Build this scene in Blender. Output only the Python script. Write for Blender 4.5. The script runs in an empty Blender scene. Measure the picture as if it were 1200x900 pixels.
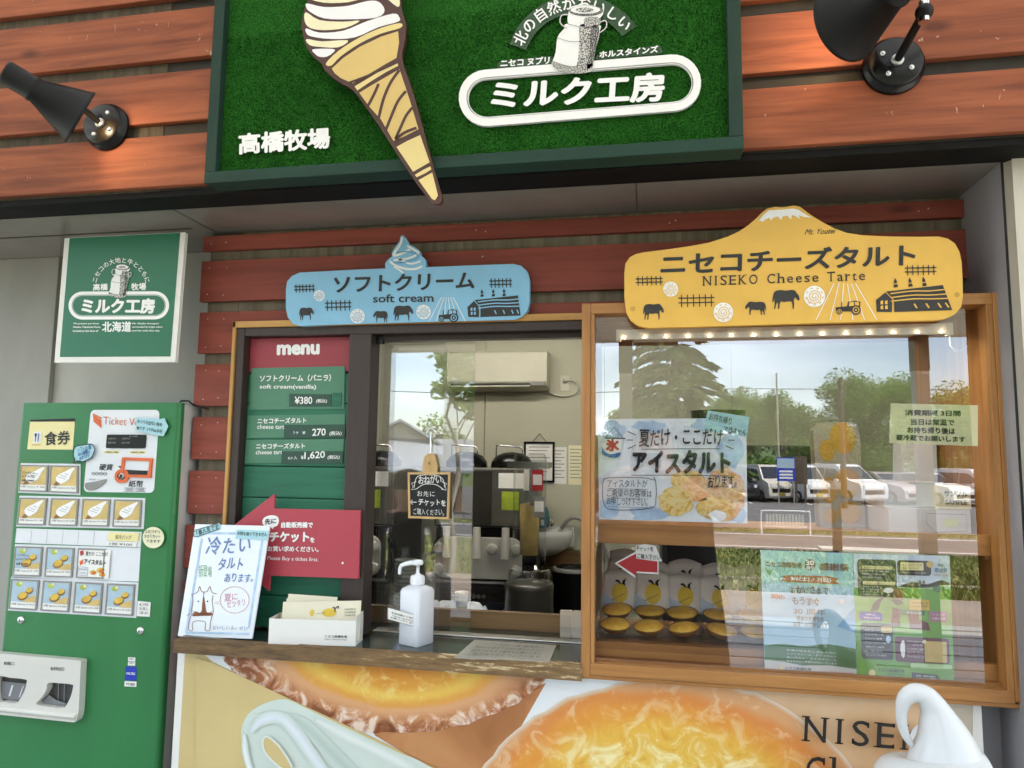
import bpy, math, random
from mathutils import Vector, Matrix, Euler
from mathutils.geometry import tessellate_polygon

S = bpy.context.scene
COL = S.collection
rad = math.radians
random.seed(7)

# ---------------------------------------------------------------- camera
CAM_LOC = Vector((0, 0, 1.5))
F_PX = 835.0                                    # focal length for a 1200 px wide photograph
CR = Vector((0.9830, 0.1831, 0.0127))           # camera right / up / forward in the world
CU = Vector((0.0066, -0.1041, 0.9945))
CF = Vector((-0.1835, 0.9776, 0.1035))
cam_d = bpy.data.cameras.new('camera')
cam = bpy.data.objects.new('camera', cam_d)
COL.objects.link(cam)
rot = Matrix((CR, CU, -CF)).transposed()
cam.matrix_world = Matrix.Translation(CAM_LOC) @ rot.to_4x4()
cam_d.sensor_width = 36
cam_d.lens = F_PX / 1200 * 36
cam_d.clip_start = 0.02
cam_d.clip_end = 2000
S.camera = cam

# ---------------------------------------------------------------- world, sun, exposure
SUN_EL, SUN_AZ = 58, 58          # the sun stands high on the right (azimuth from +Y towards +X)
w = bpy.data.worlds.new('World')
S.world = w
w.use_nodes = True
nt = w.node_tree
bgn = nt.nodes['Background']
sky = nt.nodes.new('ShaderNodeTexSky')
sky.sky_type = 'NISHITA'
sky.sun_disc = False
sky.sun_elevation = rad(SUN_EL)
sky.sun_rotation = rad(SUN_AZ)
sky.dust_density = 1.0
sky.air_density = 1.0
# thin high cloud: the sky texture blended towards white by a noise
tcw = nt.nodes.new('ShaderNodeTexCoord')
mpw = nt.nodes.new('ShaderNodeMapping'); mpw.inputs['Scale'].default_value = (1.5, 1.5, 5)
nsw = nt.nodes.new('ShaderNodeTexNoise'); nsw.inputs['Scale'].default_value = 2.2; nsw.inputs['Detail'].default_value = 6
rmw = nt.nodes.new('ShaderNodeValToRGB')
rmw.color_ramp.elements[0].position = .42; rmw.color_ramp.elements[0].color = (.08, .08, .08, 1)
rmw.color_ramp.elements[1].position = .72; rmw.color_ramp.elements[1].color = (.55, .55, .55, 1)
mxw = nt.nodes.new('ShaderNodeMixRGB'); mxw.inputs['Color2'].default_value = (10.5, 11.4, 12.6, 1)
nt.links.new(tcw.outputs['Generated'], mpw.inputs['Vector'])
nt.links.new(mpw.outputs['Vector'], nsw.inputs['Vector'])
nt.links.new(nsw.outputs['Fac'], rmw.inputs['Fac'])
nt.links.new(rmw.outputs['Color'], mxw.inputs['Fac'])
nt.links.new(sky.outputs['Color'], mxw.inputs['Color1'])
nt.links.new(mxw.outputs['Color'], bgn.inputs['Color'])
bgn.inputs['Strength'].default_value = 0.15

sun_d = bpy.data.lights.new('sun', 'SUN')
sun_d.energy = 4.0
sun_d.angle = rad(0.53)
sun_d.color = (1.0, 0.95, 0.87)
sun = bpy.data.objects.new('sun', sun_d)
COL.objects.link(sun)
to_sun = Vector((math.sin(rad(SUN_AZ)) * math.cos(rad(SUN_EL)), math.cos(rad(SUN_AZ)) * math.cos(rad(SUN_EL)), math.sin(rad(SUN_EL))))
sun.rotation_euler = to_sun.to_track_quat('Z', 'Y').to_euler()
sun.location = (0, 0, 12)

vs = S.view_settings
vs.view_transform = 'Standard'
vs.look = 'None'
vs.gamma = 1
vs.use_curve_mapping = False
vs.exposure = 1.85
S.render.engine = 'CYCLES'
S.cycles.max_bounces = 10
S.cycles.transparent_max_bounces = 16
S.cycles.caustics_reflective = False
S.cycles.caustics_refractive = False
S.cycles.sample_clamp_indirect = 8
S.cycles.use_denoising = True

# ---------------------------------------------------------------- pixel -> plane
def spot(px, py, Y):
    """world point on the vertical plane y=Y under a pixel of the 1200x900 photograph"""
    d = CR * (px - 600) - CU * (py - 450) + CF * F_PX
    t = Y / d.y
    return CAM_LOC + d * t

def art(Y, loc=(0, 0, 0)):
    """2D chart: photograph pixel -> (x, z) local to a root at loc, on the plane y=Y"""
    def f(px, py):
        p = spot(px, py, Y)
        return (p.x - loc[0], p.z - loc[2])
    return f

def tilted(loc, rotm):
    """2D chart onto the local y=0 plane of a root with rotation matrix rotm"""
    inv = rotm.inverted()
    n = rotm @ Vector((0, 1, 0))
    loc = Vector(loc)
    def f(px, py):
        d = CR * (px - 600) - CU * (py - 450) + CF * F_PX
        t = (loc - CAM_LOC).dot(n) / d.dot(n)
        q = inv @ (CAM_LOC + d * t - loc)
        return (q.x, q.z)
    return f

def quad4(tl, tr, br, bl):
    """chart unit square (u right, v down) -> bilinear in a px quad"""
    def f(u, v):
        return tuple((tl[i] * (1 - u) + tr[i] * u) * (1 - v) + (bl[i] * (1 - u) + br[i] * u) * v for i in (0, 1))
    return f

def comp(f, g):
    return lambda a, b: f(*g(a, b))

# ---------------------------------------------------------------- materials
def lin(c):
    if isinstance(c, str):
        c = c.lstrip('#')
        c = [int(c[i:i + 2], 16) / 255 for i in (0, 2, 4)]
    return tuple((x / 12.92 if x <= .04045 else ((x + .055) / 1.055) ** 2.4) for x in c)

MATS = {}
def base(name, color, rough=.5, metal=0, spec=.5):
    m = bpy.data.materials.new(name)
    m.use_nodes = True
    b = m.node_tree.nodes['Principled BSDF']
    b.inputs['Base Color'].default_value = (*lin(color), 1)
    b.inputs['Roughness'].default_value = rough
    b.inputs['Metallic'].default_value = metal
    b.inputs['Specular IOR Level'].default_value = spec
    MATS[name] = m
    return m, m.node_tree, b

def N(nt, t, **k):
    n = nt.nodes.new(t)
    for a, v in k.items():
        if a in n.inputs:
            n.inputs[a].default_value = v
        else:
            setattr(n, a, v)
    return n

def vary(nt, b, color, amt=.12, scale=6, stretch=(1, 1, 1), bump=0, bscale=None, rough=None):
    """breaks a flat colour up with two sizes of noise; optional fine bump"""
    tc = N(nt, 'ShaderNodeTexCoord')
    mp = N(nt, 'ShaderNodeMapping'); mp.inputs['Scale'].default_value = stretch
    nt.links.new(tc.outputs['Object'], mp.inputs['Vector'])
    ns = N(nt, 'ShaderNodeTexNoise', Scale=scale, Detail=7.0, Roughness=.62)
    nt.links.new(mp.outputs['Vector'], ns.inputs['Vector'])
    rp = N(nt, 'ShaderNodeValToRGB')
    c = lin(color)
    rp.color_ramp.elements[0].position = .3
    rp.color_ramp.elements[0].color = (*[x * (1 - amt) for x in c], 1)
    rp.color_ramp.elements[1].position = .7
    rp.color_ramp.elements[1].color = (*[min(1, x * (1 + amt)) for x in c], 1)
    nt.links.new(ns.outputs['Fac'], rp.inputs['Fac'])
    nt.links.new(rp.outputs['Color'], b.inputs['Base Color'])
    if rough:
        mr = N(nt, 'ShaderNodeMapRange')
        mr.inputs['To Min'].default_value = rough[0]; mr.inputs['To Max'].default_value = rough[1]
        nt.links.new(ns.outputs['Fac'], mr.inputs['Value'])
        nt.links.new(mr.outputs['Result'], b.inputs['Roughness'])
    if bump:
        nb = N(nt, 'ShaderNodeTexNoise', Scale=bscale or scale * 8, Detail=4.0)
        nt.links.new(mp.outputs['Vector'], nb.inputs['Vector'])
        bp = N(nt, 'ShaderNodeBump', Strength=bump, Distance=.002)
        nt.links.new(nb.outputs['Fac'], bp.inputs['Height'])
        nt.links.new(bp.outputs['Normal'], b.inputs['Normal'])
    return rp, mp

def paint(name, color, rough=.5, metal=0, amt=.08, scale=7, bump=0, bscale=None, stretch=(1, 1, 1), spec=.5, rr=None):
    m, nt, b = base(name, color, rough, metal, spec)
    vary(nt, b, color, amt, scale, stretch, bump, bscale, rr)
    return m

def wood(name, dark, light, axis='x', rough=.55, knots=True, grain=1.0, bump=.25, scuff=None):
    m, nt, b = base(name, light, rough)
    tc = N(nt, 'ShaderNodeTexCoord')
    geo = N(nt, 'ShaderNodeNewGeometry')
    add = N(nt, 'ShaderNodeVectorMath', operation='ADD')
    mul = N(nt, 'ShaderNodeMath', operation='MULTIPLY'); mul.inputs[1].default_value = 37
    nt.links.new(geo.outputs['Random Per Island'], mul.inputs[0])
    nt.links.new(tc.outputs['Object'], add.inputs[0])
    nt.links.new(mul.outputs[0], add.inputs[1])
    mp = N(nt, 'ShaderNodeMapping')
    s = {'x': (2.2, 34, 34), 'z': (34, 34, 2.2), 'y': (34, 2.2, 34)}[axis]
    mp.inputs['Scale'].default_value = [v * grain for v in s]
    nt.links.new(add.outputs[0], mp.inputs['Vector'])
    n1 = N(nt, 'ShaderNodeTexNoise', Scale=1.0, Detail=8.0, Roughness=.6, Distortion=.6)
    nt.links.new(mp.outputs['Vector'], n1.inputs['Vector'])
    n2 = N(nt, 'ShaderNodeTexNoise', Scale=2.3, Detail=3.0)
    nt.links.new(add.outputs[0], n2.inputs['Vector'])
    rp = N(nt, 'ShaderNodeValToRGB')
    rp.color_ramp.elements[0].position = .3; rp.color_ramp.elements[0].color = (*lin(dark), 1)
    rp.color_ramp.elements[1].position = .66; rp.color_ramp.elements[1].color = (*lin(light), 1)
    nt.links.new(n1.outputs['Fac'], rp.inputs['Fac'])
    hs = N(nt, 'ShaderNodeHueSaturation')
    mr = N(nt, 'ShaderNodeMapRange'); mr.inputs['To Min'].default_value = .8; mr.inputs['To Max'].default_value = 1.2
    nt.links.new(n2.outputs['Fac'], mr.inputs['Value'])
    nt.links.new(mr.outputs['Result'], hs.inputs['Value'])
    nt.links.new(rp.outputs['Color'], hs.inputs['Color'])
    out = hs.outputs['Color']
    if knots:
        vo = N(nt, 'ShaderNodeTexVoronoi', Scale=3.1)
        mk = N(nt, 'ShaderNodeMapping')
        mk.inputs['Scale'].default_value = {'x': (.75, 2, 2), 'z': (2, 2, .75), 'y': (2, .75, 2)}[axis]
        nt.links.new(add.outputs[0], mk.inputs['Vector'])
        nt.links.new(mk.outputs['Vector'], vo.inputs['Vector'])
        rk = N(nt, 'ShaderNodeValToRGB')
        rk.color_ramp.elements[0].position = .045; rk.color_ramp.elements[0].color = (.72, .72, .72, 1)
        rk.color_ramp.elements[1].position = .11; rk.color_ramp.elements[1].color = (0, 0, 0, 1)
        nt.links.new(vo.outputs['Distance'], rk.inputs['Fac'])
        mx = N(nt, 'ShaderNodeMixRGB')
        mx.inputs['Color2'].default_value = (*[x * .35 for x in lin(dark)], 1)
        nt.links.new(rk.outputs['Color'], mx.inputs['Fac'])
        nt.links.new(out, mx.inputs['Color1'])
        out = mx.outputs['Color']
    if scuff:
        ms = N(nt, 'ShaderNodeMapping'); ms.inputs['Scale'].default_value = (70, 70, 30)
        nt.links.new(add.outputs[0], ms.inputs['Vector'])
        n3 = N(nt, 'ShaderNodeTexNoise', Scale=1.0, Detail=2.0, Distortion=1.2); nt.links.new(ms.outputs[0], n3.inputs['Vector'])
        r3 = N(nt, 'ShaderNodeValToRGB'); r3.color_ramp.elements[0].position = .735; r3.color_ramp.elements[0].color = (0, 0, 0, 1); r3.color_ramp.elements[1].position = .78; r3.color_ramp.elements[1].color = (.8, .8, .8, 1)
        nt.links.new(n3.outputs['Fac'], r3.inputs['Fac'])
        m3 = N(nt, 'ShaderNodeMixRGB'); m3.inputs['Color2'].default_value = (*lin(scuff), 1); nt.links.new(r3.outputs[0], m3.inputs['Fac']); nt.links.new(out, m3.inputs['Color1']); out = m3.outputs[0]
    nt.links.new(out, b.inputs['Base Color'])
    bp = N(nt, 'ShaderNodeBump', Strength=bump, Distance=.0015)
    nt.links.new(n1.outputs['Fac'], bp.inputs['Height'])
    nt.links.new(bp.outputs['Normal'], b.inputs['Normal'])
    return m

def emis(name, color, strength):
    m, nt, b = base(name, color)
    b.inputs['Emission Color'].default_value = (*lin(color), 1)
    b.inputs['Emission Strength'].default_value = strength
    return m

def glass(name, r0=.07, tint=(1, 1, 1), rough=0.0, streak=0):
    m = bpy.data.materials.new(name); m.use_nodes = True
    nt = m.node_tree; nt.nodes.clear()
    o = N(nt, 'ShaderNodeOutputMaterial')
    mx = N(nt, 'ShaderNodeMixShader')
    tr = N(nt, 'ShaderNodeBsdfTransparent'); tr.inputs['Color'].default_value = (*tint, 1)
    gl = N(nt, 'ShaderNodeBsdfGlossy', Roughness=rough)
    lw = N(nt, 'ShaderNodeLayerWeight'); lw.inputs['Blend'].default_value = .5
    pw = N(nt, 'ShaderNodeMath', operation='POWER'); pw.inputs[1].default_value = 4
    ma = N(nt, 'ShaderNodeMath', operation='MULTIPLY_ADD'); ma.inputs[1].default_value = .75; ma.inputs[2].default_value = r0
    nt.links.new(lw.outputs['Facing'], pw.inputs[0]); nt.links.new(pw.outputs[0], ma.inputs[0])
    nt.links.new(ma.outputs[0], mx.inputs['Fac'])
    nt.links.new(tr.outputs[0], mx.inputs[1]); nt.links.new(gl.outputs[0], mx.inputs[2])
    nt.links.new(mx.outputs[0], o.inputs['Surface'])
    MATS[name] = m
    return m

def mottle(name, cols, scale=6, dist=1.0, rough=.45, stretch=(1, 1, 1), detail=5, kind='noise', bands=None):
    """printed picture of food and the like: a noise or wave through a colour ramp"""
    m, nt, b = base(name, cols[-1], rough)
    tc = N(nt, 'ShaderNodeTexCoord')
    mp = N(nt, 'ShaderNodeMapping'); mp.inputs['Scale'].default_value = stretch
    nt.links.new(tc.outputs['Object'], mp.inputs['Vector'])
    if kind == 'noise':
        n = N(nt, 'ShaderNodeTexNoise', Scale=scale, Detail=detail, Distortion=dist)
        out = n.outputs['Fac']
    else:
        n = N(nt, 'ShaderNodeTexWave', Scale=scale, Distortion=dist, Detail=detail)
        n.inputs['Detail Scale'].default_value = 1.6
        out = n.outputs['Fac']
    nt.links.new(mp.outputs['Vector'], n.inputs['Vector'])
    rp = N(nt, 'ShaderNodeValToRGB')
    els = rp.color_ramp.elements
    lo, hi = (.3, .7) if kind == 'noise' else (.05, .95)
    while len(els) < len(cols):
        els.new(.5)
    for i, c in enumerate(cols):
        els[i].position = lo + (hi - lo) * i / (len(cols) - 1)
        els[i].color = (*lin(c), 1)
    nt.links.new(out, rp.inputs['Fac'])
    nt.links.new(rp.outputs['Color'], b.inputs['Base Color'])
    return m

# ---------------------------------------------------------------- objects
def tag(o, label=None, cat=None, group=None, kind=None):
    if label: o['label'] = label
    if cat: o['category'] = cat
    if group: o['group'] = group
    if kind: o['kind'] = kind
    return o

def thing(name, label, cat, loc=(0, 0, 0), rot=(0, 0, 0), group=None):
    o = bpy.data.objects.new(name, None)
    COL.objects.link(o)
    o.location = loc
    o.rotation_euler = rot
    o.empty_display_size = .05
    return tag(o, label, cat, group)

def copy_tree(o, parent=None, **k):
    c = o.copy(); COL.objects.link(c)
    if parent: c.parent = parent
    for ch in list(o.children):
        copy_tree(ch, c)
    for a, v in k.items():
        if a in ('location', 'rotation_euler', 'scale'):
            setattr(c, a, v)
        else:
            c[a] = v
    return c

BOLD = [(0, 0)] + [(math.cos(i * math.pi / 4), math.sin(i * math.pi / 4)) for i in range(8)]
GL = {}
def glyphs(s, off=0.0):
    off = min(off, .004)
    key = (s, off)
    if key not in GL:
        c = bpy.data.curves.new('lettering', 'FONT')
        c.body = s; c.size = 1; c.offset = off; c.resolution_u = 3
        o = bpy.data.objects.new('lettering', c)
        m = bpy.data.meshes.new_from_object(o)
        vs = [(v.co.x, v.co.y) for v in m.vertices]
        fs = [tuple(p.vertices) for p in m.polygons]
        bpy.data.objects.remove(o); bpy.data.curves.remove(c); bpy.data.meshes.remove(m)
        GL[key] = (vs, fs)
    return GL[key]

LAYER = .0007
class MB:
    """collects shapes; build() links them as ONE mesh object. 2D calls go through the chart A; y counts towards the wall"""
    def __init__(s, A=None):
        s.v = []; s.f = []; s.mi = []; s.sm = []; s.slots = []; s.A = A or (lambda a, b: (a, b)); s.smooth = False
    def slot(s, m):
        if m not in s.slots: s.slots.append(m)
        return s.slots.index(m)
    def add(s, vs, fs, m, smooth=None):
        o = len(s.v); s.v.extend([tuple(p) for p in vs]); k = s.slot(m)
        for f in fs:
            s.f.append(tuple(i + o for i in f)); s.mi.append(k); s.sm.append(s.smooth if smooth is None else smooth)
    # --- 3D
    def pane(s, a, b, m, clear='clear_glass'):
        """a sheet of glass: the front face mirrors, the others only let light through"""
        x0, y0, z0 = a; x1, y1, z1 = b
        vs = [(x0, y0, z0), (x1, y0, z0), (x1, y1, z0), (x0, y1, z0), (x0, y0, z1), (x1, y0, z1), (x1, y1, z1), (x0, y1, z1)]
        s.add(vs, [(0, 1, 5, 4)], m, False); s.add(vs, [(0, 3, 2, 1), (4, 5, 6, 7), (1, 2, 6, 5), (2, 3, 7, 6), (3, 0, 4, 7)], clear, False)
    def box(s, a, b, m, R=None):
        x0, y0, z0 = a; x1, y1, z1 = b
        vs = [(x0, y0, z0), (x1, y0, z0), (x1, y1, z0), (x0, y1, z0), (x0, y0, z1), (x1, y0, z1), (x1, y1, z1), (x0, y1, z1)]
        if R is not None: vs = [tuple(R @ Vector(p)) for p in vs]
        s.add(vs, [(0, 3, 2, 1), (4, 5, 6, 7), (0, 1, 5, 4), (1, 2, 6, 5), (2, 3, 7, 6), (3, 0, 4, 7)], m, False)
    def tube(s, pts, r, m, n=10, caps=True, flat=None):
        pts = [Vector(p) for p in pts]
        rs = r if isinstance(r, (list, tuple)) else [r] * len(pts)
        vs = []; fs = []
        up = None
        for i, p in enumerate(pts):
            t = (pts[min(i + 1, len(pts) - 1)] - pts[max(i - 1, 0)]).normalized()
            if up is None:
                up = Vector((0, 0, 1)) if abs(t.z) < .9 else Vector((1, 0, 0))
            a = t.cross(up)
            if a.length < 1e-4: a = t.cross(Vector((0, 1, 0)))
            a.normalize(); bb = a.cross(t).normalized(); up = bb
            for k in range(n):
                q = 2 * math.pi * k / n
                vs.append(p + (a * math.cos(q) + bb * math.sin(q) * (flat or 1)) * rs[i])
        for i in range(len(pts) - 1):
            for k in range(n):
                fs.append((i * n + k, i * n + (k + 1) % n, (i + 1) * n + (k + 1) % n, (i + 1) * n + k))
        s.add(vs, fs, m, True)
        if caps:
            s.add(vs[:n], [tuple(range(n))], m, False); s.add(vs[-n:], [tuple(range(n))], m, False)
    def cyl(s, a, b, r0, r1, m, n=24, caps=True):
        s.tube([a, b], [r0, r1], m, n, caps)
    def lathe(s, prof, c, m, n=32, axis=(0, 0, 1), smooth=True):
        """prof: (radius, height) pairs along axis from c"""
        ax = Vector(axis).normalized()
        a = ax.cross(Vector((0, 1, 0)) if abs(ax.y) < .9 else Vector((1, 0, 0))).normalized(); b = ax.cross(a)
        vs = []; fs = []
        for (r, h) in prof:
            for k in range(n):
                q = 2 * math.pi * k / n
                vs.append(Vector(c) + ax * h + (a * math.cos(q) + b * math.sin(q)) * r)
        for i in range(len(prof) - 1):
            for k in range(n):
                fs.append((i * n + k, i * n + (k + 1) % n, (i + 1) * n + (k + 1) % n, (i + 1) * n + k))
        s.add(vs, fs, m, smooth)
    def sphere(s, c, r, m, sc=(1, 1, 1), n=16, k=10):
        vs = []; fs = []
        for i in range(k + 1):
            t = math.pi * i / k
            for j in range(n):
                q = 2 * math.pi * j / n
                vs.append((c[0] + r * sc[0] * math.sin(t) * math.cos(q), c[1] + r * sc[1] * math.sin(t) * math.sin(q), c[2] + r * sc[2] * math.cos(t)))
        for i in range(k):
            for j in range(n):
                fs.append((i * n + j, i * n + (j + 1) % n, (i + 1) * n + (j + 1) % n, (i + 1) * n + j))
        s.add(vs, fs, m, True)
    # --- 2D on the chart, facing -y
    def P(s, p, y):
        q = s.A(*p); return (q[0], y, q[1])
    def poly(s, pts, m, k=1):
        y = -k * LAYER
        s.add([s.P(p, y) for p in pts], [tuple(range(len(pts)))], m, False)
    def tess(s, loops, m, k=1):
        y = -k * LAYER
        loops3 = [[Vector((*s.A(*p), 0)) for p in l] for l in loops]
        flat = [q for l in loops3 for q in l]
        s.add([(q.x, y, q.y) for q in flat], tessellate_polygon(loops3), m, False)
    def slab(s, pts, y0, y1, m, side=None):
        """solid board with outline pts between y0 (front) and y1 (back)"""
        q = [s.A(*p) for p in pts]; n = len(q)
        fv = [(a, y0, b) for a, b in q]; bv = [(a, y1, b) for a, b in q]
        s.add(fv, [tuple(range(n))], m, False); s.add(bv, [tuple(range(n - 1, -1, -1))], side or m, False)
        s.add(fv + bv, [(i, (i + 1) % n, n + (i + 1) % n, n + i) for i in range(n)], side or m, False)
    def slabhole(s, outer, inner, y0, y1, m):
        a = [Vector((*s.A(*p), 0)) for p in outer]; b = [Vector((*s.A(*p), 0)) for p in inner]
        fl = a + b; t = tessellate_polygon([a, b])
        s.add([(q.x, y0, q.y) for q in fl], t, m, False)
        for l in (a, b):
            n = len(l)
            s.add([(q.x, y0, q.y) for q in l] + [(q.x, y1, q.y) for q in l], [(i, (i + 1) % n, n + (i + 1) % n, n + i) for i in range(n)], m, False)
    def stroke(s, pts, wd, m, k=2, closed=False, taper=None):
        n = len(pts)
        if n < 2: return
        L = []; Rr = []
        for i in range(n):
            if closed: a, b = pts[i - 1], pts[(i + 1) % n]
            else: a, b = pts[max(i - 1, 0)], pts[min(i + 1, n - 1)]
            dx, dy = b[0] - a[0], b[1] - a[1]; d = math.hypot(dx, dy) or 1
            h = wd / 2 * (taper[i] if taper else 1)
            L.append((pts[i][0] - dy / d * h, pts[i][1] + dx / d * h)); Rr.append((pts[i][0] + dy / d * h, pts[i][1] - dx / d * h))
        y = -k * LAYER
        vs = [s.P(p, y) for p in L] + [s.P(p, y) for p in Rr]
        fs = [(i, (i + 1) % n, n + (i + 1) % n, n + i) for i in range(n if closed else n - 1)]
        s.add(vs, fs, m, False)
    def oval(s, c, rx, ry, m, k=1, n=28, rot=0):
        s.poly([ell(c, rx, ry, 2 * math.pi * i / n, rot) for i in range(n)], m, k)
    def ovalring(s, c, rx, ry, wd, m, k=2, n=36, rot=0):
        s.stroke([ell(c, rx, ry, 2 * math.pi * i / n, rot) for i in range(n)], wd, m, k, True)
    def text(s, t, bl, br, tl, m, k=3, off=0.0):
        vs, fs = glyphs(t, min(off, 0))
        e = max(off, 0)
        x0 = min(v[0] for v in vs) - e; x1 = max(v[0] for v in vs) + e; y0 = min(v[1] for v in vs) - e; y1 = max(v[1] for v in vs) + e
        for i, (ox, oy) in enumerate(BOLD if e > .006 else BOLD[:1]):
            y = -k * LAYER - i * 2e-5; out = []
            for a, b in vs:
                u = (a + ox * e - x0) / (x1 - x0); q = (b + oy * e - y0) / max(1e-6, y1 - y0)
                out.append(s.P((bl[0] + u * (br[0] - bl[0]) + q * (tl[0] - bl[0]), bl[1] + u * (br[1] - bl[1]) + q * (tl[1] - bl[1])), y))
            s.add(out, fs, m, False)
    def line(s, t, x0, x1, yb, h, m, k=3, off=0.0, slope=0.0):
        """text box on the chart: left, right, baseline, height (v down)"""
        s.text(t, (x0, yb), (x1, yb + slope * (x1 - x0)), (x0, yb - h), m, k, off)
    def hand(s, t, bl, br, tl, m, k=3, off=0.0, j=.08):
        """handwriting: every character set on its own with a little turn and drift"""
        wds = [(.58 if ord(ch) < 256 else 1.0) for ch in t]; tot = sum(wds); acc = 0
        y = -k * LAYER
        for ch, wd in zip(t, wds):
            if ch != ' ':
                vs, fs = glyphs(ch, min(off, 0)); e = max(off, 0)
                an = random.uniform(-j, j) * 1.6; sc = 1 + random.uniform(-j, j) * 1.5; dy = random.uniform(-j, j)
                for i, (ox, oy) in enumerate(BOLD if e > .006 else BOLD[:1]):
                    out = []
                    for a, b in vs:
                        a2, b2 = (a + ox * e - .5 * wd) * sc, (b + oy * e - .38) * sc
                        a3 = a2 * math.cos(an) - b2 * math.sin(an) + .5 * wd; b3 = a2 * math.sin(an) + b2 * math.cos(an) + .38 + dy
                        u = (acc + a3) / tot; q = (b3 + .08) / .92
                        out.append(s.P((bl[0] + u * (br[0] - bl[0]) + q * (tl[0] - bl[0]), bl[1] + u * (br[1] - bl[1]) + q * (tl[1] - bl[1])), y - i * 2e-5))
                    s.add(out, fs, m, False)
            acc += wd
    def glyph_at(s, ch, c, size, rot, m, k=3, off=0.0):
        """one full-width character centred on c (v down), turned by rot radians clockwise"""
        vs, fs = glyphs(ch, 0)
        for i, (ox, oy) in enumerate(BOLD if off > .006 else BOLD[:1]):
            y = -k * LAYER - i * 2e-5; out = []
            for a, b in vs:
                a, b = (a + ox * off - .5) * size, -(b + oy * off - .38) * size
                out.append(s.P((c[0] + a * math.cos(rot) - b * math.sin(rot), c[1] + a * math.sin(rot) + b * math.cos(rot)), y))
            s.add(out, fs, m, False)
    # ---
    def build(s, name, parent=None, loc=None, bevel=0, label=None, cat=None, group=None, kind=None, rot=None, seg=2, world=False):
        if world:
            l = parent.location
            s.v = [(a - l[0], b - l[1], c - l[2]) for a, b, c in s.v]
        me = bpy.data.meshes.new(name)
        me.from_pydata(s.v, [], s.f)
        me.validate()
        for sl in s.slots:
            me.materials.append(MATS[sl] if isinstance(sl, str) else sl)
        if len(me.polygons) == len(s.f):
            me.polygons.foreach_set('material_index', s.mi)
            me.polygons.foreach_set('use_smooth', s.sm)
        else:
            print('validate changed', name, len(me.polygons), len(s.f))
        o = bpy.data.objects.new(name, me)
        COL.objects.link(o)
        if parent: o.parent = parent
        if loc is not None: o.location = loc
        if rot is not None: o.rotation_euler = rot
        if bevel:
            # weld the shared corners first so that the bevel runs round the solid
            wl = o.modifiers.new('weld', 'WELD'); wl.merge_threshold = 1e-5
            bv = o.modifiers.new('bevel', 'BEVEL'); bv.width = bevel; bv.segments = seg; bv.limit_method = 'ANGLE'; bv.angle_limit = rad(40)
        return tag(o, label, cat, group, kind)

def ell(c, rx, ry, a, rot=0):
    x, y = rx * math.cos(a), ry * math.sin(a)
    return (c[0] + x * math.cos(rot) - y * math.sin(rot), c[1] + x * math.sin(rot) + y * math.cos(rot))

def rrect(x0, y0, x1, y1, r, n=5):
    out = []
    for cx, cy, a0 in ((x1 - r, y0 + r, -90), (x1 - r, y1 - r, 0), (x0 + r, y1 - r, 90), (x0 + r, y0 + r, 180)):
        for i in range(n + 1):
            a = rad(a0 + 90 * i / n); out.append((cx + r * math.cos(a), cy + r * math.sin(a)))
    return out

def smooth_closed(pts, n=4):
    """closed Catmull-Rom through pts"""
    out = []; m = len(pts)
    for i in range(m):
        p0, p1, p2, p3 = pts[i - 1], pts[i], pts[(i + 1) % m], pts[(i + 2) % m]
        for k in range(n):
            t = k / n
            out.append(tuple(.5 * (2 * p1[a] + (p2[a] - p0[a]) * t + (2 * p0[a] - 5 * p1[a] + 4 * p2[a] - p3[a]) * t * t + (3 * p1[a] - p0[a] - 3 * p2[a] + p3[a]) * t ** 3) for a in range(len(p1))))
    return out

def smooth_open(pts, n=5):
    out = []; m = len(pts)
    for i in range(m - 1):
        p0, p1, p2, p3 = pts[max(i - 1, 0)], pts[i], pts[i + 1], pts[min(i + 2, m - 1)]
        for k in range(n):
            t = k / n
            out.append(tuple(.5 * (2 * p1[a] + (p2[a] - p0[a]) * t + (2 * p0[a] - 5 * p1[a] + 4 * p2[a] - p3[a]) * t * t + (3 * p1[a] - p0[a] - 3 * p2[a] + p3[a]) * t ** 3) for a in range(len(p1))))
    out.append(tuple(pts[-1]))
    return out
# ---------------------------------------------------------------- shared materials
wood('red_board', '#6f3620', '#a55c3a', 'x', rough=.75, scuff='#cfae98')
wood('red_board_dark', '#773326', '#964839', 'x', rough=.64)
wood('gap_wood', '#5c5446', '#857b68', 'z', rough=.85, knots=False)
paint('gap_dark', '#3f3b35', .8, amt=.2)
paint('beam_black', '#11100f', .7, amt=.3, scale=20, spec=.2)
wood('gap_fascia', '#453e33', '#665c4b', 'z', rough=.85, knots=False)
paint('soffit_metal', '#8a867e', .14, amt=.10, metal=.1, scale=4, spec=.8, rr=(.1, .26))
paint('grey_panel', '#9a978f', .55, amt=.13, scale=2.6, bump=.05, stretch=(1.6, 1.6, .5))
paint('grey_panel_light', '#b2afa6', .5, amt=.12, scale=2.6, stretch=(1.6, 1.6, .5))
paint('grey_reveal', '#97959a', .45, amt=.14, scale=5, stretch=(1, 1, .5))
paint('column_white', '#cfc8bb', .5, amt=.08, scale=4, stretch=(6, 6, 1))
paint('column_shade', '#a59c8f', .5, amt=.08, scale=4, stretch=(6, 6, 1))  # column's white again, with the shade of its side put into the colour
paint('rubber_black', '#0d0d0d', .5, amt=.2)
wood('trim_wood', '#b0803f', '#c99a58', 'x', knots=False, rough=.5)
wood('trim_wood_v', '#b0803f', '#c99a58', 'z', knots=False, rough=.5)
wood('case_wood', '#92602f', '#b68148', 'x', knots=False, rough=.42)
wood('case_wood_v', '#92602f', '#b68148', 'z', knots=False, rough=.42)
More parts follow.
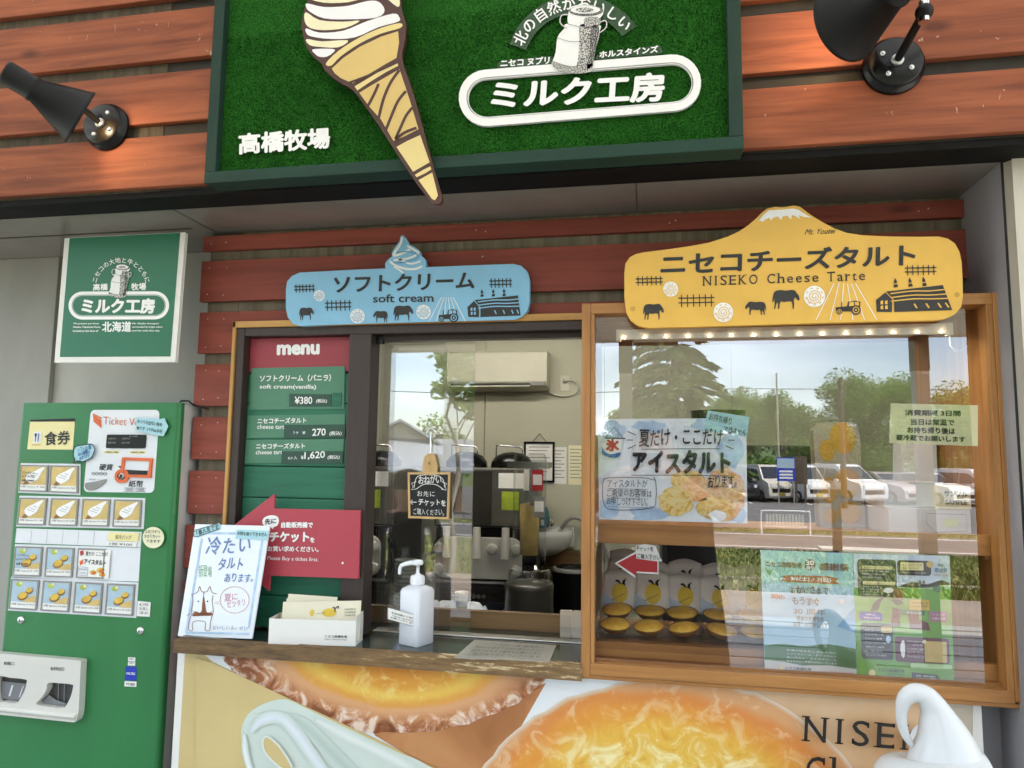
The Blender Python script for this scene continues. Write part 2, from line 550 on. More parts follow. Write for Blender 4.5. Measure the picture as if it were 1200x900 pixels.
wood('case_inner', '#8a5a2e', '#a87542', 'x', knots=False, rough=.4)
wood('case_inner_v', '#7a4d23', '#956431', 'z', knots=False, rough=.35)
paint('frame_brown', '#3a2d29', .5, amt=.15, scale=10, stretch=(8, 8, 1))
wood('nosing_wood', '#6b4f30', '#8f7048', 'x', knots=False, rough=.7)
paint('counter_top', '#2f3a36', .12, amt=.2, scale=4, spec=.7)
glass('pane_glass', .19)
glass('case_glass', .24)
glass('clear_glass', .012)
glass('acrylic', .03)
paint('white_paint', '#e6e4df', .4, amt=.04)
paint('white_gloss', '#ecebe8', .2, amt=.03)
paint('cut_white', '#f3f2f1', .45, amt=.04, scale=12)
paint('off_white', '#ddd8cc', .5, amt=.06)
paint('black_ink', '#1a1918', .6, amt=.1)
paint('dark_ink', '#2f2d2c', .55, amt=.1)
paint('red_ink', '#b5282f', .6, amt=.1)
paint('blue_ink', '#2a5a9c', .6, amt=.1)
paint('metal', '#b9b9b6', .3, metal=1, amt=.06, scale=12, stretch=(1, 1, 8))
paint('chrome', '#d8d8d8', .12, metal=1, amt=.03)
paint('black_metal', '#101011', .5, amt=.25, scale=18, spec=.28)
paint('black_gloss', '#0b0b0b', .24, amt=.2, spec=.35)
paint('grey_plastic', '#8a8884', .4, amt=.06)
paint('steel_dark', '#55534e', .35, metal=.6, amt=.12, scale=6)
# ================================================================ ground
def sheet(name, pts, z, m, label=None, kind='structure', cuts=0):
    b = MB(); b.add([(x, y, z if not callable(z) else z(x, y)) for x, y in pts], [tuple(range(len(pts)))], m)
    return b.build(name, kind=kind)

m, nt, b = base('concrete', '#a8a49b', .8)
vary(nt, b, '#a8a49b', .18, 2.2, bump=.3, bscale=40)
m, nt, b = base('asphalt_grey', '#6b6a68', .85)
vary(nt, b, '#6f6b66', .22, .8, bump=.3, bscale=60)
m, nt, b = base('soil_green', '#57602f', .95)
vary(nt, b, '#5f6a34', .35, 1.2, bump=.4)
m, nt, b = base('stone_path', '#b0a592', .85)
vary(nt, b, '#9a8a7a', .22, 1.6, bump=.3, bscale=30)
paint('deck_white', '#a8a49d', .6, amt=.12, scale=3)
paint('line_white', '#d8d6d0', .7, amt=.15, scale=6)

LOT = -.45
def gz(y):
    return 0 if y > -5.2 else (LOT if y < -10.5 else LOT * ((-5.2 - y) / 5.3))
gb = MB()
ys = [60, 8, 1.0, -1.2, -5.2, -6.5, -8, -9.3, -10.5, -20, -60, -160, -420]
xs = [-400, -60, -20, -6, 0, 6, 20, 60, 400]
gv = [(x, y, gz(y) - .012) for y in ys for x in xs]
gf = [(j * 9 + i, j * 9 + i + 1, (j + 1) * 9 + i + 1, (j + 1) * 9 + i) for j in range(len(ys) - 1) for i in range(8)]
gb.add(gv, gf, 'soil_green')
gb.build('ground', kind='structure')
def strip(name, y0, y1, m, x0=-60, x1=60, dz=0.0, n=6):
    b = MB(); yy = sorted(set([y0, y1] + [y for y in ys if min(y0, y1) < y < max(y0, y1)]), reverse=True)
    vv = [(x, y, gz(y) + dz) for y in yy for x in (x0, x1)]
    b.add(vv, [(2 * i, 2 * i + 1, 2 * i + 3, 2 * i + 2) for i in range(len(yy) - 1)], m)
    return b.build(name, kind='structure')
strip('pavement', 2.6, -1.7, 'concrete')
strip('path', -3.55, -5.2, 'stone_path')
strip('gravel_path', -6.9, -7.6, 'stone_path')
strip('road', -13.2, -17.2, 'asphalt_grey')
strip('parking_lot', -18.4, -44, 'asphalt_grey')
# white road edge lines and the pale edge strip of the pavement with its drain joints
lb = MB()
for y0, y1 in ((-13.7, -13.85), (-16.6, -16.75)):
    lb.add([(-60, y0, LOT + .004), (60, y0, LOT + .004), (60, y1, LOT + .004), (-60, y1, LOT + .004)], [(0, 1, 2, 3)], 'line_white')
for i in range(13):
    x = -16 + i * 2.6
    lb.add([(x, -31.2, LOT + .004), (x + .12, -31.2, LOT + .004), (x + .12, -36.2, LOT + .004), (x, -36.2, LOT + .004)], [(0, 1, 2, 3)], 'line_white')
lb.build('road_marking', kind='structure')
db = MB()
y = -1.7
for i, wdt in enumerate((.42, .36, .30, .26, .22, .18)):
    db.box((-12, y - wdt, 0), (12, y, .03), 'deck_white'); y -= wdt + .045
db.build('pavement_edge', kind='structure')

# grass: short blades over the soil between the paths
paint('grass_blade', '#6c7a34', .8, amt=.35, scale=1.5)
paint('grass_dry', '#a29a5c', .8, amt=.3, scale=1.5)
g = MB(); rg = random.Random(5)
for (ya, yb, n) in ((-5.2, -6.9, 16000), (-7.6, -13.2, 26000), (-17.2, -18.4, 1600)):
    for i in range(n):
        x = rg.uniform(-9, 10); yy = rg.uniform(yb, ya); h = rg.uniform(.03, .09); a = rg.uniform(0, 6.28); ww = rg.uniform(.012, .03)
        z = gz(yy); dx, dy = math.cos(a) * ww, math.sin(a) * ww
        g.add([(x - dx, yy - dy, z - .01), (x + dx, yy + dy, z - .01), (x + rg.uniform(-.06, .06), yy + rg.uniform(-.06, .06), z + h)], [(0, 1, 2)], 'grass_blade' if rg.random() < .62 else 'grass_dry')
tag(g.build('grass', kind='stuff'), 'short sunlit grass beside the path across from the shop, seen in the case glass', 'grass')

# ================================================================ the shop building
YW, YF = 1.94, 1.63            # window wall and fascia (front of the boards)
shop = thing('shop_building', 'shop front clad in dark red wooden boards around a serving window', 'building', (0, 2.0, 0))
def part(mb, name, bevel=0, parent=None, **k):
    return mb.build(name, parent or shop, world=True, bevel=bevel, **k)

# fascia boards: 0.143 m boards with 0.037 m gaps
b = MB()
for i in range(6):
    z0 = 2.209 + i * .1785
    b.box((-2.9, YF, z0), (2.6, YF + .02, z0 + .1415), 'red_board')
part(b, 'fascia_boards', .0025)
b = MB()
b.box((-2.9, YF + .022, 2.2), (-1.285, YF + .03, 3.3), 'gap_fascia')
b.box((-1.285, YF + .024, 2.2), (2.6, YF + .032, 3.3), 'gap_dark')
b.box((-2.9, YF + .034, 2.19), (2.6, YF + .3, 3.3), 'gap_dark')
part(b, 'fascia_backing')
b = MB()
b.box((-2.9, 1.648, 2.186), (2.6, 1.745, 2.204), 'beam_black')
part(b, 'beam', .003)
b = MB()
b.box((-2.9, 1.745, 2.187), (.803, 2.5, 2.2), 'soffit_metal')
b.box((-2.9, 1.9, 2.1855), (-1.36, 1.906, 2.187), 'gap_dark')
for x in (-1.31, -.02): b.box((x, 1.745, 2.1862), (x + .003, 1.94, 2.1875), 'gap_dark')
part(b, 'soffit')
# window wall boards: five short ones left of the window and long ones over it
b = MB()
for i in range(10):
    z1 = 2.172 - (0 if i == 0 else .079 + (i - 1) * .1605)
    z0 = 2.126 if i == 0 else z1 - .127
    if z0 > 1.86:
        xr = .803
    else:
        xr = -1.21
    if z0 < 1.0 and i > 8: continue
    b.box((-1.343 + random.uniform(-.004, .003), YW, z0), (xr, YW + .018, z1), 'red_board_dark')
b.box((-1.2095, YW, 1.8985), (.803, YW + .018, 1.9325), 'red_board_dark')
for i in range(10):
    z1 = 2.172 - (0 if i == 0 else .079 + (i - 1) * .1605)
    z0 = 2.126 if i == 0 else z1 - .127
    for x in (-1.315, -1.262):
        for z in ((z0 + .02, z1 - .02) if i else (z0 + .025,)):
            b.lathe([(0.0001, -.0015), (.0022, -.001), (.0024, 0)], (x + random.uniform(-.006, .006), YW, z + random.uniform(-.004, .004)), 'metal', 8, (0, 1, 0))
    if z0 > 1.86:
        for x in (-.46, .08, .33, .7):
            for z in (z0 + .02, z1 - .02):
                b.lathe([(0.0001, -.0015), (.0022, -.001), (.0024, 0)], (x + random.uniform(-.02, .02), YW, z), 'metal', 8, (0, 1, 0))
part(b, 'wall_boards', .0015)
b = MB()
b.box((-1.33, YW + .02, .05), (-1.225, YW + .03, 2.18), 'gap_wood')
b.box((-1.225, YW + .022, 1.885), (.803, YW + .032, 2.186), 'gap_wood')
part(b, 'wall_backing')
# the wall core: what closes the building around the opening
b = MB()
b.box((-1.335, YW + .034, 0), (-1.19, 2.14, 2.6), 'gap_dark')
b.box((-1.19, YW + .034, 1.88), (.83, 2.14, 2.6), 'gap_dark')
b.box((-1.19, 1.92, 0), (.83, 2.06, .97), 'grey_panel')
part(b, 'wall_core')
# grey recess on the left behind the ticket machine
b = MB()
b.box((-2.9, 2.12, 0), (-2.03, 2.16, 2.187), 'grey_panel')
b.box((-2.9, 2.14, 0), (-1.33, 2.18, 2.187), 'grey_panel_light')
part(b, 'recess_wall', .002)
# right: grey reveal, gasket and white corner column
b = MB()
b.box((.803, 1.748, 0), (.812, 2.0, 2.187), 'grey_reveal')
part(b, 'reveal_panel')
b = MB()
b.box((.8032, 1.744, 0), (.8072, 1.7475, 2.186), 'rubber_black')
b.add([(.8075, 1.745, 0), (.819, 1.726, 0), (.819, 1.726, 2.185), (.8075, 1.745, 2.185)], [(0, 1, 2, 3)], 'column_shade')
part(b, 'gasket')
b = MB()
b.slab([(.8192, 0), (1.3, 0), (1.3, 2.185), (.8192, 2.185)], 1.725, 1.95, 'column_white')
part(b, 'corner_column', .003)
b = MB()
b.box((.74, 1.90, 0), (.803, 1.918, .965), 'grey_reveal')
part(b, 'lower_wall')

# serving window frame: light outer trim, brown inner frame, jamb
b = MB()
b.box((-1.213, 1.915, 1.005), (-1.203, 1.96, 1.897), 'trim_wood_v')
b.box((-1.213, 1.915, 1.878), (-.158, 1.96, 1.8972), 'trim_wood')
part(b, 'window_trim', .0015)
b = MB()
b.box((-1.203, 1.922, 1.005), (-1.177, 1.985, 1.878), 'frame_brown')
b.box((-1.177, 1.923, 1.852), (-.158, 1.984, 1.878), 'frame_brown')
b.box((-.842, 1.921, 1.005), (-.775, 1.99, 1.852), 'frame_brown')
part(b, 'window_frame', .002)
b = MB()
b.box((-.775, 1.962, 1.838), (-.158, 1.967, 1.8515), 'frame_brown')
b.box((-.775, 1.99, 1.845), (-.158, 2.04, 1.852), 'metal')
b.box((-.775, 1.955, 1.83), (-.755, 1.975, 1.852), 'black_gloss')
part(b, 'sliding_rail')
for (x0, x1, yy) in ((-.775, -.487, 2.006), (-.775, -.585, 2.028)):
    b = MB()
    b.pane((x0, yy, 1.006), (x1, yy + .005, 1.845), 'pane_glass')
    part(b, 'sliding_pane')
# counter: dark glossy top with a worn wooden nosing
m, nt, bb = base('worn_nosing', '#7a5a38', .7)
tc = N(nt, 'ShaderNodeTexCoord'); mp = N(nt, 'ShaderNodeMapping'); mp.inputs['Scale'].default_value = (5, 20, 34)
nt.links.new(tc.outputs['Object'], mp.inputs['Vector'])
n1 = N(nt, 'ShaderNodeTexNoise', Scale=2.2, Detail=9.0, Roughness=.7); nt.links.new(mp.outputs['Vector'], n1.inputs['Vector'])
sx = N(nt, 'ShaderNodeSeparateXYZ'); nt.links.new(tc.outputs['Object'], sx.inputs[0])
mr = N(nt, 'ShaderNodeMapRange'); mr.inputs['From Min'].default_value = -1.1; mr.inputs['From Max'].default_value = -.45
mr.inputs['To Min'].default_value = -.10; mr.inputs['To Max'].default_value = .06
nt.links.new(sx.outputs['X'], mr.inputs['Value'])
ad = N(nt, 'ShaderNodeMath', operation='ADD'); nt.links.new(n1.outputs['Fac'], ad.inputs[0]); nt.links.new(mr.outputs['Result'], ad.inputs[1])
rp = N(nt, 'ShaderNodeValToRGB')
e = rp.color_ramp.elements
e[0].position = .3; e[0].color = (*lin('#54402a'), 1)
e[1].position = .56; e[1].color = (*lin('#7f6340'), 1)
q = e.new(.605); q.color = (*lin('#8a6c47'), 1)
q = e.new(.64); q.color = (*lin('#c4b089'), 1)
nt.links.new(ad.outputs[0], rp.inputs['Fac']); nt.links.new(rp.outputs['Color'], bb.inputs['Base Color'])
bp = N(nt, 'ShaderNodeBump', Strength=.5, Distance=.002); nt.links.new(n1.outputs['Fac'], bp.inputs['Height']); nt.links.new(bp.outputs['Normal'], bb.inputs['Normal'])
b = MB()
b.box((-1.262, 1.818, .972), (-.16, 2.115, .9995), 'counter_top')
part(b, 'counter_top')
b = MB()
b.slab(smooth_closed([(-1.262, .966), (-1.258, .9985), (-1.25, 1.0), (-.16, 1.0), (-.158, .9985), (-.158, .966)], 1), 1.796, 1.8175, 'worn_nosing')
part(b, 'counter_nosing', .004)
b = MB()
b.box((-1.19, 2.118, .96), (-.16, 2.14, 1.048), 'nosing_wood')
b.box((-.775, 2.0, .9998), (-.16, 2.04, 1.0035), 'metal')
part(b, 'inner_sill', .003)

# kitchen behind the window
paint('kitchen_wall', '#b6b4a0', .6, amt=.04, scale=1.2)
paint('kitchen_floor', '#7b7f80', .5, amt=.1, scale=2)
paint('kitchen_ceiling', '#c9c7bd', .7, amt=.04)
b = MB()
for (x0, x1) in ((-4.2, -2.12), (-2.115, -1.205), (-1.2, -.3), (-.295, .61), (.615, 2.6)):
    b.box((x0, 5.3, 0), (x1, 5.33, 2.75), 'kitchen_wall')
b.box((-4.2, 5.335, 0), (2.6, 5.4, 2.75), 'gap_dark')
b.box((-4.25, 2.16, 0), (-4.2, 5.4, 2.75), 'kitchen_wall')
b.box((2.6, 2.16, 0), (2.65, 5.4, 2.75), 'kitchen_wall')
b.box((-4.25, 2.181, 0), (-1.34, 2.2, 2.75), 'kitchen_wall')
b.box((.83, 2.12, 0), (2.65, 2.16, 2.75), 'kitchen_wall')
part(b, 'kitchen_wall')
b = MB(); b.box((-4.2, 2.1, .002), (2.6, 5.35, .02), 'kitchen_floor'); part(b, 'kitchen_floor')
b = MB(); b.box((-4.25, 2.0, 2.75), (2.65, 5.4, 2.8), 'kitchen_ceiling'); part(b, 'kitchen_ceiling')
# outer shell so that no daylight leaks in from above or from the sides
b = MB()
b.box((-4.4, 1.95, 3.3), (2.8, 6.0, 3.4), 'gap_dark')
b.box((-4.4, 5.45, 0), (2.8, 5.6, 3.3), 'grey_panel')
b.box((-4.4, 2.25, 0), (-4.3, 5.45, 3.3), 'grey_panel')
b.box((2.7, 1.96, 0), (2.8, 5.45, 3.3), 'grey_panel')
b.box((1.31, 1.72, 0), (2.7, 1.95, 2.185), 'grey_panel')
b.box((-4.3, 2.21, 2.2), (-2.9, 2.25, 3.3), 'grey_panel')
part(b, 'outer_wall')
m = bpy.data.materials.new('porch_sheet'); m.use_nodes = True; nt = m.node_tree; nt.nodes.clear(); MATS['porch_sheet'] = m
o_ = N(nt, 'ShaderNodeOutputMaterial'); mx_ = N(nt, 'ShaderNodeMixShader'); mx_.inputs['Fac'].default_value = .55; d_ = N(nt, 'ShaderNodeBsdfDiffuse'); d_.inputs['Color'].default_value = (.8, .8, .78, 1); t_ = N(nt, 'ShaderNodeBsdfTranslucent'); t_.inputs['Color'].default_value = (.8, .8, .78, 1)
nt.links.new(d_.outputs[0], mx_.inputs[1]); nt.links.new(t_.outputs[0], mx_.inputs[2]); nt.links.new(mx_.outputs[0], o_.inputs['Surface'])
# porch over the pavement, its sheets made translucent to light the shop front
paint('porch_board', '#d2cdc0', .6, amt=.12, scale=3, stretch=(1, 8, 1))
b = MB()
for i in range(15):
    b.box((-5.5, -2.15 + i * .26, 3.05), (5.5, -2.15 + i * .26 + .25, 3.056), 'porch_sheet')
for i in range(9): b.box((-5.5 + i * 1.36, -2.2, 2.98), (-5.42 + i * 1.36, 1.6, 3.049), 'porch_board')
part(b, 'porch_roof')
b = MB(); b.box((-5.5, -2.3, 2.47), (5.5, -2.16, 3.05), 'porch_board'); part(b, 'porch_beam', .005)
for x in (-.155, 2.065, -4.4, 5.0):
    b = MB()
    b.box((x - .05, -2.28, 0), (x + .05, -2.18, 2.2), 'grey_panel')
    b.box((x - .055, -2.285, 2.2), (x + .055, -2.175, 2.47), 'beam_black')
    part(b, 'porch_post', .004)
# ================================================================ the big turf sign
m, nt, b = base('turf', '#2c6a1c', .95, spec=.1)
tc = N(nt, 'ShaderNodeTexCoord')
n1 = N(nt, 'ShaderNodeTexNoise', Scale=330.0, Detail=3.0); n2 = N(nt, 'ShaderNodeTexNoise', Scale=9.0, Detail=4.0)
nt.links.new(tc.outputs['Object'], n1.inputs['Vector']); nt.links.new(tc.outputs['Object'], n2.inputs['Vector'])
rp = N(nt, 'ShaderNodeValToRGB'); e = rp.color_ramp.elements
e[0].position = .32; e[0].color = (*lin('#0c3210'), 1); e[1].position = .72; e[1].color = (*lin('#357a28'), 1)
nt.links.new(n1.outputs['Fac'], rp.inputs['Fac'])
hs = N(nt, 'ShaderNodeHueSaturation'); mr = N(nt, 'ShaderNodeMapRange'); mr.inputs['To Min'].default_value = .7; mr.inputs['To Max'].default_value = 1.3
nt.links.new(n2.outputs['Fac'], mr.inputs['Value']); nt.links.new(mr.outputs['Result'], hs.inputs['Value']); nt.links.new(rp.outputs['Color'], hs.inputs['Color'])
nt.links.new(hs.outputs['Color'], b.inputs['Base Color'])
bp = N(nt, 'ShaderNodeBump', Strength=.9, Distance=.004); nt.links.new(n1.outputs['Fac'], bp.inputs['Height']); nt.links.new(bp.outputs['Normal'], b.inputs['Normal'])
wood('frame_green', '#0a2a1e', '#11392b', 'x', knots=False, rough=.72, grain=.7)
wood('frame_green_v', '#0a2a1e', '#11392b', 'z', knots=False, rough=.72, grain=.7)
paint('cone_tan', '#d9b96f', .42, amt=.06, scale=5)
paint('cone_tan_light', '#e6cf8a', .42, amt=.05, scale=5)
paint('cream_white', '#f1eff0', .42, amt=.03)
paint('cream_yellow', '#efe6bf', .42, amt=.03)
paint('outline_brown', '#4b2a20', .5, amt=.08)

YS = 1.57
big = thing('turf_sign', 'large green artificial turf sign with a giant ice cream cone on the fascia', 'sign', (-.44, YS, 2.185))
L = tuple(big.location)
x0, x1, z0, z1 = -1.097, .217, 2.183, 2.86
fw_ = .030
b = MB()
for (a, c, mm) in (((x0, YS, z0), (x1, YF - .001, z0 + fw_), 'frame_green'), ((x0, YS, z1 - fw_), (x1, YF - .001, z1), 'frame_green'),
                   ((x0, YS + .0005, z0 + fw_), (x0 + fw_, YF - .001, z1 - fw_), 'frame_green_v'), ((x1 - fw_, YS + .0005, z0 + fw_), (x1, YF - .001, z1 - fw_), 'frame_green_v')):
    b.box(a, c, mm)
b.build('frame', big, world=True, bevel=.002)
b = MB(); b.box((x0 + fw_, YS + .022, z0 + fw_), (x1 - fw_, YF - .002, z1 - fw_), 'turf')
b.build('turf_panel', big, world=True)
# short artificial blades standing out of the panel so that it does not read as flat paint
b = MB(); rg = random.Random(3)
for i in range(26000):
    x = rg.uniform(x0 + fw_, x1 - fw_); z = rg.uniform(z0 + fw_, z0 + .40); a = rg.uniform(0, 6.28); l = .0022
    dx, dz = math.cos(a) * .0012, math.sin(a) * .0012
    b.add([(x - dx, YS + .022, z - dz), (x + dx, YS + .022, z + dz), (x + rg.uniform(-l, l), YS + .022 - rg.uniform(.003, .007), z + rg.uniform(-l, l) - .001)], [(0, 1, 2)], 'turf')
b.build('turf_pile', big, world=True)

# cone cut-out (chart on its own face)
YC = 1.548
croot_loc = (-.44, YC, 2.185)
A = art(YC, croot_loc)
def c2(p): return (230 + p[0] / 3.6, p[1] / 3.6)
def C2(l): return [c2(p) for p in l]
coneR = Vector(croot_loc) - Vector(L)
b = MB(A)
outl = smooth_closed(C2([(862, 0), (872, 60), (884, 100), (880, 170), (868, 250), (905, 360), (945, 500), (985, 650), (1018, 770), (1036, 828), (1030, 856), (1005, 860), (985, 846),
     (930, 775), (850, 655), (770, 530), (700, 430), (655, 375), (600, 345), (545, 300), (528, 268), (490, 235), (462, 190), (450, 145), (445, 95), (455, 40), (470, 0),
     (455, -60), (500, -130), (570, -190), (640, -260), (700, -330), (735, -400), (775, -330), (800, -250), (838, -180), (868, -90)]), 3)
b.slab(outl, 0, .012, 'outline_brown')
b.build('cone_board', big, loc=coneR)
b = MB(A)
# swirl bands
b.poly(smooth_closed(C2([(470, 15), (540, 30), (640, 25), (720, 5), (770, 8), (795, 45), (760, 75), (640, 82), (540, 78), (480, 50), (463, 28)]), 3), 'cream_white', 1)
b.poly(smooth_closed(C2([(463, 52), (520, 85), (620, 92), (690, 88), (630, 118), (540, 128), (480, 118), (458, 90)]), 3), 'cream_yellow', 1)
b.poly(smooth_closed(C2([(465, 120), (520, 138), (620, 130), (720, 90), (830, 58), (856, 72), (852, 92), (770, 115), (670, 158), (570, 165), (490, 155), (466, 142)]), 3), 'cream_white', 1)
b.poly(smooth_closed(C2([(465, 165), (530, 175), (640, 170), (600, 200), (520, 198), (478, 190)]), 3), 'cream_yellow', 1)
b.poly(smooth_closed(C2([(490, 210), (530, 206), (586, 210), (555, 238), (520, 240), (500, 226)]), 3), 'cream_white', 1)
b.poly(smooth_closed(C2([(470, -10), (540, 12), (640, 10), (720, -10), (790, -12), (850, 30), (858, 0), (838, -60), (760, -30), (640, -10), (540, -20), (490, -40)]), 3), 'cream_yellow', 1)
b.poly(smooth_closed(C2([(490, -60), (560, -30), (700, -40), (830, -80), (815, -130), (700, -90), (560, -90), (520, -110)]), 3), 'cream_white', 1)
b.poly(smooth_closed(C2([(545, -130), (620, -110), (720, -140), (808, -170), (780, -230), (690, -200), (620, -200)]), 3), 'cream_yellow', 1)
b.poly(smooth_closed(C2([(650, -220), (700, -215), (770, -245), (755, -310), (732, -370), (700, -290)]), 3), 'cream_white', 1)
# cone
b.poly(smooth_closed(C2([(547, 268), (600, 215), (690, 158), (780, 118), (860, 98), (862, 118), (780, 142), (690, 184), (610, 238), (570, 277)]), 3), 'cone_tan_light', 1)
b.poly(C2([(572, 290), (620, 245), (690, 198), (780, 155), (852, 132), (856, 180), (845, 245), (800, 270), (730, 312), (660, 352), (610, 330), (585, 310)]), 'cone_tan', 1)
b.poly(C2([(668, 365), (735, 325), (800, 285), (850, 262), (852, 278), (800, 305), (735, 345), (680, 382)]), 'cone_tan_light', 1)
b.poly(C2([(688, 392), (740, 360), (858, 292), (900, 420), (938, 545), (880, 575), (832, 595), (780, 505), (730, 450)]), 'cone_tan', 1)
b.poly(C2([(845, 620), (890, 595), (945, 570), (985, 685), (950, 705), (915, 725)]), 'cone_tan_light', 1)
b.poly(C2([(922, 738), (955, 718), (988, 702), (992, 715), (965, 732), (930, 748)]), 'cone_tan_light', 1)
b.poly(C2([(938, 760), (970, 742), (996, 728), (1020, 825), (1008, 845), (995, 840)]), 'cone_tan_light', 1)
# brown lines
for l in ([(770, 355), (750, 400), (725, 448)], [(858, 296), (820, 350), (790, 420), (770, 500)], [(885, 385), (850, 430), (820, 500), (800, 550)], [(912, 455), (885, 490), (862, 540), (842, 585)],
          [(930, 540), (880, 560), (840, 590)]):
    b.stroke(smooth_open(C2(l), 4), 3.3, 'outline_brown', 2)
for l in ([(640, 352), (730, 318), (852, 262)],):
    b.stroke(smooth_open(C2(l), 4), 2.6, 'outline_brown', 2)
b.build('cone_picture', big, loc=coneR)

# white lettering, slightly raised plates
A = art(YS + .014, (-.44, YS + .014, 2.185))
lr = Vector((-.44, YS + .014, 2.185)) - Vector(L)
b = MB(A)
b.text('高橋牧場', (280, 182), (387.5, 174.4), (280, 157), 'cut_white', 4, .038)
b.build('farm_lettering', big, loc=lr)
def c3(p): return (520 + p[0] / 3.3333, p[1] / 3.3333)
b = MB(A)
def capsule(ca, cb, r, n=14):
    d = math.atan2(cb[1] - ca[1], cb[0] - ca[0]); out = []
    for i in range(n + 1):
        a = d - math.pi / 2 + math.pi * i / n; out.append((cb[0] + r * math.cos(a), cb[1] + r * math.sin(a)))
    for i in range(n + 1):
        a = d + math.pi / 2 + math.pi * i / n; out.append((ca[0] + r * math.cos(a), ca[1] + r * math.sin(a)))
    return out
ca, cb = (571, 115.5), (788.5, 97.8)
b.slabhole(capsule(ca, cb, 33), capsule(ca, cb, 24), -.004, .004, 'cut_white')
b.slabhole(capsule(ca, cb, 22.9), capsule(ca, cb, 22.1), -.003, .004, 'cut_white')
b.build('plaque_rim', big, loc=lr)
b = MB(A)
b.text('ミルク工房', (574.6, 129.5), (778, 119.5), (577, 95), 'cut_white', 5, .042)
b.build('shop_lettering', big, loc=lr)
paint('clear_plate', '#20461c', .25, amt=.1)
b = MB(A)
b.poly([c3(p) for p in smooth_closed([(213, 262), (222, 240), (330, 228), (420, 222), (420, 255), (330, 262), (222, 272)], 3)], 'clear_plate', 1)
b.poly([c3(p) for p in smooth_closed([(603, 215), (720, 195), (835, 178), (850, 190), (845, 210), (720, 222), (606, 234)], 3)], 'clear_plate', 1)
arc = []
cc, R1 = (523, 264), 250
for i in range(25):
    a = rad(-161 + 126 * i / 24)
    arc.append((cc[0] + (R1 + 32) * math.cos(a), cc[1] + (R1 + 32) * math.sin(a) * 1.0))
for i in range(25):
    a = rad(-35 - 126 * i / 24)
    arc.append((cc[0] + (R1 - 38) * math.cos(a), cc[1] + (R1 - 38) * math.sin(a) * 1.0))
b.tess([[c3(p) for p in arc]], 'clear_plate', 1)
b.build('clear_backing', big, loc=lr)
b = MB(A)
b.text('ニセコ ヌプリ', (586.6, 79.5), (644, 75.6), (587, 70.4), 'cut_white', 4, .04)
b.build('breed_lettering', big, loc=lr); b = MB(A)
b.text('ホルスタインズ', (702.4, 68.8), (771.4, 62.2), (702.4, 60.4), 'cut_white', 4, .04)
b.build('breed_lettering', big, loc=lr); b = MB(A)
for i, ch in enumerate('北の自然がおいしい'):
    a = rad(-153 + 110 * i / 8)
    p = c3((cc[0] + R1 * math.cos(a), cc[1] + R1 * math.sin(a)))
    b.glyph_at(ch, p, 16.5, a + math.pi / 2, 'cut_white', 4, .02)
b.build('slogan_lettering', big, loc=lr)

# engraved milk churn, drawn with a stipple of dark dots
m, nt, bb = base('stipple', '#d9d6d0', .5)
tc = N(nt, 'ShaderNodeTexCoord'); ns = N(nt, 'ShaderNodeTexNoise', Scale=420.0, Detail=2.0); nt.links.new(tc.outputs['Object'], ns.inputs['Vector'])
rp = N(nt, 'ShaderNodeValToRGB'); rp.color_ramp.elements[0].position = .45; rp.color_ramp.elements[0].color = (*lin('#3b3936'), 1); rp.color_ramp.elements[1].position = .56; rp.color_ramp.elements[1].color = (*lin('#dedbd5'), 1)
nt.links.new(ns.outputs['Fac'], rp.inputs['Fac']); nt.links.new(rp.outputs['Color'], bb.inputs['Base Color'])
m, nt, bb = base('stipple_dark', '#a09d98', .5)
tc = N(nt, 'ShaderNodeTexCoord'); ns = N(nt, 'ShaderNodeTexNoise', Scale=420.0, Detail=2.0); nt.links.new(tc.outputs['Object'], ns.inputs['Vector'])
rp = N(nt, 'ShaderNodeValToRGB'); rp.color_ramp.elements[0].position = .5; rp.color_ramp.elements[0].color = (*lin('#2b2927'), 1); rp.color_ramp.elements[1].position = .64; rp.color_ramp.elements[1].color = (*lin('#d0cdc8'), 1)
nt.links.new(ns.outputs['Fac'], rp.inputs['Fac']); nt.links.new(rp.outputs['Color'], bb.inputs['Base Color'])
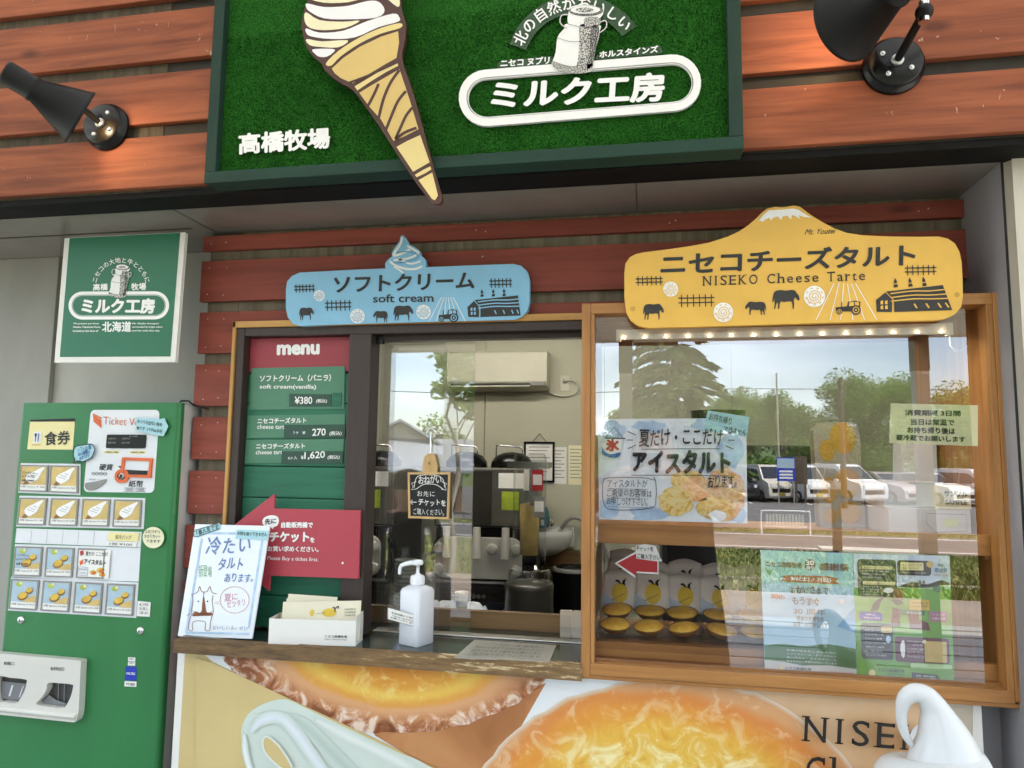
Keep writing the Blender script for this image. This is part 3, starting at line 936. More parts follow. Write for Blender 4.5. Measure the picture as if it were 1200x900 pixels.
def churn(b, f, k, wl, white='cut_white', mid='stipple', dark='stipple_dark', ink='dark_ink'):
    """milk churn drawn in a 100 x 128 box through chart f"""
    F = lambda l: [f(p) for p in l]
    body = smooth_closed([(30, 36), (24, 46), (13, 62), (10, 90), (4, 112), (12, 122), (36, 130), (62, 128), (72, 120), (76, 90), (82, 64), (84, 50), (82, 38)], 3)
    b.poly(F(body), white, k)
    b.poly(F(smooth_closed([(52, 38), (80, 42), (82, 54), (76, 88), (71, 118), (58, 127), (44, 128), (48, 100), (50, 66)], 3)), mid, k + 1)
    b.poly(F(smooth_closed([(70, 44), (83, 44), (80, 70), (74, 104), (70, 118), (62, 120), (67, 90)], 3)), dark, k + 2)
    b.poly(F(smooth_closed([(5, 108), (36, 118), (70, 112), (71, 120), (58, 129), (36, 130), (10, 121)], 3)), mid, k + 2)
    b.poly(F(smooth_closed([(30, 30), (32, 14), (38, 4), (62, 1), (86, 8), (90, 18), (84, 28), (82, 42), (56, 42), (34, 38)], 3)), white, k + 1)
    b.poly(F(smooth_closed([(60, 26), (84, 26), (82, 42), (60, 42)], 3)), mid, k + 2)
    b.oval2(F, (61, 13), 29, 10, dark, k + 2); b.oval2(F, (60, 11.5), 25, 7.5, white, k + 3); b.oval2(F, (59, 12), 15, 4.5, mid, k + 4)
    for l in ([(31, 20), (20, 22), (18, 36), (29, 46)], [(85, 34), (94, 32), (95, 44), (84, 54)]):
        b.stroke(smooth_open(F(l), 4), wl * 3.2, mid, k + 2)
        b.stroke(smooth_open(F(l), 4), wl * 1.2, white, k + 3)
    for l in ([(12, 64), (40, 72), (80, 66)], [(5, 108), (36, 118), (72, 112)], [(30, 38), (56, 45), (83, 41)]):
        b.stroke(smooth_open(F(l), 4), wl, ink, k + 5)
MB.oval2 = lambda s, F, c, rx, ry, m, k: s.poly(F([ell(c, rx, ry, 2 * math.pi * i / 22) for i in range(22)]), m, k)
b = MB(A)
churn(b, lambda p: c3((415 + p[0] * 2.32, 22 + p[1] * 2.08)), 8, .5)
b.build('churn_emblem', big, loc=lr)

# ================================================================ spotlights
paint('lamp_white', '#e9dfc8', .35, amt=.03)
emis('bulb_warm', '#ffd9a0', 2)
def spotlight(name, label, basec, axis_from, axis_to, stud_to, r0, r1, lit=6.0, target=None):
    """basec: wall point; shade cone from axis_from (narrow) to axis_to (mouth)"""
    t = thing(name, label, 'spotlight', basec, group='spotlights on the fascia')
    C0 = Vector(basec)
    b = MB()
    b.lathe([(.001, -.028), (.052, -.028), (.056, -.025), (.057, -.012), (.064, -.010), (.065, -.002), (.065, 0)], C0, 'black_gloss', 40, (0, 1, 0))
    bs = b.build('wall_base', t, world=True)
    for i in range(4):
        a = rad(45 + 90 * i + 12); s_ = MB()
        q = C0 + Vector((math.cos(a) * .034, -.028, math.sin(a) * .034))
        s_.lathe([(.0001, -.005), (.004, -.0045), (.006, -.002), (.0065, .001)], q, 'chrome', 12, (0, 1, 0))
        s_.v = [tuple(Vector(v) - C0) for v in s_.v]
        s_.build('screw', bs)
    b = MB()
    b.lathe([(.0001, -.036), (.012, -.036), (.0135, -.033), (.0135, -.028)], C0 + Vector((0, 0, .0)), 'metal', 24, (0, 1, 0))
    b.build('stud', t, world=True)
    P0 = C0 + Vector((0, -.03, 0)); P1 = Vector(stud_to)
    b = MB(); b.tube([P0, P0.lerp(P1, .5) + Vector((0, -.004, 0)), P1], .0085, 'black_metal', 14)
    b.sphere(tuple(P1), .017, 'black_metal')
    ax = (Vector(axis_to) - Vector(axis_from)).normalized()
    side = ax.cross(Vector((0, 1, 0))).normalized()
    b.cyl(P1 - side * .022, P1 + side * .022, .0105, .0105, 'chrome', 16)
    b.build('arm', t, world=True)
    A0, A1 = Vector(axis_from), Vector(axis_to); ln = (A1 - A0).length
    b = MB()
    b.lathe([(.0001, 0), (r0 * .9, 0), (r0, .006), (r0, ln * .34), (r0 * 1.08, ln * .345), (r0 * 1.08, ln * .38), (r0 * 1.02, ln * .40), (r1 * .96, ln * .955), (r1, ln * .965), (r1, ln)], A0, 'black_metal', 48, ax)
    sh = b.build('shade', t, world=True)
    b = MB()
    b.lathe([(r1 - .002, ln), (r1 * .93, ln * .95), (r0, ln * .42), (r0 * .8, ln * .36), (.0001, ln * .36)], A0, 'lamp_white', 48, ax)
    b.v = [tuple(Vector(v) - C0) for v in b.v]; b.build('reflector', sh)
    b = MB()
    b.lathe([(.0001, ln * .36), (.012, ln * .40), (.018, ln * .5), (.024, ln * .62), (.022, ln * .72), (.012, ln * .78), (.0001, ln * .8)], A0, 'bulb_warm', 24, ax)
    b.v = [tuple(Vector(v) - C0) for v in b.v]; b.build('bulb', sh)
    ld = bpy.data.lights.new('spotlight_lamp', 'SPOT'); ld.energy = lit; ld.color = (1, .78, .5); ld.spot_size = rad(95); ld.spot_blend = .6; ld.shadow_soft_size = .02
    lo = bpy.data.objects.new('spotlight_lamp', ld); COL.objects.link(lo); lo.parent = sh
    lp = A0 + ax * ln * .86
    lo.location = lp - C0
    lo.rotation_euler = (-(ax)).to_track_quat('Z', 'Y').to_euler()
    return t
bl = spot(127, 150, YF)
spotlight('spotlight', 'black cone spotlight left of the turf sign, turned down to the right', bl, spot(4, 83, 1.39), spot(95, 138, 1.523), spot(80, 113, 1.555), .030, .074, .35)
br = spot(1046, 79, YF)
spotlight('spotlight', 'black cone spotlight right of the turf sign, tilted down to the left', br, spot(1088, -40, 1.36), spot(990, 26, 1.525), spot(1083, 14, 1.47), .036, .086, .35)

# ================================================================ green square sign under the soffit
paint('sign_green', '#1e6b4c', .38, amt=.04, scale=2)
ZS, YH = 2.186, 1.835
hl = (-1.535, YH, ZS)
hs_ = thing('hanging_sign', 'square green sign with white edge and milk churn emblem hanging above the ticket machine', 'sign', hl)
A = art(YH, hl)
b = MB(A); TL, TR, BR, BL = (76, 279.5), (217, 272.5), (205, 424), (64, 424.5)
b.slab([TL, TR, BR, BL], .0, .012, 'white_paint'); b.build('board', hs_, bevel=.001)
def inset(q, l, t, r, bt):
    f = quad4(*q); return [f(l, t), f(1 - r, t), f(1 - r, 1 - bt), f(l, 1 - bt)]
b = MB(A); b.poly(inset((TL, TR, BR, BL), .040, .0, .040, .042), 'sign_green', 1); b.build('green_face', hs_)
def c5(p): return (p[0] / 3.461, 240 + p[1] / 3.461)
b = MB(A)
s_ = 'ニセコの大地と牛とともに'
cc2, r2 = (492, 335), 110
for i, ch in enumerate(s_):
    a = rad(-164 + 148 * i / (len(s_) - 1)); p = c5((cc2[0] + r2 * math.cos(a), cc2[1] + r2 * math.sin(a)))
    b.glyph_at(ch, p, 7.0, a + math.pi / 2, 'cut_white', 2, .01)
b.text('高橋', c5((378, 349)), c5((438, 347)), c5((379, 321)), 'cut_white', 2, .03)
b.text('牧場', c5((533, 348)), c5((593, 346)), c5((534, 318)), 'cut_white', 2, .03)
ca, cb = c5((336, 409)), c5((630, 408))
b.tess([capsule(ca, cb, 16.5), capsule(ca, cb, 12.6)], 'cut_white', 2)
b.tess([capsule(ca, cb, 11.9), capsule(ca, cb, 11.5)], 'cut_white', 2)
b.text('ミルク工房', c5((330, 442)), c5((628, 442)), c5((334, 379)), 'cut_white', 2, .05)
b.text('北海道', c5((415, 516)), c5((533, 516)), c5((416, 473)), 'cut_white', 2, .03)
for t_, x0_, x1_, y_ in (('We present you from', 298, 402, 487), ('Niseko Takahashi Farm,', 298, 410, 501), ('located at the foot of', 297, 400, 516),
                         ('Mt. Niseko Annupuri', 538, 645, 487), ('surrounded by bright colors', 537, 660, 501), ('and the wide blue sky.', 537, 650, 516)):
    b.text(t_, c5((x0_, y_)), c5((x1_, y_)), c5((x0_, y_ - 9)), 'cut_white', 2, .02)
b.build('lettering', hs_)
b = MB(A); churn(b, lambda p: c5((440 + p[0] * 1.0, 242 + p[1] * 1.05)), 3, .35, mid='stipple', ink='sign_green'); b.build('churn_emblem', hs_)

# ================================================================ blue and yellow shaped signs
paint('sky_blue', '#89c1e2', .4, amt=.09, scale=6, rr=(.3, .5))
paint('sign_yellow', '#e7b64f', .4, amt=.09, scale=6, rr=(.3, .5))
paint('deep_black', '#232323', .45, amt=.06)
paint('mid_blue', '#5a9cc4', .4, amt=.05)
def fence_icon(b, x0, x1, y0, y1, m='dark_ink', n=6, sk=0):
    h = y1 - y0
    for i in range(n):
        x = x0 + (x1 - x0) * (i + .5) / n; b.stroke([(x, y0 - sk * i), (x + .4, y1 - sk * i)], 1.1, m, 2)
    for q in (.28, .66):
        b.stroke([(x0, y0 + h * q), (x1, y0 + h * q - sk * n)], 1.25, m, 3)
def cow_icon(b, x0, y0, x1, y1, flip, m='dark_ink'):
    pts = [(.0, .42), (.03, .2), (.12, .07), (.3, .04), (.5, .07), (.7, .03), (.82, .06), (.9, .2), (.97, .32), (1.0, .5), (.96, .58), (.9, .52), (.86, .42), (.8, .44), (.78, .6), (.8, .72), (.78, .98), (.74, .98), (.73, .76), (.7, .62), (.6, .6),
           (.4, .64), (.3, .6), (.26, .72), (.24, .98), (.19, .98), (.2, .74), (.16, .66), (.12, .78), (.09, .98), (.05, .98), (.07, .7), (.06, .45), (.02, .62), (-.02, .66)]
    b.poly([((x1 - (x1 - x0) * u) if flip else (x0 + (x1 - x0) * u), y0 + (y1 - y0) * v) for u, v in pts], m, 2)
def roll_icon(b, c, r, ink='mid_blue'):
    b.oval(c, r, r, 'cut_white', 2)
    sp = [(c[0] + r * (.12 + .6 * i / 30) * math.cos(i * .52), c[1] + r * (.12 + .6 * i / 30) * math.sin(i * .52)) for i in range(31)]
    b.stroke(sp, r * .08, ink, 3)
    for i in range(9):
        a = i * .7; b.stroke([(c[0] + r * .8 * math.cos(a), c[1] + r * .8 * math.sin(a)), (c[0] + r * .8 * math.cos(a + .3), c[1] + r * .8 * math.sin(a + .3))], r * .08, ink, 3)
def tractor_icon(b, x0, y0, x1, y1, m='dark_ink', bg='sky_blue'):
    f = lambda u, v: (x0 + (x1 - x0) * u, y0 + (y1 - y0) * v)
    b.poly([f(*p) for p in ((.02, .5), (.45, .42), (.5, .1), (.75, .02), (.98, .1), (.97, .45), (.98, .8), (.1, .8), (.02, .7))], m, 2)
    b.poly([f(*p) for p in ((.55, .14), (.72, .1), (.72, .4), (.53, .42))], bg, 3); b.poly([f(*p) for p in ((.76, .1), (.92, .14), (.92, .38), (.76, .4))], bg, 3)
    b.stroke([f(.25, .46), f(.25, .1)], 1, m, 2)
    rr = (y1 - y0)
    for (c, r) in ((f(.8, .7), rr * .36), (f(.16, .8), rr * .22)):
        b.oval(c, r, r, m, 3); b.ovalring(c, r * .6, r * .6, r * .18, bg, 4, 18); b.oval(c, r * .2, r * .2, bg, 4)
def barn_icon(b, f, m='dark_ink', lt='sky_blue'):
    b.poly([f(*p) for p in ((0, .5), (.13, .2), (.22, .48), (.21, 1.0), (.01, .98))], m, 2)
    b.poly([f(*p) for p in ((.14, .16), (.95, .0), (1.0, .97), (.24, 1.0), (.245, .5))], m, 2)
    for v0, v1 in ((.26, .17), (.42, .35), (.57, .52)):
        b.stroke(smooth_open([f(.2, v0), f(.5, v0 - .07), f(.75, v0 - .05), f(.99, v1)], 4), 1.3, lt, 3)
    for u in (.06, .12):
        for v in (.55, .75):
            b.poly([f(u, v), f(u + .035, v - .03), f(u + .035, v + .13), f(u, v + .13)], lt, 3)
    for u in (.5, .66, .82, .92):
        b.poly([f(u, .7), f(u + .02, .68), f(u + .05, .86), f(u + .03, .88)], lt, 3)
    for u in (.25, .46, .66):
        b.poly([f(u, .02), f(u + .015, -.2), f(u + .05, -.2), f(u + .065, .0)], m, 2); b.poly([f(u + .005, -.2), f(u + .03, -.36), f(u + .06, -.2)], m, 2)
        b.stroke([f(u, -.12), f(u + .065, -.13)], .8, lt, 3)

YB = 1.905
loc_ = (-.67, YB, 1.885)
bs = thing('soft_cream_sign', 'light blue shaped sign with a swirl on top, over the sliding window', 'sign', loc_)
A = art(YB, loc_)
def c7(p): return (220 + p[0] / 2.857, 260 + p[1] / 2.857)
b = MB(A)
edge = [(330, 225), (334, 200), (350, 182), (375, 171), (470, 166), (570, 161), (663, 157), (662, 140), (672, 126), (686, 116), (684, 104), (696, 84), (710, 66), (714, 48), (722, 46), (732, 62), (740, 76), (760, 86), (776, 98), (778, 112), (793, 124), (797, 140), (795, 153),
        (900, 149), (1000, 145), (1090, 142), (1115, 148), (1135, 166), (1143, 195), (1143, 268), (1137, 296), (1120, 316), (1095, 326), (900, 331), (600, 339), (375, 347), (352, 340), (336, 318), (330, 290)]
b.slab([c7(p) for p in edge], 0, .018, 'sky_blue'); b.build('board', bs, bevel=.0012)
b = MB(A)
for l, wd in (([(718, 52), (712, 75), (695, 100), (690, 112), (712, 108), (745, 92)], 2.6), ([(735, 80), (760, 95), (772, 105), (740, 122), (690, 128)], 2.2), ([(676, 132), (700, 148), (735, 158), (765, 157), (785, 148)], 2.6),
              ([(705, 122), (745, 140), (780, 132)], 2.2), ([(690, 150), (715, 165), (720, 172)], 1.8)):
    b.stroke(smooth_open([c7(p) for p in l], 5), wd, 'cut_white', 1, taper=None)
b.stroke(smooth_open([c7(p) for p in ((700, 104), (740, 100), (774, 116), (735, 134), (690, 138))], 5), 1.2, 'mid_blue', 2)
b.build('swirl_drawing', bs)
b = MB(A)
b.text('ソフトクリーム', c7((488, 239)), c7((960, 224)), c7((490, 181)), 'deep_black', 2, .03)
b.build('title_lettering', bs); b = MB(A)
b.text('soft cream', c7((621, 271)), c7((823, 268)), c7((621, 243)), 'deep_black', 2, .015)
b.build('subtitle_lettering', bs)
def icon(fn, nm, root, *a, **k):
    b = MB(A); fn(b, *a, **k); b.build(nm, root)
for q in ((345, 369, 333.5, 343), (381, 412, 352, 364.5), (573.5, 600, 326.5, 337.5)): icon(fence_icon, 'fence_drawing', bs, *q, sk=.1)
for q in ((351, 360, 368, 375.5, False), (437.5, 364, 454.5, 378, True), (461.5, 357.5, 484.5, 376, False)): icon(cow_icon, 'cow_drawing', bs, *q)
for q, r_ in (((441, 247), 6.5), ((569, 316), 8.5), ((790, 302), 8.5)): icon(roll_icon, 'hay_roll_drawing', bs, c7(q), r_)
icon(tractor_icon, 'tractor_drawing', bs, 514, 362, 536.5, 377)
b = MB(A)
for a_, c_ in ((850, 808), (858, 832), (866, 858), (873, 882), (881, 905), (889, 930)):
    b.stroke([c7((a_, 252)), c7((c_, 333))], .8, 'cut_white', 1)
f_ = quad4(c7((935, 252)), c7((1115, 246)), c7((1115, 316)), c7((938, 320))); b.build('field_drawing', bs); icon(barn_icon, 'barn_drawing', bs, f_)

YY = 1.782
loc_ = (.33, YY, 1.83)
ys_ = thing('cheese_tart_sign', 'yellow mountain shaped sign above the glass display case', 'sign', loc_)
A = art(YY, loc_)
def c8(p): return (720 + p[0] / 2.791, 230 + p[1] / 2.791)
edge = [(34, 250), (38, 220), (52, 200), (72, 190), (95, 185), (180, 174), (250, 164), (310, 153), (370, 134), (410, 115), (440, 95), (462, 76), (482, 56), (500, 42), (525, 36), (545, 38), (565, 36), (586, 31), (606, 36), (625, 50), (650, 68), (680, 86), (720, 107), (760, 121), (810, 129), (900, 133),
        (1000, 134), (1060, 133), (1090, 140), (1112, 155), (1127, 182), (1134, 215), (1137, 270), (1138, 330), (1132, 362), (1112, 385), (1085, 398), (1050, 404), (800, 409), (500, 418), (250, 426), (110, 429), (80, 422), (55, 405), (40, 378), (34, 330)]
b = MB(A); b.slab([c8(p) for p in edge], 0, .016, 'sign_yellow'); b.build('board', ys_, bevel=.0012)
b = MB(A)
b.poly([c8(p) for p in ((472, 80), (490, 58), (506, 46), (545, 44), (584, 40), (602, 44), (622, 58), (645, 70), (618, 68), (604, 62), (606, 74), (590, 64), (580, 62), (578, 76), (566, 64), (550, 66), (546, 78), (534, 66), (520, 70), (512, 80), (506, 70), (494, 76), (486, 84))], 'cut_white', 1)
b.build('snow_cap', ys_)
b = MB(A)
b.text('ニセコチーズタルト', c8((150, 258)), c8((984, 226)), c8((152, 186)), 'deep_black', 2, .032)
b.build('title_lettering', ys_); b = MB(A)
b.text('Mt. Youtei', c8((622, 126)), c8((718, 122)), c8((629, 108)), 'deep_black', 2, .0)
b.build('mountain_lettering', ys_); b = MB(A)
def serif_text(b, t, bl, br, tl, m, k, off=.0):
    """letters with slab serifs laid at the ends of the stems; a-d: stems at top left, top right, bottom left, bottom right"""
    adv = {'N': .78, 'I': .42, 'S': .62, 'E': .64, 'K': .72, 'O': .82, 'C': .76, 'h': .64, 'e': .6, 's': .52, 'T': .68, 'a': .58, 'r': .46, 't': .4, ' ': .42}
    tot = sum(adv.get(c, .6) + .09 for c in t) - .09; x = 0
    X = lambda u, v: (bl[0] + u / tot * (br[0] - bl[0]) + v * (tl[0] - bl[0]), bl[1] + u / tot * (br[1] - bl[1]) + v * (tl[1] - bl[1]))
    for ch in t:
        wd = adv.get(ch, .6)
        if ch != ' ':
            vs, fs = glyphs(ch, off); a0 = min(v[0] for v in vs); a1 = max(v[0] for v in vs)
            hh = .69
            tw = wd * (.8 if ch not in 'I' else .28); xo = x + (wd - tw) / 2
            sx_ = tw / (a1 - a0)
            y = -k * LAYER
            b.add([b.P(X(xo + (v[0] - a0) * sx_, v[1] / hh), y) for v in vs], fs, m, False)
            top = 1.0; th = .055; bw = .12; c0 = xo + .05; c1 = xo + tw - .05
            if ch == 'h': top = 1.05
            if ch == 'r': top = .74
            bars = {'N': [(c0 - .02, 1), (c1, 1), (c0, 0)], 'I': [(xo + tw / 2, 1), (xo + tw / 2, 0)], 'E': [(c0 - .02, 1), (c0 - .02, 0)], 'K': [(c0, 1), (c1 - .02, 1), (c0, 0), (c1, 0)],
                    'h': [(c0 - .04, 1.04), (c0, 0), (c1, 0)], 'T': [(xo + tw / 2, 0)], 'r': [(c0 - .04, .72), (c0, 0)]}.get(ch, [])
            for cx, v in bars:
                v0, v1 = (v - th, v) if v > 0 else (0, th)
                b.poly([X(cx - bw, v0), X(cx + bw, v0), X(cx + bw, v1), X(cx - bw, v1)], m, k)
            ticks = {'E': [(c1 + .02, .84, 1), (c1 + .02, 0, .17)], 'T': [(xo, .82, 1), (xo + tw, .82, 1)], 'S': [(c1 + .01, .74, .95), (c0 - .01, .05, .26)], 'C': [(c1 + .02, .72, .98)], 's': [(c1 + .01, .5, .7)]}.get(ch, [])
            for cx, v0, v1 in ticks:
                b.poly([X(cx - .028, v0), X(cx + .028, v0), X(cx + .028, v1), X(cx - .028, v1)], m, k)
        x += wd + .09
serif_text(b, 'NISEKO Cheese Tarte', c8((287, 293)), c8((822, 274)), c8((287, 262)), 'deep_black', 2, .005)
b.build('subtitle_lettering', ys_)
for q in ((745, 776.5, 324, 335), (795, 837, 345.5, 360), (1060, 1097, 311, 323)): icon(fence_icon, 'fence_drawing', ys_, *q, sk=.12)
for q in ((754, 355.5, 778, 375, False), (873, 353, 897.5, 369.5, True), (905.5, 339, 937, 362.5, False)): icon(cow_icon, 'cow_drawing', ys_, *q)
for q, r_ in (((184, 304), 8.8), ((356, 380), 11.5), ((654, 328), 12.5)): icon(roll_icon, 'hay_roll_drawing', ys_, c8(q), r_, 'sign_yellow')
icon(tractor_icon, 'tractor_drawing', ys_, *c8((722, 341)), *c8((806, 386)), bg='sign_yellow')
b = MB(A)
for a_, c_ in ((718, 660), (735, 705), (750, 740), (762, 780), (775, 818), (788, 858)):
    b.stroke([c8((a_, 285)), c8((c_, 404))], .9, 'cut_white', 1)
b.build('field_drawing', ys_); icon(barn_icon, 'barn_drawing', ys_, quad4(c8((855, 300)), c8((1085, 290)), c8((1105, 375)), c8((855, 380))), lt='sign_yellow')
paint('worn_yellow', '#c89a3c', .5, amt=.1)
for c_ in ((60, 368), (1120, 322)):
    b = MB(A); b.oval(c8(c_), 3.2, 3, 'worn_yellow', 1, 14); b.build('screw_cap', ys_)
# ================================================================ ticket machine
paint('machine_green', '#2b7641', .32, amt=.10, scale=4, spec=.45, rr=(.24, .44), stretch=(1, 1, .45))
paint('machine_grey', '#c9c7c4', .45, amt=.04, scale=3)
paint('panel_white', '#dfe1e6', .35, amt=.03)
paint('plate_cream', '#e9dca0', .4, amt=.03)
paint('tray_white', '#d3d0c8', .38, amt=.04, scale=5)
paint('tray_dark', '#3b3a38', .3, amt=.2)
paint('paper_blue', '#a9d3dd', .7, amt=.05, scale=9)
paint('paper_white', '#eceae6', .75, amt=.03, scale=9)
paint('paper_cream', '#ece6c4', .75, amt=.04, scale=9)
paint('orange_ink', '#d9652f', .5)
paint('photo_tan', '#d0b470', .35, amt=.14, scale=24)
paint('photo_blue', '#a9c0cf', .35, amt=.12, scale=18)
paint('photo_brown', '#8a5f35', .4, amt=.2, scale=30)
paint('photo_yellow', '#d8b243', .4, amt=.2, scale=40)
paint('photo_green', '#a8bb3c', .4, amt=.2, scale=30)
paint('pink_paper', '#d9a9a2', .6)
YM = 1.885
ml = (-1.627, YM, 0)
mach = thing('ticket_machine', 'tall green meal ticket vending machine with rows of picture buttons', 'ticket machine', ml)
A = art(YM, ml)
b = MB()
xl, xr, zt = -1.903, -1.351, 1.651
prof = []   # cabinet outline in plan with rounded front corners
def plan(r, x0, x1, y0, y1, n=6):
    pts = [(x0, y1), (x0, y0 + r)]
    for i in range(n + 1):
        a = math.pi + math.pi / 2 * i / n; pts.append((x0 + r + r * math.cos(a), y0 + r + r * math.sin(a)))
    for i in range(n + 1):
        a = -math.pi / 2 + math.pi / 2 * i / n; pts.append((x1 - r + r * math.cos(a), y0 + r + r * math.sin(a)))
    pts.append((x1, y1))
    return pts
pl = plan(.016, xl, xr, YM, YM + .022)
n_ = len(pl)
vs = [(x, y, z) for z in (.06, zt) for x, y in pl]
b.add(vs, [(i, i + 1, n_ + i + 1, n_ + i) for i in range(n_ - 1)] , 'machine_green', True)
b.add(vs, [tuple(range(n_, 2 * n_)), tuple(range(n_))], 'machine_green', False)
b.build('front_door', mach, world=True)
b = MB(); b.box((xl + .003, YM + .0225, .03), (xr - .002, YM + .22, zt - .004), 'machine_grey'); b.build('cabinet', mach, world=True, bevel=.003)
b = MB(); b.tube([(xr - .025, YM + .03, zt - .002), (xr - .02, YM + .032, zt + .008), (xr, YM + .04, zt + .008), (xr + .01, YM + .05, zt - .004), (xr + .06, 1.935, zt - .016)], .0025, 'black_metal', 8); b.build('power_cord', mach, world=True)

b = MB(A)
b.poly([(35.5, 493.5), (88.2, 490.5), (85.5, 527), (32, 526.5)], 'plate_cream', 1)
b.poly([(36, 492), (88.2, 490.3), (88.1, 494), (35.6, 494.2)], 'black_ink', 2)
b.poly([(40, 506), (49.5, 505.5), (48.3, 519), (38.6, 519.5)], 'white_paint', 2)
for x in (42.4, 45.6):
    b.stroke([(x + .4, 508), (x - .6, 517.5)], 1.1, 'blue_ink', 3)
b.poly([(41.3, 508), (44, 508), (43.4, 511.5), (41.2, 511.5)], 'blue_ink', 3)
b.stroke([(38, 521.5), (48, 521.2)], .8, 'worn_yellow', 3)
b.text('食券', (52.3, 522.3), (82.3, 520.5), (53, 506), 'deep_black', 3, .02)
b.build('name_plate', mach)
# money panel
b = MB(A)
fp = quad4((106.5, 480.3), (187.3, 480.3), (180.5, 577.5), (98, 576.5))
b.poly([fp(*p) for p in rrect(0, 0, 1, 1, .06)], 'panel_white', 1)
b.poly([(109.5, 485.5), (119, 491.8), (119.5, 502), (110.2, 494)], 'orange_ink', 3)
b.poly([(109.5, 484.3), (119.8, 489.5), (119.2, 491), (109.3, 485.5)], 'orange_ink', 3)
b.text('Ticket Vending', (121.3, 500.2), (186, 503.5), (122, 488.2), 'orange_ink', 3, -.008)
b.build('money_panel', mach)
b = MB(A)
b.slab([fp(*p) for p in rrect(.275, .30, .84, .465, .02)], -.004, -.001, 'black_gloss')
b.build('display', mach)
b = MB(A)
for t_, u, v in (('釣銭切れ', .30, .36), ('使用中止', .50, .36), ('硬貨', .30, .41), ('紙幣', .50, .41), ('投入金額', .60, .33)):
    b.text(t_, fp(u, v), fp(u + .12, v), fp(u, v - .022), 'grey_plastic', 7, 0)
b.text('硬貨', fp(.195, .735), fp(.385, .735), fp(.205, .655), 'deep_black', 3, .02)
b.poly([fp(.46, .68), fp(.58, .68), fp(.52, .72)], 'deep_black', 3)
b.text('紙幣', fp(.635, .93), fp(.84, .935), fp(.64, .85), 'deep_black', 3, .01)
for u0, u1 in ((.25, .47), (.62, .84)):
    b.poly([fp(u0, .495), fp(u1, .495), fp(u1, .53), fp(u0, .53)], 'plate_cream', 2)
    b.text('釣銭切れご確認', fp(u0 + .02, .522), fp(u1 - .02, .522), fp(u0 + .02, .504), 'dark_ink', 3, .01)
for i in range(4):
    b.ovalring(fp(.125 + i * .055, .775), 2.0, 1.8, .4, 'dark_ink', 3, 16)
    b.text(('500', '100', '50', '10')[i], fp(.105 + i * .055, .782), fp(.145 + i * .055, .782), fp(.105 + i * .055, .768), 'dark_ink', 3, 0)
for i, t_ in enumerate(('2000', '1000')):
    q = [fp(u, v) for u, v in ((.58 + .16 * i, .945), (.72 + .16 * i, .945), (.72 + .16 * i, .985), (.58 + .16 * i, .985))]
    b.stroke(q, .5, 'dark_ink', 3, True); b.text(t_, fp(.60 + .16 * i, .977), fp(.70 + .16 * i, .977), fp(.60 + .16 * i, .953), 'dark_ink', 3, 0)
b.text('取消レバー', fp(.07, .855), fp(.27, .86), fp(.07, .835), 'dark_ink', 3, 0)
b.build('panel_lettering', mach)
b = MB(A)
b.slabhole([fp(*p) for p in rrect(.44, .72, .64, .885, .08)], [fp(*p) for p in rrect(.475, .755, .605, .85, .06)], -.006, -.001, 'orange_ink')
c_ = fp(.54, .80); q = spot(c_[0], c_[1], YM)
b.lathe([(.0001, -.006), (.006, -.008), (.0095, -.006), (.0105, -.001)], Vector(q) - Vector(ml), 'metal', 20, (0, 1, 0))
b.poly([fp(.525, .78), fp(.555, .78), fp(.55, .825), fp(.52, .825)], 'black_ink', 13)
b.build('coin_slot', mach)
b = MB(A)
b.slabhole([fp(*p) for p in ((.53, .575), (.96, .585), (.955, .82), (.515, .81))], [fp(*p) for p in ((.57, .61), (.925, .62), (.915, .785), (.56, .78))], -.007, -.001, 'orange_ink')
b.slab([fp(*p) for p in ((.57, .61), (.925, .62), (.915, .785), (.56, .78))], -.003, -.001, 'panel_white')
b.slab([fp(*p) for p in ((.60, .725), (.90, .735), (.895, .79), (.60, .785))], -.0055, -.001, 'black_ink')
b.build('bill_slot', mach)
b = MB(A)
b.slab([fp(*p) for p in smooth_closed([(.03, .90), (.10, .885), (.20, .87), (.31, .845), (.30, .88), (.22, .94), (.12, .975), (.05, .96)], 3)], -.005, -.001, 'grey_plastic')
b.build('return_lever', mach, bevel=.001)
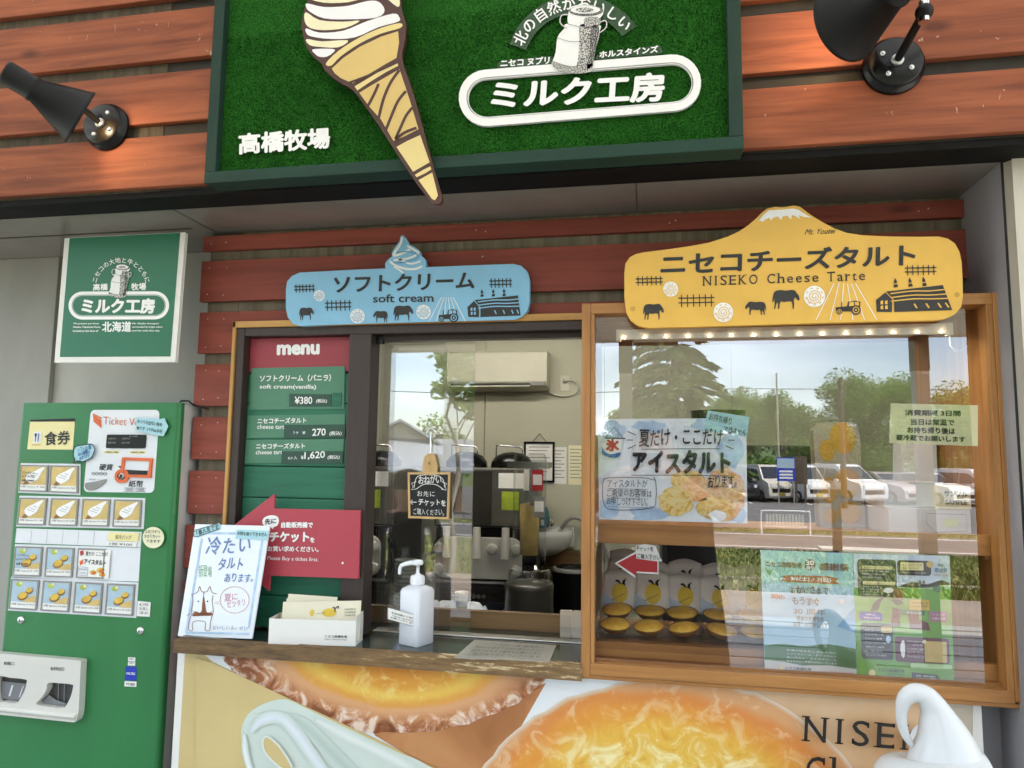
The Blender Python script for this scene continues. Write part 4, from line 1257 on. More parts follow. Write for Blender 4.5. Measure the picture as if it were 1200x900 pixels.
# picture buttons: rows as photographed
def cr(p): return (p[0] / 2.045, 460 + p[1] / 2.045)
rows = [
    (((51, 169), (194, 171), (193, 246), (45, 240)), ['cream', 'cream', None, None], 2),
    (((48, 247), (349, 253), (345, 327), (40, 321)), ['cream'] * 4, 4),
    (((37, 363), (338, 372), (333, 453), (30, 443)), ['tart', 'tart', 'poster', None], 4),
    (((28, 441), (333, 455), (327, 540), (20, 522)), ['tart'] * 4, 4)]
prices = {0: ['1個 1piece ¥ 380', '2個 2piece ¥ 760'], 1: ['3個 3piece ¥1,140', '4個 4piece ¥1,520', '5個 5piece ¥1,900', '6個 6piece ¥2,280'],
          2: ['1個 1piece ¥ 270', '2個 2piece ¥ 540'], 3: ['3個 3piece ¥ 810', '4個 4piece ¥1,080', '5個 5piece ¥1,350', '6個 6piece ¥1,620']}
for r_, (qd, items, nb) in enumerate(rows):
    f = quad4(*[cr(p) for p in qd])
    b = MB(A); b.slab([f(0, 0), f(1, 0), f(1, 1), f(0, 1)], -.002, -.0002, 'panel_white'); b.build('button_row', mach)
    for i, it in enumerate(items):
        if it is None: continue
        u0, u1 = i / nb + .012, (i + 1) / nb - .02
        g_ = comp(f, lambda a, c, u0=u0, u1=u1: (u0 + (u1 - u0) * a, .06 + .88 * c))
        b = MB(A)
        b.slabhole([g_(*p) for p in ((0, 0), (1, 0), (1, 1), (0, 1))], [g_(*p) for p in ((.05, .05), (.95, .05), (.95, .95), (.05, .95))], -.007, -.002, 'grey_plastic')
        b.slab([g_(*p) for p in ((.05, .05), (.95, .05), (.95, .95), (.05, .95))], -.0055, -.002, 'paper_white')
        K = 9
        if it == 'cream':
            b.poly([g_(*p) for p in ((.06, .06), (.94, .06), (.94, .74), (.06, .74))], 'photo_tan', K)
            b.poly([g_(*p) for p in smooth_closed([(.30, .64), (.23, .5), (.28, .38), (.40, .29), (.56, .21), (.70, .13), (.85, .07), (.88, .11), (.80, .23), (.74, .36), (.68, .50), (.56, .60), (.42, .67)], 3)], 'cream_white', K + 1)
            for q_ in ([(.32, .42), (.45, .46), (.58, .5)], [(.4, .35), (.52, .4), (.63, .42)], [(.54, .29), (.62, .33), (.68, .34)]):
                b.stroke([g_(*p) for p in q_], .5, 'grey_plastic', K + 2)
            b.poly([g_(*p) for p in ((.25, .58), (.40, .68), (.28, .74), (.15, .74), (.19, .68))], 'photo_brown', K + 2)
        elif it == 'tart':
            b.poly([g_(*p) for p in ((.06, .06), (.94, .06), (.94, .74), (.06, .74))], 'photo_blue', K)
            b.poly([g_(*p) for p in ((.94, .5), (.94, .74), (.5, .74), (.6, .6))], 'photo_tan', K + 1)
            b.oval(g_(.3, .16), 3.6, 2.8, 'photo_green', K + 1, 12); b.oval(g_(.38, .12), 2, 1.8, 'plate_cream', K + 2, 10)
            for c_, rx in ((g_(.70, .33), 4.6), (g_(.48, .52), 6.2)):
                b.oval((c_[0] - .3, c_[1] + 1.4), rx, rx * .72, 'photo_brown', K + 2, 16, -.35); b.oval(c_, rx * .88, rx * .6, 'photo_yellow', K + 3, 16, -.35)
        else:
            b.poly([g_(*p) for p in ((.04, .0), (1.2, .03), (1.18, 1.0), (.02, .96))], 'paper_white', K)
            b.text('夏だけ ここだけ', g_(.3, .24), g_(1.1, .25), g_(.3, .1), 'dark_ink', K + 1, .01)
            b.text('アイスタルト', g_(.26, .52), g_(1.05, .56), g_(.27, .34), 'black_ink', K + 1, .04)
            for c_, rx in ((g_(.62, .8), 4.0), (g_(.88, .72), 4.6), (g_(.95, .86), 3.6)):
                b.oval(c_, rx, rx * .7, 'photo_yellow', K + 1, 16); b.oval((c_[0] + 1, c_[1] + .5), rx * .6, rx * .4, 'orange_ink', K + 2, 12)
            b.stroke([g_(*p) for p in ((.08, .62), (.42, .64), (.42, .92), (.06, .9))], .5, 'blue_ink', K + 1, True)
            b.text('お持ち帰り', g_(.1, .74), g_(.4, .75), g_(.1, .66), 'blue_ink', K + 1, 0); b.text('できません', g_(.1, .86), g_(.4, .87), g_(.1, .78), 'blue_ink', K + 1, 0)
            b.poly([g_(*p) for p in ((.08, .1), (.2, .06), (.24, .2), (.12, .26))], 'red_ink', K + 1); b.poly([g_(*p) for p in ((.1, .44), (.22, .36), (.24, .52), (.12, .58))], 'orange_ink', K + 1)
        if it != 'poster':
            b.text(prices[r_][i], g_(.1, .86), g_(.92, .86), g_(.1, .78), 'dark_ink', K + 1, .005)
            if r_ in (0, 2) and i == 0:
                for q_, t_ in enumerate(('ソフトクリーム', '(バニラ)', 'soft cream')):
                    b.text(t_, g_(.12, .34 + q_ * .14), g_(.55, .34 + q_ * .14), g_(.12, .24 + q_ * .14), 'dark_ink', K + 3, .02)
        b.build('picture_button', mach)
f = quad4(*[cr(p) for p in ((41, 325), (341, 334), (338, 371), (37, 360))])
b = MB(A); b.slab([f(0, 0), f(1, 0), f(1, 1), f(0, 1)], -.002, -.0002, 'panel_white')
for i in range(1, 6): b.stroke([f(i / 8, .06), f(i / 8, .94)], .35, 'grey_plastic', 4)
b.build('button_row', mach)
b = MB(A)
b.slab([f(.745, .08), f(.985, .08), f(.98, .62), f(.74, .6)], -.006, -.002, 'plate_cream'); b.text('保冷バッグ', f(.80, .5), f(.93, .5), f(.80, .22), 'dark_ink', 10, 0)
b.slab([f(.735, .64), f(.975, .66), f(.97, .98), f(.73, .96)], -.0055, -.002, 'paper_white'); b.text('1個 ¥100', f(.76, .9), f(.94, .91), f(.76, .72), 'dark_ink', 10, 0)
b.build('bag_button', mach)
b = MB(A); b.poly([(162, 704), (177.3, 705.5), (176, 722.7), (160.5, 721.8)], 'paper_white', 3)
for i in range(3): b.text(('▲この商品', 'お渡し', '済み')[i], (164, 709.5 + i * 5), (174.5, 710 + i * 5), (164, 706 + i * 5), 'dark_ink', 4, 0)
b.build('side_label', mach)
for c_ in ((25, 726.5), (165, 739)):
    q = spot(c_[0], c_[1], YM); b = MB()
    b.lathe([(.0001, -.007), (.0055, -.0075), (.0095, -.005), (.0115, -.003), (.0118, 0)], Vector(q) - Vector(ml), 'chrome', 24, (0, 1, 0))
    b.box((q.x - ml[0] - .001, q.y - ml[1] - .0082, q.z - .0045), (q.x - ml[0] + .001, q.y - ml[1] - .006, q.z + .0045), 'black_ink'); b.build('lock', mach)
# maker's sticker and sponsor marks, bottom right
b = MB(A)
b.poly([(150.5, 770), (159, 770.4), (158.6, 780), (150.2, 779.6)], 'paper_white', 2); b.stroke([(150.4, 775), (158.8, 775.4)], .6, 'dark_ink', 3)
for v in (773, 778): b.text('検査済', (152, v), (157.2, v + .2), (152, v - 2.2), 'dark_ink', 3, 0)
paint('sticker_blue', '#1c35b0', .3)
b.poly([(147.6, 781), (160.7, 781.6), (160, 797.6), (146.7, 797)], 'sticker_blue', 2); b.text('VALTEC', (148.5, 790.2), (159, 790.8), (148.5, 787.4), 'white_paint', 3, .04)
b.poly([(146.5, 798), (160.5, 798.6), (160.2, 804.8), (146, 804.2)], 'paper_white', 2); b.text('VT-B20', (148, 803), (158.5, 803.5), (148, 799.8), 'dark_ink', 3, .02)
b.build('sticker', mach)
# moulded tray with the change cup and the ticket cup: a thick face with two real recesses
Af = art(YM, ml)
paint('cup_grey', '#7f8184', .3, amt=.08, metal=.3)
face = smooth_closed([(-4, 766), (0, 763.5), (4, 763), (50, 767), (96, 771), (102, 772.5), (102, 778), (101, 800), (100, 822), (99, 834), (96, 842), (88, 842.5), (45, 838), (2, 833.5), (-4, 831)], 3)
hl_ = smooth_closed([(4, 791), (20, 791.5), (38, 793.5), (39.2, 797), (37, 806), (31, 817), (26, 821), (12, 819.5), (3, 818)], 3)
hr_ = smooth_closed([(64, 797.5), (78, 797.8), (92, 799.3), (93, 803), (90.5, 813), (86, 822), (81, 826.5), (64, 825), (50, 822), (57, 814), (62, 805)], 3)
b = MB(Af); D_ = .024
b.A = Af
k_ = D_ / LAYER
b.tess([face, hl_, hr_], 'tray_white', k_)
for l in (face, hl_, hr_):
    q = [Af(*p) for p in l]; n_ = len(q)
    b.add([(a, -D_, c) for a, c in q] + [(a, -.001, c) for a, c in q], [(i, (i + 1) % n_, n_ + (i + 1) % n_, n_ + i) for i in range(n_)], 'tray_white', True)
lo_ = [(0, 826), (48, 831), (97, 836)]
q = [Af(*p) for p in lo_]; b.tube([(a, -D_ + .001, c - .001) for a, c in q], .0085, 'tray_white', 14)
tray = b.build('tray', mach)
for l, kind in ((hl_, 0), (hr_, 1)):
    b = MB(Af); b.poly(l, 'tray_dark', .0025 / LAYER)
    if kind == 0:
        b.poly([(4, 797.5), (38.5, 801), (36.5, 808), (31, 817), (26, 820), (4, 818)], 'cup_grey', .006 / LAYER); b.poly([(12, 815), (16, 802), (18, 802.3), (14, 815.2)], 'panel_white', .0065 / LAYER); b.poly([(24, 816), (29, 803), (30, 803), (25.5, 816)], 'panel_white', .0065 / LAYER)  # the pale slanted strips are glints of the glossy cup, drawn in
    else:
        for x in (70, 77): b.poly([(x, 800), (x + .8, 800), (x + .3, 822), (x - .5, 822)], 'cup_grey', .006 / LAYER)
        b.poly([(52, 821.5), (60, 813), (68, 819), (80, 823), (79, 826), (64, 825)], 'cup_grey', .008 / LAYER)
    b.build('cup', tray)
b = MB(Af); b.poly([(6, 799), (36, 802), (33, 812), (26, 819), (6, 817)], 'acrylic', .015 / LAYER); b.build('flap', tray)
b = MB(Af)
b.text('釣銭口', (13, 776.5), (25, 777), (13, 772.6), 'dark_ink', D_ / LAYER + 1, .01); b.text('食券取出口', (67, 782.8), (83, 783.4), (67, 778.6), 'dark_ink', D_ / LAYER + 1, .01)
b.build('tray_lettering', tray)

# handwritten paper notes stuck on the machine
def note(name, label, outline, m, Y, lines, k=0, edge=None, th=.0012, cat='note'):
    P_ = [spot(p[0], p[1], Y) for p in outline]
    loc = (sum(p.x for p in P_) / len(P_), Y, min(p.z for p in P_))
    A_ = art(Y, loc); b = MB(A_); b.slab(outline, 0, th, m); t = thing(name, label, cat, loc)
    b.build('paper', t)
    b = MB(A_)
    for s_, bl_, br_, tl_, ink, off in lines: b.hand(s_, bl_, br_, tl_, ink, 1, off)
    if edge: b.stroke(outline, edge[0], edge[1], 1, True)
    b.build('handwriting', t)
    return t
note('paper_note', 'pale blue handwritten arrow note stuck over the ticket panel of the machine', [(159.5, 488.5), (162, 489.5), (188, 491), (192.5, 490), (197, 500), (191.5, 511), (185, 510.5), (158.5, 504.5), (160, 498)], 'paper_blue', 1.8755,
     [('おつりの出ない券売', (161, 495.5), (190, 500), (161.3, 491), 'dark_ink', .01), ('機です 2千円は不可', (160, 503), (190, 508), (160.5, 498.8), 'dark_ink', .01)])
note('paper_note', 'light blue cloud shaped note with dark outline beside the meal ticket plate', smooth_closed([(86, 534), (88, 524), (97, 521.5), (107, 520.5), (111, 526), (108, 535), (103, 538.5), (97, 541), (91, 540), (86, 543), (88, 538.5)], 3), 'paper_blue', 1.8765,
     [('ソフトは1種', (91, 530.5), (107, 526.5), (90.5, 525), 'blue_ink', .01), ('200種類の', (91, 535), (106, 531.5), (91, 530.5), 'blue_ink', .01), ('味あります', (93, 539.5), (105, 536), (93, 535), 'blue_ink', .01)], edge=(1.2, 'dark_ink'))
note('paper_note', 'round cream handwritten note stuck at the right edge of the ticket machine', [ell((179.5, 630), 12.5, 12.5, 2 * math.pi * i / 28) for i in range(28)], 'paper_cream', 1.8762,
     [('ふたつずつ', (170, 624.5), (188, 625), (170, 620.5), 'dark_ink', .01), ('小さくカット', (169, 630), (188.5, 630.5), (169, 626), 'dark_ink', .01), ('できます', (171, 635.5), (188, 636.2), (171, 632), 'dark_ink', .01)])
# ================================================================ menu board inside the frame
wood('menu_green', '#1c6148', '#2a7457', 'x', knots=False, rough=.55)
paint('menu_red', '#9c3a45', .5, amt=.04, scale=3)
paint('plate_green', '#4c8064', .32, amt=.04, scale=4)
paint('plate_dark', '#274a3c', .4, amt=.05)
paint('arrow_red', '#b3424f', .5, amt=.05, scale=3)
YN = 1.955
nl = (-1.01, YN, 1.003)
menu = thing('menu_board', 'green menu board with red header listing soft cream and cheese tart prices', 'menu board', nl)
A = art(YN, nl)
def cm(p): return (260 + p[0] / 3.6, 370 + p[1] / 3.6)
b = MB()
zs = [1.832, 1.7705, 1.661, 1.610, 1.520, 1.447, 1.355, 1.27, 1.18, 1.095, 1.004]
b.box((-1.176, YN, 1.7475), (-.8425, YN + .015, 1.851), 'menu_red')
b.build('header', menu, world=True, bevel=.001)
b = MB(); zz = [1.744, 1.652, 1.559, 1.466, 1.374, 1.281, 1.188, 1.095, 1.0035]
for i in range(8): b.box((-1.176, YN, zz[i + 1] + .0025), (-.8425, YN + .015, zz[i] - (.002 if i == 0 else 0)), 'menu_green')
b.build('green_boards', menu, world=True, bevel=.0015)
b = MB(); b.box((-1.177, YN + .016, 1.0035), (-.842, YN + .02, 1.851), 'gap_dark'); b.build('backing', menu, world=True)
b = MB(A); b.text('menu', cm((232, 168)), cm((413, 164)), cm((233, 122)), 'cut_white', 2, .05); b.build('header_lettering', menu)
for qd in (((128, 222), (520, 214), (516, 392), (118, 396)), ((112, 422), (520, 416), (518, 510), (107, 516)), ((104, 525), (516, 520), (512, 614), (98, 622))):
    b = MB(A); b.slab([cm(p) for p in qd], -.003, -.0003, 'plate_green'); b.build('menu_plate', menu, bevel=.0004)
b = MB(A)
K = 6
b.text('ソフトクリーム（バニラ）', cm((162, 280)), cm((462, 277)), cm((164, 250)), 'cut_white', K, .03)
b.text('soft cream(vanilla)', cm((162, 313)), cm((400, 314)), cm((163, 290)), 'cut_white', K, .02)
b.build('menu_lettering', menu); b = MB(A)
b.text('ニセコチーズタルト', cm((153, 456)), cm((359, 453)), cm((154, 432)), 'cut_white', K, .03)
b.text('cheese tart', cm((152, 478)), cm((266, 478)), cm((153, 459)), 'cut_white', K, .01)
b.build('menu_lettering', menu); b = MB(A)
b.text('ニセコチーズタルト', cm((147, 562)), cm((353, 560)), cm((148, 539)), 'cut_white', K, .03)
b.text('cheese tart', cm((146, 585)), cm((258, 584)), cm((147, 567)), 'cut_white', K, .01)
b.build('menu_lettering', menu)
for qd in (((288, 330), (465, 332), (464, 383), (288, 383)), ((267, 461), (524, 459), (522, 515), (265, 517)), ((256, 572), (514, 571), (512, 624), (255, 626))):
    b = MB(A); b.slab([cm(p) for p in qd], -.0058, -.0035, 'plate_dark'); b.build('price_plate', menu)
b = MB(A); b.slab([cm(p) for p in ((470, 326), (508, 325), (506, 384), (468, 385))], -.005, -.0032, 'menu_green'); b.build('price_plate', menu)
b = MB(A); K = 10
b.text('¥380', cm((312, 374)), cm((386, 373)), cm((312, 342)), 'cut_white', K, .02); b.text('(税込)', cm((402, 371)), cm((448, 370)), cm((402, 352)), 'cut_white', K, .02)
b.build('price_lettering', menu); b = MB(A)
b.text('1ヶ', cm((308, 500)), cm((330, 500)), cm((308, 487)), 'cut_white', K, .01); b.text('¥', cm((344, 500)), cm((357, 500)), cm((344, 487)), 'cut_white', K, .01)
b.text('270', cm((385, 508)), cm((442, 506)), cm((386, 477)), 'cut_white', K, .02); b.text('(税込)', cm((458, 508)), cm((509, 506)), cm((459, 488)), 'cut_white', K, .02)
b.build('price_lettering', menu); b = MB(A)
b.text('6ヶ入', cm((284, 607)), cm((323, 606)), cm((284, 593)), 'cut_white', K, .01); b.text('¥', cm((338, 606)), cm((350, 606)), cm((338, 590)), 'cut_white', K, .01)
b.text('1,620', cm((352, 609)), cm((439, 604)), cm((353, 575)), 'cut_white', K, .02); b.text('(税込)', cm((450, 608)), cm((501, 606)), cm((451, 589)), 'cut_white', K, .02)
b.build('price_lettering', menu)

# red arrow board: tickets from the machine first
YA = 1.905
al = (-.93, YA, 1.19)
arr = thing('arrow_sign', 'red arrow shaped board pointing left below the menu, about buying a ticket first', 'sign', al)
A = art(YA, al)
def ca_(p): return (200 + p[0] / 4.092, 560 + p[1] / 4.092)
b = MB(A)
b.slab([(252, 633), ca_((497, 78)), ca_((496, 149)), ca_((908, 158)), ca_((899, 482)), ca_((475, 467)), ca_((469, 541))], 0, .008, 'arrow_red'); b.build('board', arr, bevel=.0008)
b = MB(A)
b.text('自動販売機で', ca_((530, 240)), ca_((682, 240)), ca_((532, 211)), 'cut_white', 2, .04)
b.text('チケット', ca_((474, 308)), ca_((665, 308)), ca_((476, 258)), 'cut_white', 2, .05); b.text('を', ca_((669, 310)), ca_((692, 310)), ca_((669, 285)), 'cut_white', 2, .03)
b.text('お買い求めください。', ca_((466, 352)), ca_((710, 356)), ca_((467, 325)), 'cut_white', 2, .03)
b.text('Please Buy a ticket first.', ca_((464, 398)), ca_((708, 406)), ca_((466, 374)), 'cut_white', 2, .005)
b.poly([ca_(p) for p in smooth_closed([(440, 212), (450, 190), (480, 179), (510, 184), (520, 205), (512, 228), (496, 236), (490, 246), (482, 238), (455, 236)], 3)], 'cut_white', 1)
b.text('先に', ca_((452, 225)), ca_((508, 219)), ca_((452, 197)), 'dark_ink', 2, .03)
b.oval(ca_((825, 408)), 1.3, 1.5, 'cut_white', 1, 12)
b.build('lettering', arr)

# white hand drawn sign leaning on the counter
rl = Vector((-1.172, 1.838, 1.0005))
RZ, RX = rad(-5), rad(-9)
rm = Euler((RX, 0, RZ)).to_matrix()
paint('laminate', '#e4e9ef', .18, amt=.02, spec=.6)
sg = thing('hand_drawn_sign', 'white laminated sign with a hand drawn brown cow leaning at the counter end', 'sign', rl, (RX, 0, RZ))
A = tilted(rl, rm)
q_ = [(208.5, 745), (229, 614.5), (316, 616.5), (295, 748.5)]
b = MB(A); b.slab([q_[1], q_[2], q_[3], q_[0]], 0, .004, 'laminate'); b.build('board', sg, bevel=.0006)
paint('wash_blue', '#b4cbe6', .5, amt=.25, scale=25); paint('brown_pen', '#8a5238', .6); paint('pink_pen', '#d48f9c', .6); paint('green_pen', '#7fae7a', .6); paint('blue_pen', '#6d86b8', .6, amt=.2, scale=40)
b = MB(A)
for l in ([(150, 290), (75, 740)], [(440, 300), (375, 720)], [(160, 265), (440, 268)], [(70, 742), (380, 748)]):
    b.stroke([ca_(p) for p in smooth_open(l, 12)], 2.6, 'wash_blue', 1)
b.hand('冷たい', ca_((165, 360)), ca_((385, 362)), ca_((180, 275)), 'blue_pen', 2, .012)
b.hand('タルト', ca_((222, 442)), ca_((350, 440)), ca_((232, 382)), 'blue_pen', 2, .012)
b.hand('あります。', ca_((255, 500)), ca_((415, 502)), ca_((260, 458)), 'blue_pen', 2, .008)
b.hand('新登場', ca_((135, 480)), ca_((200, 474)), ca_((135, 425)), 'green_pen', 2, .0)
b.hand('おいしいよ。ぜひ', ca_((200, 728)), ca_((372, 732)), ca_((200, 706)), 'blue_pen', 2, -.005)
b.build('handwriting', sg)
b = MB(A)
for l in ([(100, 560), (130, 548), (140, 520), (150, 545), (175, 545), (190, 520), (198, 548), (222, 556)], [(105, 562), (108, 590), (102, 640), (115, 655), (190, 660), (205, 640), (200, 590), (205, 562)], [(162, 545), (156, 590), (160, 650)],
          [(104, 650), (90, 690), (88, 728), (106, 730), (110, 690), (165, 690), (166, 728), (188, 730), (192, 690), (204, 650)], [(95, 650), (78, 660)], [(112, 640), (130, 655), (180, 655), (198, 640)]):
    b.stroke(smooth_open([ca_(p) for p in l], 4), .65, 'brown_pen', 2)
b.poly([ca_(p) for p in smooth_closed([(152, 600), (160, 570), (166, 600), (172, 640), (185, 655), (130, 655), (148, 640)], 3)], 'brown_pen', 1)
b.poly([ca_(p) for p in smooth_closed([(108, 655), (120, 640), (150, 650), (190, 645), (196, 658), (110, 664)], 3)], 'brown_pen', 1)
for c_ in ((134, 592), (178, 592)): b.oval(ca_(c_), .9, 1.0, 'dark_ink', 2, 10)
b.ovalring(ca_((308, 585)), 17, 15.5, .6, 'pink_pen', 2); b.stroke([ca_(p) for p in ((240, 590), (212, 600), (240, 606))], .6, 'pink_pen', 2)
b.hand('夏に', ca_((258, 590)), ca_((325, 582)), ca_((258, 555)), 'pink_pen', 2, .0); b.hand('ピッタリ', ca_((272, 625)), ca_((362, 610)), ca_((270, 590)), 'pink_pen', 2, .0)
b.build('cow_drawing', sg)
b = MB(A)
b.slab([ca_(p) for p in ((110, 262), (122, 248), (232, 217), (242, 228), (240, 246), (130, 286), (112, 284))], -.002, -.0005, 'paper_blue')
b.stroke([ca_(p) for p in ((112, 264), (124, 250), (230, 220), (238, 244), (130, 282), (114, 280))], .7, 'dark_ink', 4, True)
b.hand('1番人気です', ca_((126, 277)), ca_((236, 246)), ca_((122, 252)), 'dark_ink', 5, .01)
b.build('taped_note', sg)
b = MB(A)
b.slab([ca_(p) for p in ((318, 248), (472, 254), (468, 300), (312, 292))], -.002, -.0005, 'paper_blue')
b.hand('お持ち帰りできません', ca_((322, 276)), ca_((466, 282)), ca_((322, 256)), 'dark_ink', 5, .01)
b.build('taped_note', sg)

# white box of leaflets
paint('card_white', '#e9e7e3', .55, amt=.03); paint('card_inside', '#d8c99a', .6); paint('leaflet', '#e3dcc4', .55, amt=.04); paint('leaflet_yellow', '#d8b93e', .55)
gl_ = Vector((-.878, 1.857, 1.0))
RZ = rad(7)
box = thing('leaflet_box', 'white cardboard box full of leaflets on the counter below the red arrow', 'box', gl_, (0, 0, RZ))
b = MB(); w_, d_, h_ = .118, .036, .066
for a_, c_ in (((-w_, -d_, 0), (w_, -d_ + .002, h_)), ((-w_, d_ - .002, 0), (w_, d_, h_)), ((-w_, -d_ + .002, 0), (-w_ + .002, d_ - .002, h_)), ((w_ - .002, -d_ + .002, 0), (w_, d_ - .002, h_ + .012)), ((-w_ + .002, -d_ + .002, 0), (w_ - .002, d_ - .002, .002))):
    b.box(a_, c_, 'card_white')
b.box((-w_ + .0025, d_ - .0045, .003), (w_ - .0025, d_ - .0025, h_ - .001), 'card_inside'); b.box((w_ - .0045, -d_ + .0025, .003), (w_ - .0025, d_ - .003, h_ + .01), 'card_inside')
b.build('carton', box, bevel=.0006)
b = MB(lambda u, v: (u, v))
b.A = lambda u, v: (u, -v)
b2 = b
for v in b2.v: pass
b.text('ニセコ高橋牧場', (.035, -.021), (.095, -.021), (.035, -.028), 'dark_ink', 1, .01); b.text('NISEKO TAKAHASHI FARM', (.035, -.015), (.095, -.015), (.035, -.018), 'dark_ink', 1, 0)
b.stroke([(-.03, -.018), (.03, -.018)], .0006, 'off_white', 1)
b.v = [(x, y - d_, z) for x, y, z in b.v]
b.build('lettering', box)
for i, (dx, dy, rx, rz, w2, h2, lab) in enumerate(((.014, -.014, -13, 4, .215, .104, 'front cream leaflet with a yellow tart print standing in the white box'), (.002, .006, -12, -1, .20, .103, 'cream leaflet tucked behind the printed leaflet in the white box'), (-.030, .020, -9, -5, .14, .112, 'rearmost short leaflet sticking out above the others in the white box'))):
    p = gl_ + Matrix.Rotation(RZ, 3, 'Z') @ Vector((dx, dy, .004))
    t = thing('leaflet', lab, 'leaflet', p, (rad(rx), rad((-2, 1, 2)[i]), RZ + rad(rz) * .4), 'leaflets in the white box')
    b = MB(); b.box((-w2 / 2, -.0015 - .001 * i, 0), (w2 / 2, .0015, h2), 'leaflet'); b.build('paper', t, bevel=.0004)
    if i == 0:
        b = MB(lambda u, v: (u, v)); b.A = lambda u, v: (u, -v)
        b.oval((.022, -.074), .020, .011, 'leaflet_yellow', 1, 20); b.stroke(smooth_open([(.030, -.088), (.037, -.084), (.037, -.076)], 4), .003, 'black_ink', 2); b.stroke(smooth_open([(.037, -.084), (.045, -.090), (.047, -.084)], 4), .0026, 'black_ink', 2)
        b.stroke([(-.012, -.072), (.012, -.074)], .0008, 'dark_ink', 2); b.oval((-.025, -.074), .006, .009, 'leaflet_yellow', 1, 14)
        for j in range(3): b.text(('NISEKO', 'CHEESE', 'TARTE')[j], (.064, -.080 + .008 * j), (.094, -.080 + .008 * j), (.064, -.084 + .008 * j), 'dark_ink', 2, 0)
        b.v = [(x, y - .0016, z) for x, y, z in b.v]; b.build('print', t)

# hand sanitiser pump bottle
paint('bottle_white', '#e3e6ee', .25, amt=.02); paint('pump_white', '#eceef2', .22, amt=.02)
bl_ = Vector((-.612, 1.905, 1.0))
bot = thing('sanitizer_bottle', 'white square pump bottle of hand sanitizer standing on the counter', 'bottle', bl_, (0, 0, rad(-24)))
b = MB(); s_ = .035
def sq(r, z, h, n=4):
    return [(x, y, z) for x, y in rrect(-h, -h, h, h, r, n)]
rings = [sq(.008, 0, s_ - .002), sq(.009, .003, s_), sq(.009, .138, s_), sq(.012, .146, s_ * .93), sq(.012, .152, s_ * .62), sq(.0165, .154, .0165), sq(.0165, .158, .0165)]
n_ = len(rings[0]); vs = [p for r_ in rings for p in r_]
b.add(vs, [(i * n_ + j, i * n_ + (j + 1) % n_, (i + 1) * n_ + (j + 1) % n_, (i + 1) * n_ + j) for i in range(len(rings) - 1) for j in range(n_)], 'bottle_white', True)
b.add(rings[0], [tuple(range(n_))], 'bottle_white', False); b.add(rings[-1], [tuple(range(n_))], 'bottle_white', False)
b.build('bottle', bot)
b = MB()
b.lathe([(.019, .156), (.019, .176), (.0175, .179), (.0085, .181), (.0075, .184), (.0045, .184), (.0045, .206), (.012, .207), (.0145, .210), (.0145, .217), (.012, .220), (.0001, .221)], (0, 0, 0), 'pump_white', 32)
for i in range(28):
    a = 2 * math.pi * i / 28; b.box((.0188 * math.cos(a) - .0006, .0188 * math.sin(a) - .0006, .158), (.0188 * math.cos(a) + .0006, .0188 * math.sin(a) + .0006, .174), 'pump_white')
d_ = Matrix.Rotation(rad(24), 3, 'Z') @ Vector((-1, -.1, 0))
b.tube([Vector((0, 0, .2125)), d_ * .018 + Vector((0, 0, .2125)), d_ * .034 + Vector((0, 0, .209)), d_ * .046 + Vector((0, 0, .2045)), d_ * .050 + Vector((0, 0, .196)), d_ * .0505 + Vector((0, 0, .181))], [.007, .0065, .006, .0055, .0048, .0042], 'pump_white', 14)
b.build('pump', bot)
b = MB(lambda u, v: (u, -v))
ru = Matrix.Rotation(rad(24), 3, 'Z')
lab = [(-.068, -.098), (.022, -.080), (.022, -.050), (-.068, -.068)]
b.slab(lab, -.0395, -.0388, 'paper_white')
b.text('手指消毒にご協力を', (-.058, -.083), (.014, -.069), (-.058, -.088), 'dark_ink', 57, .01); b.text('Hand sanitizer', (-.054, -.076), (.006, -.064), (-.054, -.080), 'dark_ink', 57, 0); b.text('お願いいたします。', (-.060, -.071), (.012, -.0565), (-.060, -.0755), 'dark_ink', 57, .01)
b.stroke([(p[0] * .97, p[1] * 1.0) for p in lab], .0008, 'dark_ink', 57, True)
b.v = [tuple(ru @ Vector(v)) for v in b.v]
b.build('label', bot)

# clear laminated notice lying on the counter
paint('laminate_grey', '#a9a8a0', .15, amt=.05, scale=8, spec=.6)
def onz(px, py, Z):
    d = CR * (px - 600) - CU * (py - 450) + CF * F_PX
    return CAM_LOC + d * ((Z - CAM_LOC.z) / d.z)
b = MB()
q_ = [onz(*p, 1.0025) for p in ((532, 770.5), (644, 775), (652, 756), (556, 749.5))]
b.add([(p.x, p.y, 1.0008) for p in q_] + [(p.x, p.y, 1.0022) for p in q_], [(3, 2, 1, 0), (4, 5, 6, 7), (0, 1, 5, 4), (1, 2, 6, 5), (2, 3, 7, 6), (3, 0, 4, 7)], 'laminate_grey')
c0 = sum((Vector(p) for p in q_), Vector()) / 4
lam = thing('counter_notice', 'grey laminated notice lying flat on the counter in front of the open window', 'notice', (c0.x, c0.y, 1.0005))
b.build('sheet', lam, world=True)
b = MB(); fq = quad4(*[(p.x, p.y) for p in (q_[3], q_[2], q_[1], q_[0])])
for i, t_ in enumerate(('ソフトクリームはお一人様一個の販売です', '商品はお席までお持ち帰りください', '店内ではマスク着用をお願いします', 'ご協力ありがとうございます')):
    for ch_ in (t_,):
        vs, fs = glyphs(t_, .012); x0 = min(v[0] for v in vs); x1 = max(v[0] for v in vs)
        b.add([(*fq(.10 + .78 * (v[0] - x0) / (x1 - x0), .26 + .19 * i - .15 * v[1]), 1.0026) for v in vs], fs, 'dark_ink', False)
b.build('lettering', lam, world=True)

